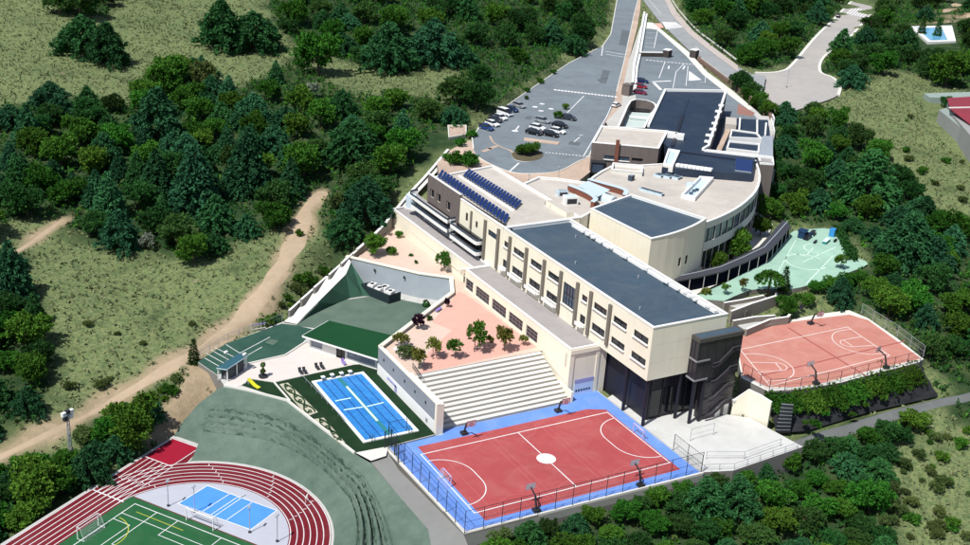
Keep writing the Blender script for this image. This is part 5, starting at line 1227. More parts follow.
# equipment pen in the yard
PEN = thing('equipment_pen', 'dark fenced pen of machinery against the blue grey yard wall', 'equipment pen', (*V(380,295,.3), .3))
pq = [V(*p, .3) for p in [(361,292.5),(389,304),(400.5,300.5),(374,290)]]
dkp = mat('dark teal panel', (.015, .028, .032), .7, .15)
for i in range(3):
    A_, B_ = [(pq[0], pq[1]), (pq[1], pq[2]), (pq[3], pq[0])][i]
    b = MB(); b.wallpath([A_, B_], .1, .3, 2.5, dkp); b.build('fence_panel', PEN)
for i, p in enumerate(((372,293),(379,297),(384.5,295.5),(390,300))):
    x, y = V(*p, .3); r = thing('air_conditioner', ('left','second from left','third from left','right')[i]+' white air conditioner inside the dark pen', 'air conditioner', (x, y, .3), group='air conditioners in the yard pen')
    b = MB(); b.box((x, y, 1.5), (2.0, 1.5, 2.3), white, .6); b.build('casing', r); b = MB(); b.cyl((x, y, 2.66), (x, y, 2.76), .5, .5, dark, 12); b.build('fan', r)
leafball(None, 'low_shrub', *V(426,305,.6), .9, .9, 140, lf_dark, .22); tag(bpy.data.objects['low_shrub'], 'dark low shrub in the right corner of the sunken yard', 'shrub')
# rack near the corner of the green court
x, y = V(258,331,.3); r = thing('timber_rack', 'small pale timber rack at the upper corner of the green court', 'rack', (x, y, .3))
for i in range(5): b = MB(); b.bar((x-1.5+i*.75, y, .3), (x-1.5+i*.75, y+.2, 2.0), .12, tilew); b.build('post', r)
for z in (.9, 1.9): b = MB(); b.bar((x-1.7, y-.1, z), (x+1.7, y-.1, z), .14, purple if z > 1 else tilew); b.build('rail', r)

# ------------------------------------------------------------------ sports equipment
def hoop_proto():
    r = thing('basketball_hoop', 'x', 'basketball hoop', (0, 0, 0))
    b = MB(); b.box((0, -2.3, .25), (1.2, 1.1, .5), dark); b.build('base', r)
    b = MB(); b.bar((0, -2.3, .4), (0, -1.6, 2.6), .26, dark); b.bar((0, -1.6, 2.6), (0, -.1, 3.3), .2, dark); b.build('arm', r)
    b = MB(); bm_ = mat('backboard red', (.32, .06, .09), .6, .05); b.box((0, 0, 3.45), (1.8, .06, 1.05), mat('backboard', (.62, .50, .52), .5, .05)); bd = b.build('backboard', r)
    b = MB()
    for p, q in (((-.9, 2.92), (.9, 2.92)), ((-.9, 3.98), (.9, 3.98)), ((-.9, 2.92), (-.9, 3.98)), ((.9, 2.92), (.9, 3.98)), ((-.3, 3.1), (.3, 3.1)), ((-.3, 3.55), (.3, 3.55)), ((-.3, 3.1), (-.3, 3.55)), ((.3, 3.1), (.3, 3.55))): b.bar((p[0], .035, p[1]), (q[0], .035, q[1]), .07, bm_)
    b.build('board_frame', bd)
    b = MB(); pts = arc((0, .35), .24, 0, 2*math.pi, 14)
    for i in range(14): b.bar((*pts[i], 3.05), (*pts[i+1], 3.05), .04, bm_)
    b.build('rim', r)
    b = MB()
    for i in range(0, 14, 2): b.bar((*pts[i], 3.05), (pts[i][0]*.6, .35+(pts[i][1]-.35)*.6, 2.65), .02, net)
    b.build('net', r); return r
HOOP = hoop_proto(); first = True
def add_hoop(px, z, yaw, lab, off=2.3):
    global first
    x, y = V(*px, z); ox, oy = -math.sin(yaw)*off, math.cos(yaw)*off
    if first: place(HOOP, (x+ox, y+oy, z), yaw); HOOP['label'] = lab; HOOP['group'] = 'basketball hoops'; first = False
    else: dup(HOOP, (x+ox, y+oy, z), yaw, lab)
add_hoop((536.3,511), 0, 0, 'left basketball hoop on the near long side of the blue and red court')
add_hoop((640.5,486), 0, 0, 'right basketball hoop on the near long side of the blue and red court')
add_hoop((464,434), 0, math.pi, 'basketball hoop in front of the left end of the grandstand')
add_hoop((558,411.5), 0, math.pi, 'basketball hoop in front of the right end of the grandstand')
add_hoop((810.5,324), 4.5, math.pi, 'basketball hoop on the far side of the faded red court')
add_hoop((816,384), 4.5, 0, 'basketball hoop at the near edge of the faded red court by the hedge')
add_hoop((886,368), 4.5, 0.3, 'basketball hoop at the near right corner of the faded red court')
def goal_proto(name, w, h, dp, pm, lab):
    r = thing(name, lab, 'goal', (0, 0, 0))
    for s in (-w/2, w/2): b = MB(); b.bar((s, 0, 0), (s, 0, h), .13, pm); b.build('post', r)
    b = MB(); b.bar((-w/2-.06, 0, h), (w/2+.06, 0, h), .13, pm); b.build('crossbar', r)
    for s in (-w/2, w/2): b = MB(); b.bar((s, 0, h), (s, -dp*.4, h), .06, pm); b.bar((s, -dp*.4, h), (s, -dp, 0), .06, pm); b.bar((s, -dp, .04), (s, 0, .04), .06, pm); b.build('side_frame', r)
    b = MB(); n = int(w/.35)
    for i in range(n+1): x = -w/2+w*i/n; b.bar((x, -dp*.4, h), (x, -dp, 0), .018, net)
    for k in range(8): t = k/7; b.bar((-w/2, -dp*(.4+.6*t), h*(1-t)), (w/2, -dp*(.4+.6*t), h*(1-t)), .018, net)
    b.build('net', r); return r
G1 = goal_proto('handball_goal', 3.0, 2.0, 1.0, mat('lilac goal paint', (.55, .48, .70), .5, .1), 'lilac handball goal at the right end of the blue and red court'); place(G1, (FX1, my, .03), -math.pi/2+math.pi); G1['group'] = 'handball goals'
G1.rotation_euler = (0, 0, math.pi/2); dup(G1, (FX0, my, .03), -math.pi/2, 'lilac handball goal at the left end of the blue and red court')
G2 = goal_proto('football_goal', 5.6, 2.4, 1.6, white, 'white football goal on the end line beside the azure court'); ang = math.atan2(TD[1], TD[0])
x, y = V(199.8,525.5,TZ); place(G2, (x, y, TZ+.03), ang+math.pi/2); G2['group'] = 'football goals'
x, y = V(88.2,532,TZ); dup(G2, (x, y, TZ+.03), ang+math.pi+math.pi, 'white football goal on the left sideline next to the track', scale=(.82, .9, .95))
def lamp(px, z, h, lab, name='lamp_post', arm=True, group=None):
    x, y = V(*px, z); r = thing(name, lab, 'lamp post', (x, y, z), group=group)
    b = MB(); b.cyl((x, y, z), (x, y, z+h), .09, .06, steel, 8); b.build('pole', r, smooth=True)
    b = MB(); b.box((x, y, z+.15), (.4, .4, .3), dark); b.build('base', r)
    b = MB(); b.box((x-.3 if arm else x, y-.3 if arm else y, z+h), (.9, .35, .14), steel, .78); b.build('lamp_head', r)
for p, l in (((168.3,506),'slim post left of the azure volleyball court'), ((194.5,512),'slim post at the left corner of the azure volleyball court'), ((249.7,532.5),'slim post at the near corner of the azure volleyball court'), ((277.2,541.5),'slim post on the grey surfacing near the bend')): lamp(p, TZ, 5.0, l, 'slim_post', False, 'slim posts round the volleyball court')
lamp((598.4,80.5), ZP, 9, 'tall lamp post standing in the upper car park'); lamp((558,183), ZP, 4.5, 'short lamp post on the tan plaza')
lamp((529,181), ZP, 1.8, 'low bollard lamp on the plaza beside the solar wing'); lamp((786.5,87.5), 13.5, 6.5, 'lamp post in the middle of the turning circle')
x, y = V(243.5,497,TZ); r = thing('high_jump_stand', 'small white stand frame on grey surfacing inside the track bend', 'stand', (x, y, TZ)); b = MB(); b.bar((x-.5, y, TZ+.02), (x-.5, y, TZ+1.8), .09, white); b.build('upright', r); b = MB(); b.bar((x-.9, y, TZ+.06), (x+.5, y+.4, TZ+.06), .12, white); b.build('foot', r)
x, y = V(306.5,501,TZ); r = thing('hurdle', 'white hurdle standing on the bend of the red track', 'hurdle', (x, y, TZ))
for s in (-.55, .55): b = MB(); b.bar((x+s*.6, y+s*.8, TZ+.03), (x+s*.6, y+s*.8, TZ+1.0), .08, white); b.build('leg', r)
b = MB(); b.bar((x-.4, y-.5, TZ+1.0), (x+.4, y+.5, TZ+1.0), .14, white); b.build('crossbar', r)
# floodlight mast
x, y, z0 = TP(71,464); h = 10.0; r = thing('floodlight_mast', 'tall lattice floodlight mast with white lamps beside the dirt track', 'floodlight', (x, y, z0))
b = MB()
for k in range(3):
    a = 2.1*k; b.bar((x+.45*math.cos(a), y+.45*math.sin(a), z0), (x+.22*math.cos(a), y+.22*math.sin(a), z0+h), .12, steel)
    for i in range(12):
        f = i/12; g = (i+1)/12; r0, r1 = .45-.23*f, .45-.23*g; a2 = 2.1*(k+1); b.bar((x+r0*math.cos(a), y+r0*math.sin(a), z0+h*f), (x+r1*math.cos(a2), y+r1*math.sin(a2), z0+h*g), .06, steel)
b.build('lattice_mast', r)
b = MB(); b.box((x, y, z0+h), (2.2, .5, .3), steel, .6); b.build('head_frame', r)
for i, (dx, dz) in enumerate(((-.8, .5), (0, .7), (.8, .5), (-.5, -.5), (.6, -.4))):
    b = MB(); b.box((x+dx*.9, y+dx*.5-.3, z0+h+dz), (.75, .6, .7), white if i % 2 == 0 else dark, .5); b.build('floodlight_lamp', r)

# fences ----------------------------------------------------------------------------------------------
def fence(name, lab, pts, h, sp, wire=.45, ww=.022, pm=None, closed=False, pw=.09, toprail=True, cat='fence'):
    """pts: world (x,y,z) path"""
    pm = pm or dark; P = np.array(pts, float); r = thing(name, lab, cat, tuple(P[0]))
    n = max(2, int(round(sum(np.linalg.norm(np.diff(P[:, :2], axis=0), axis=1))/sp))+1); Q = []
    for i in range(len(P)-1):
        m = max(1, int(round(np.linalg.norm(P[i+1][:2]-P[i][:2])/sp)))
        for k in range(m): Q.append(P[i]+(P[i+1]-P[i])*k/m)
    Q.append(P[-1])
    for q in Q: b = MB(); b.bar(q, q+[0, 0, h], pw, pm); b.build('post', r)
    for i in range(len(Q)-1):
        a, c = Q[i], Q[i+1]; b = MB(); b.bar(a+[0, 0, h-.04], c+[0, 0, h-.04], .06, pm)
        b.build('rail', r)
        if toprail: b = MB(); b.bar(a+[0, 0, h*.5], c+[0, 0, h*.5], .04, pm); b.build('rail', r)
        if wire:
            b = MB(); L_ = np.linalg.norm(c-a); d = (c-a)/L_; nn = np.array([-d[1], d[0], 0])*ww/2
            k = int(L_/wire)
            for j in range(1, k+1): s = a+d*(L_*j/(k+1)); b.face([s-d*ww/2, s+d*ww/2, s+d*ww/2+[0, 0, h], s-d*ww/2+[0, 0, h]], pm)
            for j in range(1, int(h/wire)): z = h*j/int(h/wire); b.face([a+[0, 0, z-ww/2], c+[0, 0, z-ww/2], c+[0, 0, z+ww/2], a+[0, 0, z+ww/2]], pm)
            b.build('wire_mesh', r)
    return r
fence('court_fence', 'tall dark mesh fence along the left and near sides of the blue and red court', [(-46.6, 12.2, 0), (-46.6, -16.7, 0), (.8, -17.2, 0)], 4.2, 3.3, pm=mat('dark teal steel', (.022, .035, .042), .5, .1))
fence('court_fence', 'short dark mesh fence between the near right corner of the court and the yard', [(.85, -17.1, 0), (.85, -9.0, 0)], 3.4, 4.0)
fence('court_gate', 'tall dark gate frame at the far left corner of the blue and red court', [(*V(384.5,449,0), .2), (*V(391,447,0), .2), (*V(398,463,0), .1)], 3.4, 2.6, .3, .03, pw=.16, cat='gate')
fence('yard_rail', 'light rail fence along the lower edge of the pale yard', [(*V(704,470.5,0), 0), (*V(734,469.5,0), 0), (*V(797,448.3,0), 0)], 1.3, 3.4, 0, pw=.07, pm=steel)
fence('yard_line_fence', 'thin wire fence crossing the pale yard', [(*V(706,459,0), 0), (*V(744,459,0), 0), (*V(780,446,0), 0)], 1.6, 7.5, 0, pw=.08, pm=steel)
fence('yard_line_fence', 'thin upper wire fence on the pale yard near the stair tower', [(*V(690,441,0), 0), (*V(713,435,0), 0)], 2.6, 6, 0, pw=.08, pm=steel)
fence('red_court_fence', 'dark mesh fence along the near edge of the faded red court', [(*V(769,391,4.5), 4.5), (*V(800,389,4.5), 4.5), (*V(840,382,4.5), 4.5), (*V(880,371.5,4.5), 4.5), (*V(920,361.5,4.5), 4.5)], 2.6, 3.8, .5)
fence('red_court_fence', 'pale mesh fence along the far right edge of the faded red court', [(*V(861,314,4.5), 4.5), (*V(897,337,4.5), 4.5), (*V(923,357,4.5), 4.5)], 2.6, 4.0, .5, pm=steel)
fence('red_court_fence', 'red tinted fence at the left end of the faded red court beside the stair tower', [(*V(742,376,4.5), 4.5), (*V(769,391,4.5), 4.5)], 2.8, 2.2, .35, pm=mat('oxide red steel', (.14, .03, .04), .6, .1))
fence('track_fence', 'thin post fence running along the dirt track above the green court', [(*V(200,359,.3), .3), (*V(228,341.5,.3), .3), (*V(282,321.5,.3), .3)], 1.8, 3.2, .5, pm=steel)
fence('car_park_railing', 'dark railing along the wooded edge of the car park', [(*V(x, y, ZP), ZP) for x, y in ((452,147),(471,131),(479.5,126),(512.5,101),(536.5,84.5),(567.5,63.5))], 1.1, 4.0, 0)

# ------------------------------------------------------------------ walls and huts at the upper entrance
SWA = thing('street_wall', 'long dark and white wall between the pink footpath and the entrance yard', 'wall', (*V(638,50,ZP), ZP))
pp = [V(*p, ZP) for p in [(644,16),(641.5,30),(637,55),(633.5,70),(632,88)]]
b = MB(); b.wallpath(pp, .9, ZP-.2, ZP+2.0, mat('dark brown masonry', (.06, .05, .045), .9, .15), white); b.build('wall_face', SWA); b = MB(); b.wallpath(offline(pp, 1.0), 1.1, ZP-.2, ZP+1.2, white); b.build('white_ledge', SWA)
def hut(name, lab, px, sz, m, mt, yaw=.5):
    x, y = V(*px, ZP); r = thing(name, lab, 'hut', (x, y, ZP)); b = MB(); b.box((x, y, ZP+sz[2]/2), sz, m, yaw); b.build('wall', r); b = MB(); b.box((x, y, ZP+sz[2]+.08), (sz[0]+.3, sz[1]+.3, .16), mt, yaw); b.build('roof', r)
    b = MB(); b.box((x-sz[0]*.18-sz[1]*.45*-math.sin(yaw)*0, y, ZP+sz[2]*.45), (sz[0]*.5, sz[1]+.06, sz[2]*.7), dark, yaw); b.build('door', r)
hut('gate_hut', 'small brown hut at the lower end of the street wall', (627,95), (3.0, 2.6, 3.6), taupe, taupe)
hut('gate_pier', 'dark brown gate pier at the end of the entrance yard wall', (667,57), (3.2, 2.4, 2.8), MATS['dark brown masonry'], white)
hut('gate_pier', 'dark brown gate pier beside the main road', (694,57.5), (3.2, 2.4, 3.0), MATS['dark brown masonry'], white)
r = thing('gate_wall', 'low dark wall with white top across the entrance yard', 'wall', (*V(650,56,ZP), ZP)); b = MB(); b.wallpath([V(638,56.5,ZP), V(664,57,ZP)], .8, ZP, ZP+1.6, MATS['dark brown masonry'], white); b.build('wall_face', r); b = MB(); b.wallpath([V(640,54,ZP), V(663,54.3,ZP)], .5, ZP, ZP+1.0, white); b.build('white_rail', r)
r = thing('road_wall', 'long brown capped wall separating the entrance yard from the main road', 'wall', (*V(735,86,ZP), ZP)); pp = [V(*p, ZP) for p in [(698,60),(715,73),(736,88.5),(752,101),(768,113),(771,121)]]
b = MB(); b.wallpath(pp, .7, ZP-4, ZP+1.3, mat('brown cap', (.20, .13, .10), .9, .1), MATS['brown cap']); b.build('wall_face', r); b = MB(); b.wallpath(offline(pp, .9), .5, ZP-4, ZP+.9, white); b.build('white_coping', r)
r = thing('edge_walkway', 'grey curved walkway edge falling away right of the side wing', 'walkway', (*V(765,125,ZP), ZP)); b = MB(); b.prism(ccw([V(*p, ZP) for p in [(755,116),(770,117),(774,134),(768,131),(762,124)]]), ZP-4, ZP+.2, conc); b.build('deck', r); b = MB(); b.wallpath([V(*p, ZP) for p in [(770,117),(774,134)]], .4, ZP-4, ZP+1.0, white); b.build('edge_rail', r)
r = thing('guard_rail', 'pale guard rail along the right side of the main road', 'guard rail', (*V(715,50,ZP), ZP)); pp = [V(*p, ZP) for p in smooth([(671,0),(679,12),(696,31),(717,47),(737,62)], 3)]
b = MB(); b.wallpath(pp, .25, ZP+.35, ZP+.95, offw); b.build('beam', r)
for q in pp[::2]: b = MB(); b.bar((*q, ZP), (*q, ZP+.9), .15, steel); b.build('post', r)

# ------------------------------------------------------------------ cars
WHEEL = {}
def carpaint(name, col, metal=.25): return mat('paint '+name, col, .3, .04, .5, metal=metal, spec=.5, obj=True)
def car(lab, px, z, dirpx, col, kind='hatch', s=1.0):
    x, y = V(*px, z); x2, y2 = V(px[0]+dirpx[0], px[1]+dirpx[1], z); yaw = math.atan2(y2-y, x2-x)
    r = thing('parked_car' if kind != 'van' else 'parked_van', lab, 'van' if kind == 'van' else 'car', (0, 0, 0), group='parked cars')
    ln, hw, belt, roof = (4.9, .95, 1.15, 1.95) if kind == 'van' else (4.4, .9, .88, 1.46)
    if kind == 'van': st = [(-2.45, .9, .45, 1.1, 1.15, .8), (-2.4, .95, .3, 1.15, 1.9, .86), (-1, .95, .25, 1.15, 1.96, .88), (.7, .95, .25, 1.12, 1.93, .86), (1.45, .94, .25, 1.05, 1.1, .84), (2.3, .88, .28, .8, .84, .75), (2.45, .8, .4, .65, .68, .7)]
    else: st = [(-2.2, .78, .45, .8, .84, .68), (-2.1, .87, .3, .9, 1.0, .72), (-1.65, .9, .22, .92, 1.36, .68), (-.6, .9, .2, .9, 1.46, .70), (.35, .9, .2, .88, 1.40, .68), (1.1, .89, .2, .86, .92, .72), (2.0, .85, .24, .70, .74, .68), (2.2, .76, .4, .58, .6, .62)]
    body, gl = MB(), MB(); R_ = []
    for X, w, zb, zt, zr, wr in st: R_.append([(X, -w*.96, zb), (X, -w, (zb+zt)/2), (X, -w*.97, zt), (X, -wr, zr), (X, wr, zr), (X, w*.97, zt), (X, w, (zb+zt)/2), (X, w*.96, zb)])
    for i in range(len(R_)-1):
        for j in range(7):
            q = [R_[i][j], R_[i+1][j], R_[i+1][j+1], R_[i][j+1]]
            side = j in (2, 4) and (R_[i][3][2]-R_[i][2][2] > .3 or R_[i+1][3][2]-R_[i+1][2][2] > .3)
            scr = j == 3 and abs(R_[i+1][3][2]-R_[i][3][2]) > .25
            (gl if (side or scr) else body).face(q, carglass if (side or scr) else col)
    body.face(R_[0], col); body.face(R_[-1][::-1], col); body.face([R_[0][0], R_[0][7], R_[-1][7], R_[-1][0]], dark)
    body.build('body', r); gl.build('window_glass', r)
    for sx in (-1.35, 1.35):
        for sy in (-1, 1):
            if 'w' not in WHEEL:
                b = MB(); b.cyl((0, -.11, 0), (0, .11, 0), .33, .33, tyre, 14); w = b.build('wheel', r, smooth=False); b = MB(); b.cyl((0, -.125, 0), (0, .125, 0), .2, .2, rim, 10); q = b.build('rim', w); WHEEL['w'] = w.data; WHEEL['r'] = q.data
            else:
                w = bpy.data.objects.new('wheel', WHEEL['w']); COL.objects.link(w); w.parent = r; q = bpy.data.objects.new('rim', WHEEL['r']); COL.objects.link(q); q.parent = w
            w.location = (sx*(1.08 if kind == 'van' else 1), sy*.82, .33)
    e = 2.46 if kind == 'van' else 2.19
    for sy in (-.55, .55):
        b = MB(); b.box((e-.04, sy, .62), (.1, .36, .16), lampw); b.build('headlight', r); b = MB(); b.box((-e+.02, sy*1.15, .85), (.1, .2, .26), lampr); b.build('tail_light', r)
    place(r, (x, y, z+.02), yaw, s); return r
pw_ = carpaint('white', (.78, .78, .77), 0); pn = carpaint('navy', (.012, .03, .11)); pk = carpaint('black', (.010, .011, .014)); pc = carpaint('charcoal', (.04, .045, .055)); psv = carpaint('silver', (.48, .50, .52), .5); pr = carpaint('red', (.32, .012, .03)); pcm = carpaint('crimson', (.22, .01, .05)); pbl = carpaint('blue', (.02, .06, .20))
z = ZP+.012; D1 = (10, 3.2)
car('dark blue car at the lower end of the row along the wooded edge', (486.5,129.5), z, D1, pbl, s=1.12)
car('white car second from the lower end of the row along the wooded edge', (492.5,125.6), z, D1, pw_, s=1.1)
car('charcoal car third from the lower end of the edge row, beside a white car', (495.5,121.5), z, D1, pc, s=1.1)
car('white hatchback just below the white van in the edge row', (500.5,119.3), z, D1, pw_, s=1.1)
car('white van in the middle of the row along the wooded edge', (505.0,115.2), z, D1, pw_, 'van', 1.12)
car('navy car directly above the white van in the edge row', (511.8,111.2), z, D1, pn, s=1.1)
car('silver car at the upper end of the row along the wooded edge', (519.2,107.2), z, D1, psv, s=1.1)
car('silver car on the left of the central parking block', (542.5,122.4), z, (10, 2.2), psv, s=1.15)
car('black car in the middle of the central parking block', (560,127.2), z, (10, 2.2), pk, s=1.15)
car('charcoal car at the top of the central parking block beside a round shrub', (568,119.6), z, (10, 1.8), pc, s=1.2)
car('white car behind the black car at the lower left of the central block', (537.5,129.5), z, (10, 2.2), pw_, s=1.15)
car('black car at the lower left of the central block by the tan kerb', (533.8,134.4), z, (10, 2.0), pk, s=1.15)
car('white car at the lower right of the central parking block', (557.5,133.0), z, (10, 2.2), pw_, s=1.15)
car('black car at the lower centre of the block by the tan kerb', (550.5,136.2), z, (10, 2.0), pk, s=1.15)
car('white car parked alone beside the pink footpath', (616.2,106.5), z, (7, -3), pw_, s=1.0)
car('navy car at the top of the three by the street wall', (642,82.5), ZP+.02, (10, 1.5), pn, s=1.1)
car('red car in the middle of the three by the street wall', (640.5,88), ZP+.02, (10, 1.5), pr, s=1.1)
car('crimson car at the bottom of the three by the street wall', (640,94), ZP+.02, (10, 1.5), pcm, s=1.1)
car('black car on the white edged road near the zebra crossing', (838,17), 13.7, (6, -6), pk, s=1.1)

# ------------------------------------------------------------------ playground and far neighbours
def play(name, lab, cat, px, parts):
    x, y = V(*px, 7); r = thing(name, lab, cat, (x, y, 7))
    for nm, c, sz, m in parts: b = MB(); b.box((x+c[0], y+c[1], 7+c[2]), sz, m, .5); b.build(nm, r)
play('play_house', 'navy play house with pitched cover at the top of the mint playground', 'play house', (802,237.5), [('wall', (0, 0, .9), (2.2, 1.8, 1.8), mat('navy plastic', (.012, .04, .10), .5, .1)), ('cover', (0, 0, 1.95), (2.6, 2.2, .25), mat('navy plastic', (0, 0, 0)))])
play('play_house', 'black low play tunnel beside the navy play house', 'play tunnel', (807,239), [('tunnel', (0, 0, .6), (2.8, 1.2, 1.2), black), ('end_ring', (1.2, .6, .7), (.2, 1.4, 1.4), MATS['navy plastic'])])
play('picnic_table', 'dark picnic table at the top edge of the mint playground', 'table', (812.7,234.3), [('table_top', (0, 0, .8), (2.6, 1.0, .1), dark), ('seat', (-.3, -.9, .45), (2.6, .35, .08), dark), ('seat', (.3, .9, .45), (2.6, .35, .08), dark), ('trestle', (0, 0, .4), (1.6, .6, .7), dark)])
play('bench', 'small dark bench in the middle of the mint playground top', 'bench', (815,243), [('seat', (0, 0, .5), (2.2, .5, .1), dark), ('leg', (-.7, -.35, .25), (.12, .4, .45), dark), ('leg', (.7, .35, .25), (.12, .4, .45), dark)])
play('sand_box', 'long teal box seat on the mint playground', 'box seat', (826,242.5), [('side_board', (0, 0, .35), (3.4, 1.0, .7), teal), ('lid', (0, 0, .74), (3.5, 1.1, .08), MATS['pale aqua boom'])])
play('bench', 'short black bench right of the teal box seat', 'bench', (835,241.7), [('seat', (0, 0, .5), (1.9, .5, .1), black), ('leg', (-.6, -.3, .25), (.12, .4, .45), black), ('leg', (.6, .3, .25), (.12, .4, .45), black)])
play('slide_unit', 'blue slide unit in the upper right corner of the mint playground', 'slide', (832,236), [('platform', (0, 0, 1.0), (1.6, 1.4, 2.0), bluepl), ('chute', (1.5, -.6, .6), (2.2, .8, .25), MATS['pale aqua boom'])])
play('table', 'bright blue table under the gym wall beside the covered walkway', 'table', (696,267), [('table_top', (0, 0, .8), (3.2, 1.2, .12), bluepl), ('leg', (-1, -.5, .37), (.15, .6, .75), steel), ('leg', (1, .5, .37), (.15, .6, .75), steel)])
play('table', 'small blue table at the foot of the gym corner', 'table', (680,272), [('table_top', (0, 0, .8), (2.0, 1.2, .12), bluepl), ('leg', (-.6, -.3, .37), (.15, .6, .75), steel), ('leg', (.6, .3, .37), (.15, .6, .75), steel)])
# far villa with red roof
zv = 17.5
VIL = thing('villa', 'low house with red sheet roofs and grey green terraces at the far right edge', 'house', (*V(955,110,zv), 11))
b = MB(); b.prism(ccw([V(*p, zv) for p in [(948,100),(1000,97),(1020,140),(985,150),(952,112)]]), 9, zv-.6, mat('grey house wall', (.30, .30, .29), .9, .1)); b.build('wall', VIL)
def slope(px, dz, name):
    P = [(*V(p[0], p[1], zv+d), zv+d) for p, d in zip(px, dz)]; b = MB(); b.face(P, tilered); b.face([(q[0], q[1], q[2]-.25) for q in P[::-1]], tilered)
    for i in range(4): s, t = P[i], P[(i+1) % 4]; b.face([(s[0], s[1], s[2]-.25), (t[0], t[1], t[2]-.25), t, s], tilered)
    return b.build(name, VIL)
slope([(947,98),(1000,95),(1010,106.5),(950,107.8)], (0, 0, 1.2, 1.2), 'red_roof'); slope([(950,108.6),(1010,107.2),(1020,135),(972,125.5)], (1.2, 1.2, 0, 0), 'red_roof')
b = MB(); b.bar((*V(949,108.2,zv+1.2), zv+1.3), (*V(1010,107,zv+1.2), zv+1.3), .7, white, .3); b.build('ridge', VIL)
gt = mat('grey green terrace', (.27, .33, .30), .9, .1)
b = MB(); b.prism(ccw([V(*p, zv-3) for p in [(924,93.5),(985,91.5),(985,98),(930,97.5)]]), 8, zv-3, gt); b.build('terrace_roof', VIL)
b = MB(); b.prism(ccw([V(*p, zv-1.5) for p in [(939,110),(946,108),(985,134),(985,141),(965,131)]]), 9, zv-1.5, MATS['grey house wall'], gt); b.build('porch_roof', VIL)
# far pool
zp = 15.6
FP = thing('garden_pool', 'small light blue garden pool in a white deck among trees at the far right', 'swimming pool', (*V(933,35,zp), zp))
b = MB(); b.prism(ccw([V(*p, zp) for p in [(910,26.5),(952,25.5),(956,41),(928,42)]]), zp-4, zp, white); b.build('white_deck', FP)
b = MB(); b.poly(ccw([V(*p, zp) for p in [(916,28.3),(942,27.8),(948,40.4),(930,41)]]), zp+.05, waterl); b.build('water', FP)
b = MB(); b.wallpath([V(*p, zp) for p in [(916,28.3),(942,27.8),(948,40.4),(930,41)]], .4, zp, zp+.2, offw, None, True); b.build('coping', FP)
# concrete slab in the trees left of the car park
r = thing('concrete_hut', 'small flat concrete roofed hut among the trees left of the car park', 'hut', (*V(457,130,14), 13)); b = MB(); P = [V(*p, 15.3) for p in [(448,126),(466,126),(466,135),(449,138)]]; b.prism(ccw(P), 11, 15.3, offw, plazam); b.build('wall', r); b = MB(); b.wallpath(P, .3, 15.3, 15.6, offw, None, True); b.build('roof_edge', r)

# ------------------------------------------------------------------ trees and planting
rng = np.random.default_rng(11)
def quads_mesh(name, Q, m, extra=None):
    n = len(Q); me = bpy.data.meshes.new(name)
    me.vertices.add(n*4); me.vertices.foreach_set('co', Q.reshape(-1).astype(np.float32))
    me.loops.add(n*4); me.loops.foreach_set('vertex_index', np.arange(n*4, dtype=np.int32))
    me.polygons.add(n); me.polygons.foreach_set('loop_start', np.arange(0, n*4, 4, dtype=np.int32)); me.polygons.foreach_set('loop_total', np.full(n, 4, np.int32))
    me.materials.append(m); me.update(); me.validate(); return me
def leaves(C, D, ln, wd, spread, n):
    """n leaves round every clump centre C pointing along D (unit)"""
    k = len(C); C = np.repeat(C, n, 0); D = np.repeat(D, n, 0)
    off = rng.normal(0, 1, C.shape); off /= np.linalg.norm(off, axis=1, keepdims=True); off *= (rng.random((len(C), 1))**.5)
    P = C+off*spread
    d = D+rng.normal(0, .55, C.shape); d /= np.linalg.norm(d, axis=1, keepdims=True)
    r = rng.normal(0, 1, C.shape); t = np.cross(d, r); t /= np.linalg.norm(t, axis=1, keepdims=True)
    L_ = (ln*rng.uniform(.7, 1.3, (len(C), 1))); W_ = wd*rng.uniform(.7, 1.3, (len(C), 1))
    return np.stack([P-d*L_/2-t*W_*.35, P-d*L_/2+t*W_*.35, P+d*L_/2+t*W_/2, P+d*L_/2-t*W_/2], 1)
def sph(n):
    v = rng.normal(0, 1, (n, 3)); return v/np.linalg.norm(v, axis=1, keepdims=True)
def crown_broad(rad, h, base, lobes, nc, nl, ln, spread):
    Cs, Ds = [], []
    cen = [np.array([0, 0, base+h*.55])]; rr = [rad*.68]
    for i in range(lobes):
        a = rng.uniform(0, 6.28); f = rng.uniform(.40, .68); cen.append(np.array([rad*f*math.cos(a), rad*f*math.sin(a), base+h*rng.uniform(.28, .80)])); rr.append(rad*rng.uniform(.28, .50))
    w = np.array(rr)**2; w = w/w.sum()
    for c, r, k in zip(cen, rr, w):
        n = int(nc*k)+2; v = sph(n); v[:, 2] = np.abs(v[:, 2])*np.where(rng.random(n) < .78, 1, -1)
        s = r*rng.uniform(.72, 1.08, (n, 1)); P = c+v*s*np.array([1, 1, h/(2*rad)*1.15]); Cs.append(P); Ds.append(v+np.array([0, 0, .25]))
    C = np.concatenate(Cs); D = np.concatenate(Ds); D /= np.linalg.norm(D, axis=1, keepdims=True)
    return leaves(C, D, ln, ln*.6, spread, nl)
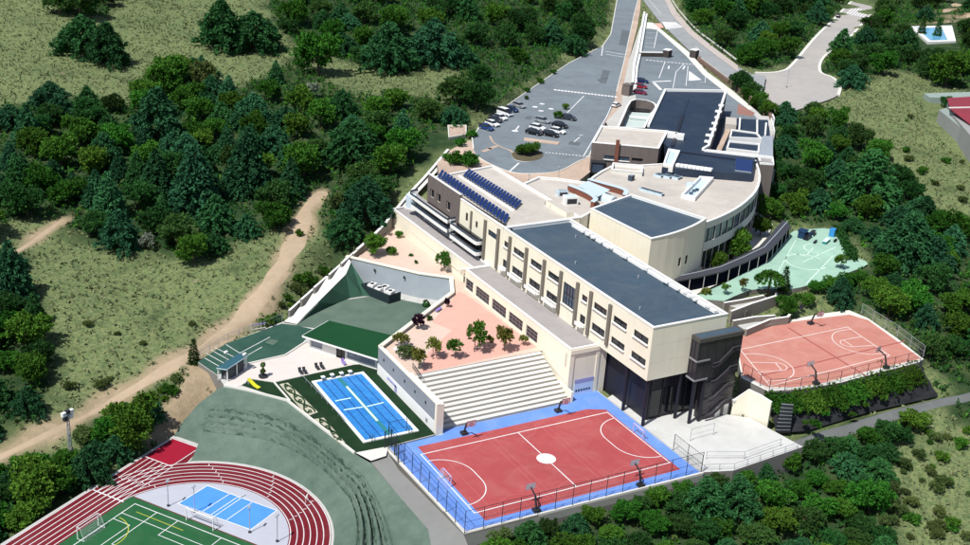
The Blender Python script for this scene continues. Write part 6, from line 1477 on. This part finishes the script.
def crown_pine(rad, h, base, nb, nl, ln, rp=1.7):
    Q = []
    for i in range(nb):
        t = (i+rng.random())/nb; z = base+h*(t**.85); a = i*2.399+rng.uniform(-.4, .4)
        R0 = rad*(1-t**rp)*rng.uniform(.68, 1.14)+.25
        m = max(2, int(R0/0.85)); 
        for k in range(m):
            f = (k+.7)/m; dz = .10*R0*f-.28*R0*f*f; p = np.array([[R0*f*math.cos(a), R0*f*math.sin(a), z+dz]]); d = np.array([[math.cos(a), math.sin(a), .25-.5*f]]); d /= np.linalg.norm(d)
            if f > .3: Q.append(leaves(p+rng.normal(0, .12, (1, 3)), d, ln, ln*.34, .62, nl))
    return np.concatenate(Q)
def crown_cone(rad, h, base, tiers, nl, ln):
    Q = []
    for i in range(tiers):
        t = i/(tiers-1); z = base+h*t; R0 = rad*(1-t)**.85+.18; n = max(3, int(2*math.pi*R0/.95))
        for k in range(n):
            a = 6.283*k/n+rng.uniform(-.25, .25)+i*.7; rr = R0*rng.uniform(.72, 1.1); m = 2 if R0 > 1.4 else 1
            for q in range(m):
                f = 1-.42*q; d = np.array([[math.cos(a), math.sin(a), -.30]]); Q.append(leaves(np.array([[rr*f*math.cos(a), rr*f*math.sin(a), z-.22*rr*f]]), d/np.linalg.norm(d), ln, ln*.36, .50, nl))
    return np.concatenate(Q)
def trunk_mesh(name, h, r, limbs, spread):
    b = MB(); b.cyl((0, 0, -.6), (0, 0, h*.5), r, r*.72, bark, 8, False); b.cyl((0, 0, h*.5), (.05*h*.3, .03*h, h), r*.72, r*.3, bark, 7, False)
    for i in range(limbs):
        a = i*2.4; z = h*(.35+.5*i/max(1, limbs)); b.cyl((0, 0, z), (spread*math.cos(a), spread*math.sin(a), z+spread*.55), r*.42, r*.12, bark, 5, False)
    me = bpy.data.meshes.new(name); me.from_pydata([tuple(v) for v in b.v], [], b.f); me.materials.append(bark); return me
PROTO = {}
def add_proto(k, Q, m, h, r, limbs, spread, width): PROTO.setdefault(k, []).append((quads_mesh('crown', Q, m), trunk_mesh('trunk', h, r, limbs, spread), width))
for s in range(5): add_proto('pine', crown_pine(5.2, (8.2, 7.0, 6.6, 7.6, 6.2)[s], .8, 92, 17, .78, (1.7, 2.3, 2.8, 2.0, 3.2)[s]), lf_pine, 6.2, .30, 8, 2.6, 5.0)
for s in range(3): add_proto('cone', crown_cone(3.9, 9.4, .6, 17, 14, .72), lf_pine, 8.5, .26, 4, 1.0, 3.7)
for s in range(5): add_proto('broad', crown_broad(4.6, 7.0, .8, 11, 230, 20, .50, .72), lf_broad, 5.5, .28, 6, 2.4, 4.6)
for s in range(3): add_proto('oak', crown_broad(4.4, 6.2, .7, 11, 230, 20, .46, .72), lf_dark, 5.0, .28, 6, 2.2, 4.4)
for s in range(2): add_proto('olive', crown_broad(3.0, 4.4, .5, 7, 120, 13, .46, .55), lf_olive, 3.2, .18, 5, 1.4, 3.0)
add_proto('pale', crown_broad(2.6, 3.4, .3, 6, 90, 12, .46, .5), lf_pale, 2.6, .14, 5, 1.2, 2.6)
for s in range(2): add_proto('young', crown_broad(1.75, 2.7, 1.3, 6, 60, 10, .36, .36), lf_young, 2.7, .08, 5, .8, 1.75)
for s in range(2): add_proto('small', crown_broad(1.75, 2.8, 1.1, 6, 66, 10, .34, .36), lf_broad, 2.7, .08, 5, .8, 1.75)
add_proto('plum', crown_broad(1.7, 3.0, .8, 4, 90, 12, .34, .34), lf_plum, 2.6, .09, 4, .7, 1.7)
add_proto('column', crown_cone(1.3, 7.0, .3, 18, 9, .55), lf_dark, 6.2, .12, 2, .4, 1.2)
add_proto('palm', np.concatenate([leaves(np.array([[r_*math.cos(a)*1, r_*math.sin(a), 3.9+.25*r_-.34*r_*r_]]), np.array([[math.cos(a), math.sin(a), .2-.5*r_/2]]), .8, .22, .22, 10) for a in np.arange(0, 6.28, .42) for r_ in (.5, .95, 1.4, 1.85, 2.25)]), lf_broad, 4.0, .2, 0, 0, 2.3)
for s in range(2): add_proto('bush', crown_broad(1.5, 1.9, .0, 5, 60, 11, .36, .4), lf_broad, .9, .07, 4, .6, 1.5)
NAMES = dict(pine='pine_tree', cone='conifer_tree', broad='broadleaf_tree', oak='evergreen_oak', olive='olive_tree', pale='flowering_shrub', young='young_tree', small='small_tree', plum='plum_tree', column='cypress_tree', palm='palm_tree', bush='shrub')
PLACED = []
def tree(kind, xyz, width, label, group=None, hs=1.0, cat=None):
    pr = PROTO[kind]; cm, tm, w = pr[rng.integers(len(pr))]; s = width/(2*w)
    r = bpy.data.objects.new(NAMES[kind], None); COL.objects.link(r); r.empty_display_size = .5
    r.location = xyz; r.rotation_euler = (0, 0, rng.uniform(0, 6.28)); r.scale = (s, s, s*hs)
    tag(r, label, cat or ('shrub' if kind in ('pale', 'bush') else 'tree'), group)
    for nm, me_ in (('crown', cm), ('trunk', tm)): o = bpy.data.objects.new(nm, me_); COL.objects.link(o); o.parent = r
    PLACED.append((xyz[0], xyz[1], width/2)); return r
def on_level(px, z, hc): return (*V(px[0], px[1], z+hc), z)
def mpx(px, z):   # pixels per metre there
    x, y = V(px[0], px[1], z); return FPX/float(np.dot(np.array([x, y, z])-CAM, CF))

# planted trees of the terraces: crown centre in the picture, crown width in pixels
def planted(kind, px, z, wpx, label, hs=1.0, group=None):
    k = mpx(px, z); w = wpx/k; pr = PROTO[kind][0]; s = w/(2*pr[2]); cz = {'young': 2.6, 'small': 2.4, 'plum': 2.2, 'bush': .9, 'broad': 4.5, 'oak': 4, 'olive': 2.6, 'palm': 3.8, 'column': 3.2, 'cone': 4.2, 'pine': 4.5, 'pale': 1.8}[kind]*s*hs
    return tree(kind, on_level(px, z, cz), w, label, group, hs)
ZT = 5.5; g = 'young trees on the salmon terrace'
planted('plum', (418.3,320.5), ZT, 14.5, 'dark plum ball crowned tree beside the yard wall')
planted('bush', (429.5,318), ZT, 7, 'tiny round green bush right of the plum tree')
planted('plum', (447,302), ZT, 7, 'slim dark plum sapling at the wall corner', 1.3)
planted('young', (401,338), ZT, 19, 'spreading yellow green shrub at the left edge of the tree terrace', .7, g)
planted('olive', (407,352), ZT, 20, 'grey olive bush at the lower left corner of the tree terrace', .8)
planted('young', (419.5,356), ZT, 18, 'yellow green tree nearest the grandstand corner', 1.05, g)
planted('young', (433.5,345.5), ZT, 19, 'golden green young tree, second from the left above the grandstand', 1.05, g)
planted('small', (455.8,346.5), ZT, 18, 'green young tree, third from the left above the grandstand', 1.05, g)
planted('small', (475.5,335), ZT, 23, 'tallest green young tree in the middle of the salmon terrace', 1.15, g)
planted('young', (489,339.5), ZT, 10, 'small slim tree right of the tallest terrace tree', 1.1, g)
planted('young', (505.5,336), ZT, 21, 'olive toned young tree near the right end of the grandstand', 1.05, g)
planted('young', (523.5,338.5), ZT, 11, 'low small tree below the fifth barred window', .9, g)
planted('bush', (398.5,234.5), ZT, 10, 'round clipped bush highest on the upper terrace')
planted('bush', (391.8,251), ZT, 12, 'round clipped bush in the middle of the upper terrace')
planted('small', (441.8,260.5), ZT, 17, 'round green tree beside the cream wall on the upper terrace')
planted('broad', (372.5,243), ZT, 26, 'large dark green tree at the left corner of the upper terrace')
planted('bush', (411,255), ZT, 4.5, 'tiny dark tuft on the upper terrace paving'); planted('bush', (416,262), ZT, 4.5, 'thin tuft close to the yard wall cap')
# parking island and car park
planted('broad', (525,149.5), ZP, 20, 'dense green bush on the left of the planted parking island', .62); planted('broad', (534,148), ZP, 18, 'dense green bush on the right of the planted parking island', .75)
planted('bush', (557.5,115.5), ZP, 11, 'round green shrub left of the charcoal car'); planted('bush', (565,106.8), ZP, 8.5, 'small round shrub standing alone in the car park')
for p, w, l in (((540,81),9,'dark shrub by the car park railing, farthest up'), ((527,90),8,'dark shrub by the car park railing, below the farthest one'), ((527,98),6,'small dark shrub beside the railing above the silver car'), ((553,72),8,'green shrub at the railing near the top of the car park'), ((472,134),12,'green bush at the foot of the car park row'), ((461,143),14,'leafy bush by the concrete hut'), ((470,160),22,'broad low bush between the plaza and the solar wing'), ((456,159),20,'low bush at the corner behind the solar wing'), ((446,157),12,'small bush at the tip of the boundary wall')): planted('bush', p, ZP, w, l, .8)
# right side courts
for kd, p, w, l, hs in (('broad',(735,242),33,'large leafy tree between the curved hall and the covered walkway',1.1), ('broad',(761.6,225),23,'rounded tree behind the bend of the covered walkway',.95), ('broad',(769,207),25,'tall green tree at the right end of the curved hall',1.0), ('broad',(715.5,260),26,'low green tree against the curved gym wall',.9), ('small',(667.4,267),21,'small green tree behind the roof duct of the classroom building',1.0),
    ('young',(705.6,292.5),13,'yellowish sapling at the lower end of the covered walkway',1.0), ('small',(725.3,288),10,'small dark round tree in front of the walkway posts',1.0), ('young',(743.2,283),9.5,'slim yellow sapling in front of the walkway posts',1.3), ('palm',(771,274),26,'palm like tree standing on the near edge of the mint playground',1.0), ('column',(785,280),9,'narrow columnar tree beside the palm like tree',.9),
    ('broad',(789,303),25,'dense green tree above the far corner of the faded red court',.9), ('small',(842,260),15,'pale green small tree on the right edge of the mint playground',.9), ('pale',(775,192),17,'white flowering bush by the end pavilion',1.0), ('broad',(808,299),18,'bushy tree beside the grey ramp',.8)): planted(kd, p, 7 if p[1] < 290 else 5, w, l, hs)
for i, p in enumerate(((818,287),(832,283),(846,280),(858,277))): planted('broad', p, 6, 20, ('leftmost','second','third','rightmost')[i]+' bush of the dark belt below the mint playground', .7, 'bushes between the two courts')
# hedge below the faded red court
HG = thing('hedge', 'long clipped green hedge on the slope below the faded red court', 'hedge', (*V(840,390,4), 4))
hp = resample([(*V(772,401,3.4), 3.0), (*V(800,401,3.4), 3.0), (*V(850,390,3.4), 3.0), (*V(918,370.5,3.4), 3.1)], 140)
for sgm in range(7):
    C = np.repeat(hp[sgm*20:sgm*20+21], 34, 0)+rng.normal(0, 1, (21*34 if sgm < 6 else len(hp[120:141])*34, 3))*np.array([.5, 1.0, .35]); C[:, 2] += .5*np.clip(C[:, 1]-np.repeat(hp[sgm*20:sgm*20+21], 34, 0)[:, 1], -2, 2)+.05; D = np.tile([[0, -.3, 1.0]], (len(C), 1))
    o = bpy.data.objects.new('hedge_plant', quads_mesh('hedge_plant', leaves(C, D/1.05, .38, .26, .32, 6), lf_broad)); COL.objects.link(o); o.parent = HG; o.location = -WL[HG.name]
HG2 = thing('hedge', 'clipped dark hedge bordering the right edge of the mint playground', 'hedge', (*V(840,243,7), 7))
hp = resample([(*V(836,230,7.3), 7.5), (*V(845,243,7.3), 7.5), (*V(853,259,7.3), 7.5)], 50)
C = np.repeat(hp, 16, 0)+rng.normal(0, .6, (800, 3)); o = bpy.data.objects.new('hedge_plant', quads_mesh('hedge_plant', leaves(C, np.tile([[0, 0, 1.]], (800, 1)), .5, .34, .35, 4), lf_dark)); COL.objects.link(o); o.parent = HG2; o.location = -WL[HG2.name]

# single trees that can be told apart in the picture: kind, crown centre, width px
def wild(kind, px, wpx, label, group=None, hs=1.0):
    x, y, z = TP(px[0], px[1]+wpx*.30, True); k = mpx(px, z); z = float(tz(x, y)); return tree(kind, (x, y, z-.1), wpx/k, label, group, hs)
REG = {'upper left wood': 'in the wood left of the car park', }
gl = 'trees of the upper left meadow'
for kd, p, w, l in (('oak',(80,8),40,'dark rounded oak at the top edge of the upper left meadow'), ('oak',(60,5),30,'dark oak left of the rounded one at the top edge'), ('pine',(84,40),50,'blue green pine alone in the upper left meadow, left half of the pair'), ('pine',(108,52),44,'blue green pine alone in the upper left meadow, right half of the pair'), ('pine',(222,34),50,'left pine of the dark pair right of the upper left meadow'), ('pine',(254,36),50,'right pine of the dark pair right of the upper left meadow'),
    ('broad',(170,84),46,'bright green broadleaf tree at the lower edge of the upper left meadow'), ('olive',(205,78),30,'olive green bush beside the bright broadleaf tree'), ('broad',(318,62),46,'bright green rounded tree in the middle of the upper wood'), ('pine',(388,55),52,'wide blue green pine on the small clearing, left half'), ('pine',(432,50),54,'wide blue green pine on the small clearing, right half'), ('pale',(309,92),20,'silvery flowering bush beside the dark conifer'),
    ('cone',(195,196),50,'large blue green conifer above the lower meadow'), ('cone',(247,178),46,'large conifer near the start of the dirt track'), ('cone',(110,208),34,'pointed dark conifer at the top edge of the lower meadow'), ('cone',(157,185),34,'pointed conifer between two larger ones above the lower meadow'), ('cone',(28,136),30,'pointed conifer at the left edge below the upper meadow'), ('pine',(158,124),56,'wide pine under the bright broadleaf tree'), ('broad',(62,158),40,'bright green tree at the left side of the left wood'), ('broad',(304,166),44,'bright green tree at the head of the dirt track'),
    ('pine',(352,146),56,'dark pine above the head of the dirt track'), ('pine',(365,204),52,'dark pine right of the dirt track head'), ('olive',(340,204),24,'pale olive bush touching the dirt track head'), ('pine',(345,228),36,'pine between the dirt track and the boundary wall'), ('bush',(300,233),10,'small bush by the dirt track'), ('pale',(147,243),20,'white flowering bush at the upper edge of the lower meadow'), ('pine',(120,236),44,'low blue green pine at the upper edge of the lower meadow'), ('cone',(12,286),44,'tall conifer at the left edge of the lower meadow'), ('cone',(35,318),26,'narrow conifer leaning over the left of the lower meadow'), ('broad',(30,372),36,'bright green tree on the left edge below the lower meadow'),
    ('broad',(133,426),54,'dense green tree between the dirt track and the running track'), ('broad',(110,432),34,'green tree left of the dense tree near the running track'), ('pine',(90,470),46,'blue green bush beside the running track straight'), ('broad',(36,488),52,'green tree in the lower left corner wood'), ('broad',(62,482),36,'green tree near the floodlight mast'), ('oak',(6,496),30,'dark oak at the lower left picture edge'),
    ('pine',(866,186),62,'very wide blue green pine on the right meadow edge'), ('pine',(905,246),60,'wide blue green pine below the right meadow'), ('pine',(930,260),44,'blue green pine behind the wide one below the right meadow'), ('column',(921,34),6.5,'left slim cypress in front of the garden pool'), ('column',(936.5,36),6.5,'right slim cypress in front of the garden pool'), ('oak',(944,103),14,'dark round tree in front of the red roofed villa'), ('broad',(945,75),40,'bright green tree between garden pool and villa'), ('broad',(838,62),22,'dark tree on the bend of the white edged road'), ('oak',(740,84),26,'dark oak between the main road and the turning circle'), ('oak',(752,92),20,'small oak at the rim of the turning circle'),
    ('column',(194,359),9,'slim dark cypress beside the dirt track and the green court'), ('broad',(267,319),15,'dark green shrub beside the timber rack'), ('bush',(277,312),14,'low bush above the timber rack'), ('pine',(703,503),50,'wide grey green pine below the pale yard'), ('pine',(735,500),48,'grey green pine below the right end of the pale yard'), ('broad',(868,500),44,'bright green tree in the lower right wood'), ('pine',(528,534),34,'pine below the middle of the court front'), ('pine',(575,526),32,'pine below the court front near its right hoop'), ('broad',(655,498),26,'green tree touching the court corner'), ('broad',(625,514),30,'green tree below the right part of the court front'), ('olive',(500,540),24,'olive bush at the near left corner of the court'), ('oak',(548,529),24,'dark oak hugging the court footpath near its left end'), ('broad',(592,518),24,'leafy tree hugging the middle of the court footpath'), ('oak',(640,505),22,'dark oak close under the right hoop of the court'), ('broad',(683,493),24,'leafy tree at the right end of the court footpath'), ('oak',(716,486),26,'dark oak under the left end of the yard rail'), ('broad',(741,482),26,'leafy tree under the middle of the yard rail'), ('pine',(764,474),24,'small pine under the yard rail near its right end'), ('broad',(788,463),24,'leafy tree at the right tip of the pale yard')):
    wild(kd, p, w, l)
# woodland masses
WOODS = [
 (0, 96, [('pine', .30), ('cone', .14), ('oak', .28), ('broad', .28)], 'wood beside the car park', (6.0, 10.0)),
 (1, 58, [('pine', .30), ('oak', .40), ('broad', .30)], 'far top left wood', (7, 11)),
 (2, 16, [('pine', .35), ('oak', .35), ('broad', .30)], 'in the wood strip at the left picture edge', (5, 8)),
 (3, 46, [('oak', .45), ('broad', .30), ('pine', .25)], 'in the wood between the main road and the turning circle road', (7, 11)),
 (4, 46, [('oak', .45), ('broad', .30), ('pine', .25)], 'in the wood round the garden pool at the top right', (7, 11)),
 (5, 66, [('broad', .40), ('oak', .30), ('pine', .30)], 'wood right of the school', (5, 8.5)),
 (6, 46, [('broad', .40), ('oak', .35), ('pine', .25)], 'wood below the sports court', (4.0, 6.8)),
 (7, 13, [('broad', .5), ('oak', .3), ('pine', .2)], 'in the lower left wood beside the running track', (4, 6.5)),
 (8, 6, [('oak', .6), ('broad', .4)], 'at the rim of the turning circle', (5, 7)),
 (9, 5, [('oak', .8), ('broad', .2)], 'at the top edge of the upper left meadow', (6, 8))]
ADJ = dict(pine=('blue green pine', 'pines '), cone=('pointed dark conifer', 'conifers '), oak=('dark green evergreen oak', 'oaks '), broad=('bright green broadleaf tree', 'broadleaf trees '))
rng = np.random.default_rng(5)
KEEP = [p for p, z, m in CLEAR]+[[V(x, y, 5) for x, y in ((345,255),(395,215),(440,160),(480,175),(400,260))], [V(x, y, 15.6) for x, y in ((905,24),(955,24),(960,52),(922,54))], [V(x, y, 15) for x, y in ((920,88),(1010,88),(1020,150),(975,150),(935,118))]]
def part_of(fi, px, py):
    if fi not in (0, 1, 5, 6): return ''
    xs = [p[0] for p in PFOREST[fi]]; ys = [p[1] for p in PFOREST[fi]]; x0, x1 = max(0, min(xs)), min(970, max(xs)); y0, y1 = max(0, min(ys)), min(545, max(ys))
    h = ('left', 'middle', 'right')[min(2, max(0, int(3*(px-x0)/(x1-x0))))]; v = 'upper ' if py < (y0+y1)/2 else 'lower '
    return 'in the '+v+h+' part of the '
for fi, n, mix_, where, (w0, w1) in WOODS:
    P = PFOREST[fi]; xs = [p[0] for p in P]; ys = [p[1] for p in P]; got = 0; tries = 0
    kinds = [k for k, _ in mix_]; pr_ = np.array([q for _, q in mix_]); pr_ = pr_/pr_.sum(); sepf = .78
    while got < n and tries < 6000:
        tries += 1
        if tries % 1200 == 0: sepf *= .85
        px, py = rng.uniform(max(-25, min(xs)), min(995, max(xs))), rng.uniform(max(-18, min(ys)), min(558, max(ys)))
        if not inpoly(px, py, P): continue
        wd = rng.uniform(w0, w1)*1.12
        x, y, z = TP(px, py+6, True)
        if any((x-a)**2+(y-c)**2 < ((r+wd/2)*sepf)**2 for a, c, r in PLACED): continue
        if any(bool(inpoly(x, y, q)) or float(segdist(x, y, q)) < wd*.34 for q in KEEP): continue
        if any(float(segdist(x, y, c, False)) < wd*.40+np.mean(ws) for c, ws in PATHS): continue
        k = kinds[rng.choice(len(kinds), p=pr_)]; wd2 = wd*(.72 if k == 'cone' else 1)
        tw = part_of(fi, px, py)+where; tree(k, (x, y, float(tz(x, y))-.1), wd2, ADJ[k][0]+' '+tw, ADJ[k][1]+tw, float(rng.uniform(.85, 1.1))*(.72 if fi == 6 else 1)); got += 1
# bushes of the dry fields and path edges
FB = [([(885,440),(970,425),(970,545),(885,545)], 34, 'on the dry slope in the lower right corner', ('bush', 'olive')), ([(60,420),(120,398),(180,378),(170,400),(100,440),(60,455)], 16, 'along the lower dirt track', ('olive', 'bush')), ([(275,300),(300,250),(335,262),(290,315)], 18, 'between the dirt track and the sloping wall', ('bush', 'olive')),
      ([(848,120),(900,110),(965,150),(965,225),(915,180)], 12, 'scattered on the right meadow', ('olive', 'bush')), ([(45,300),(150,250),(270,245),(200,345),(60,420)], 7, 'scattered on the lower left meadow', ('olive',)), ([(780,430),(840,430),(800,450)], 5, 'beside the lower right road', ('bush',))]
for P, n, where, kk_ in FB:
    xs = [p[0] for p in P]; ys = [p[1] for p in P]; got = 0; tries = 0
    while got < n and tries < 3000:
        tries += 1; px, py = rng.uniform(min(xs), max(xs)), rng.uniform(min(ys), max(ys))
        if not inpoly(px, py, P): continue
        x, y, z = TP(px, py, True)
        if any(bool(inpoly(x, y, q)) or float(segdist(x, y, q)) < 1.2 for q in KEEP) or any(float(segdist(x, y, c, False)) < 2.2+np.mean(ws) for c, ws in PATHS): continue
        if any((x-a)**2+(y-c)**2 < (r*.8)**2 for a, c, r in PLACED): continue
        k = kk_[rng.integers(len(kk_))]; tree(k, (x, y, float(tz(x, y))-.05), rng.uniform(1.4, 3.6), {'bush': 'low green bush ', 'olive': 'grey olive bush '}[k]+where, {'bush': 'green bushes ', 'olive': 'olive bushes '}[k]+where, .75, 'bush'); got += 1

for i, p in enumerate(((806,420),(826,412),(843,408),(866,402),(884,397),(815,424),(853,412),(900,390))):
    x, y = V(p[0], p[1], 1.2); tree('bush', (x, y, .3+.2*(i % 3)), 1.6+.4*(i % 3), 'small bush on the dark fabric slope below the hedge', 'bushes on the fabric slope', .8, 'bush')
# undergrowth of the woods and grass tufts of the meadows: too many to count
def scatter(n, test, hmin, hmax, ln, nl, m, name, spread):
    x = rng.uniform(-215, 400, n); y = rng.uniform(-80, 640, n); k = test(x, y); x, y = x[k], y[k]
    ok = np.ones(len(x), bool)
    for q in KEEP:
        ok &= ~inpoly(x, y, q); ok &= segdist(x, y, q) > .8
    for c, ws in PATHS: ok &= segdist(x, y, c, False) > np.mean(ws)+.5
    x, y = x[ok], y[ok]; z = tz(x, y)+rng.uniform(hmin, hmax, len(x))
    C = np.stack([x, y, z], 1); D = rng.normal(0, .35, C.shape)+np.array([0, 0, 1.]); D /= np.linalg.norm(D, axis=1, keepdims=True)
    o = bpy.data.objects.new(name, quads_mesh(name, leaves(C, D, ln, ln*.55, spread, nl), m)); COL.objects.link(o); o['kind'] = 'stuff'; return o
def inwood(x, y):
    r = np.zeros(x.shape, bool)
    for p in FOR: r |= inpoly(x, y, p)
    return r
xg, yg = GX[0], GY[:, 0]
scatter(88000, inwood, .1, 1.4, .72, 7, lf_dark, 'undergrowth', .8)
scatter(34000, inwood, .1, 1.7, .70, 7, lf_broad, 'undergrowth', .9)
scatter(20000, inwood, .1, 1.3, .6, 7, lf_olive, 'undergrowth', .8)
grm = mat('dry grass blades', (.095, .135, .05), .95, .3, .7, .05, col2=(.245, .26, .125)); grd = mat('green weed blades', (.078, .122, .050), .95, .3, .2, .04)
nowood = lambda x, y: (~inwood(x, y)) & (tnat(x, y) < 30)
scatter(170000, nowood, .05, .30, .62, 3, grm, 'dry_grass', .5)
scatter(22000, lambda x, y: nowood(x, y) & (np.sin(x*.31+1.7*np.sin(y*.13))*np.sin(y*.27+1.3*np.sin(x*.11)) > -.15), .05, .35, .55, 5, grd, 'meadow_weeds', .55)
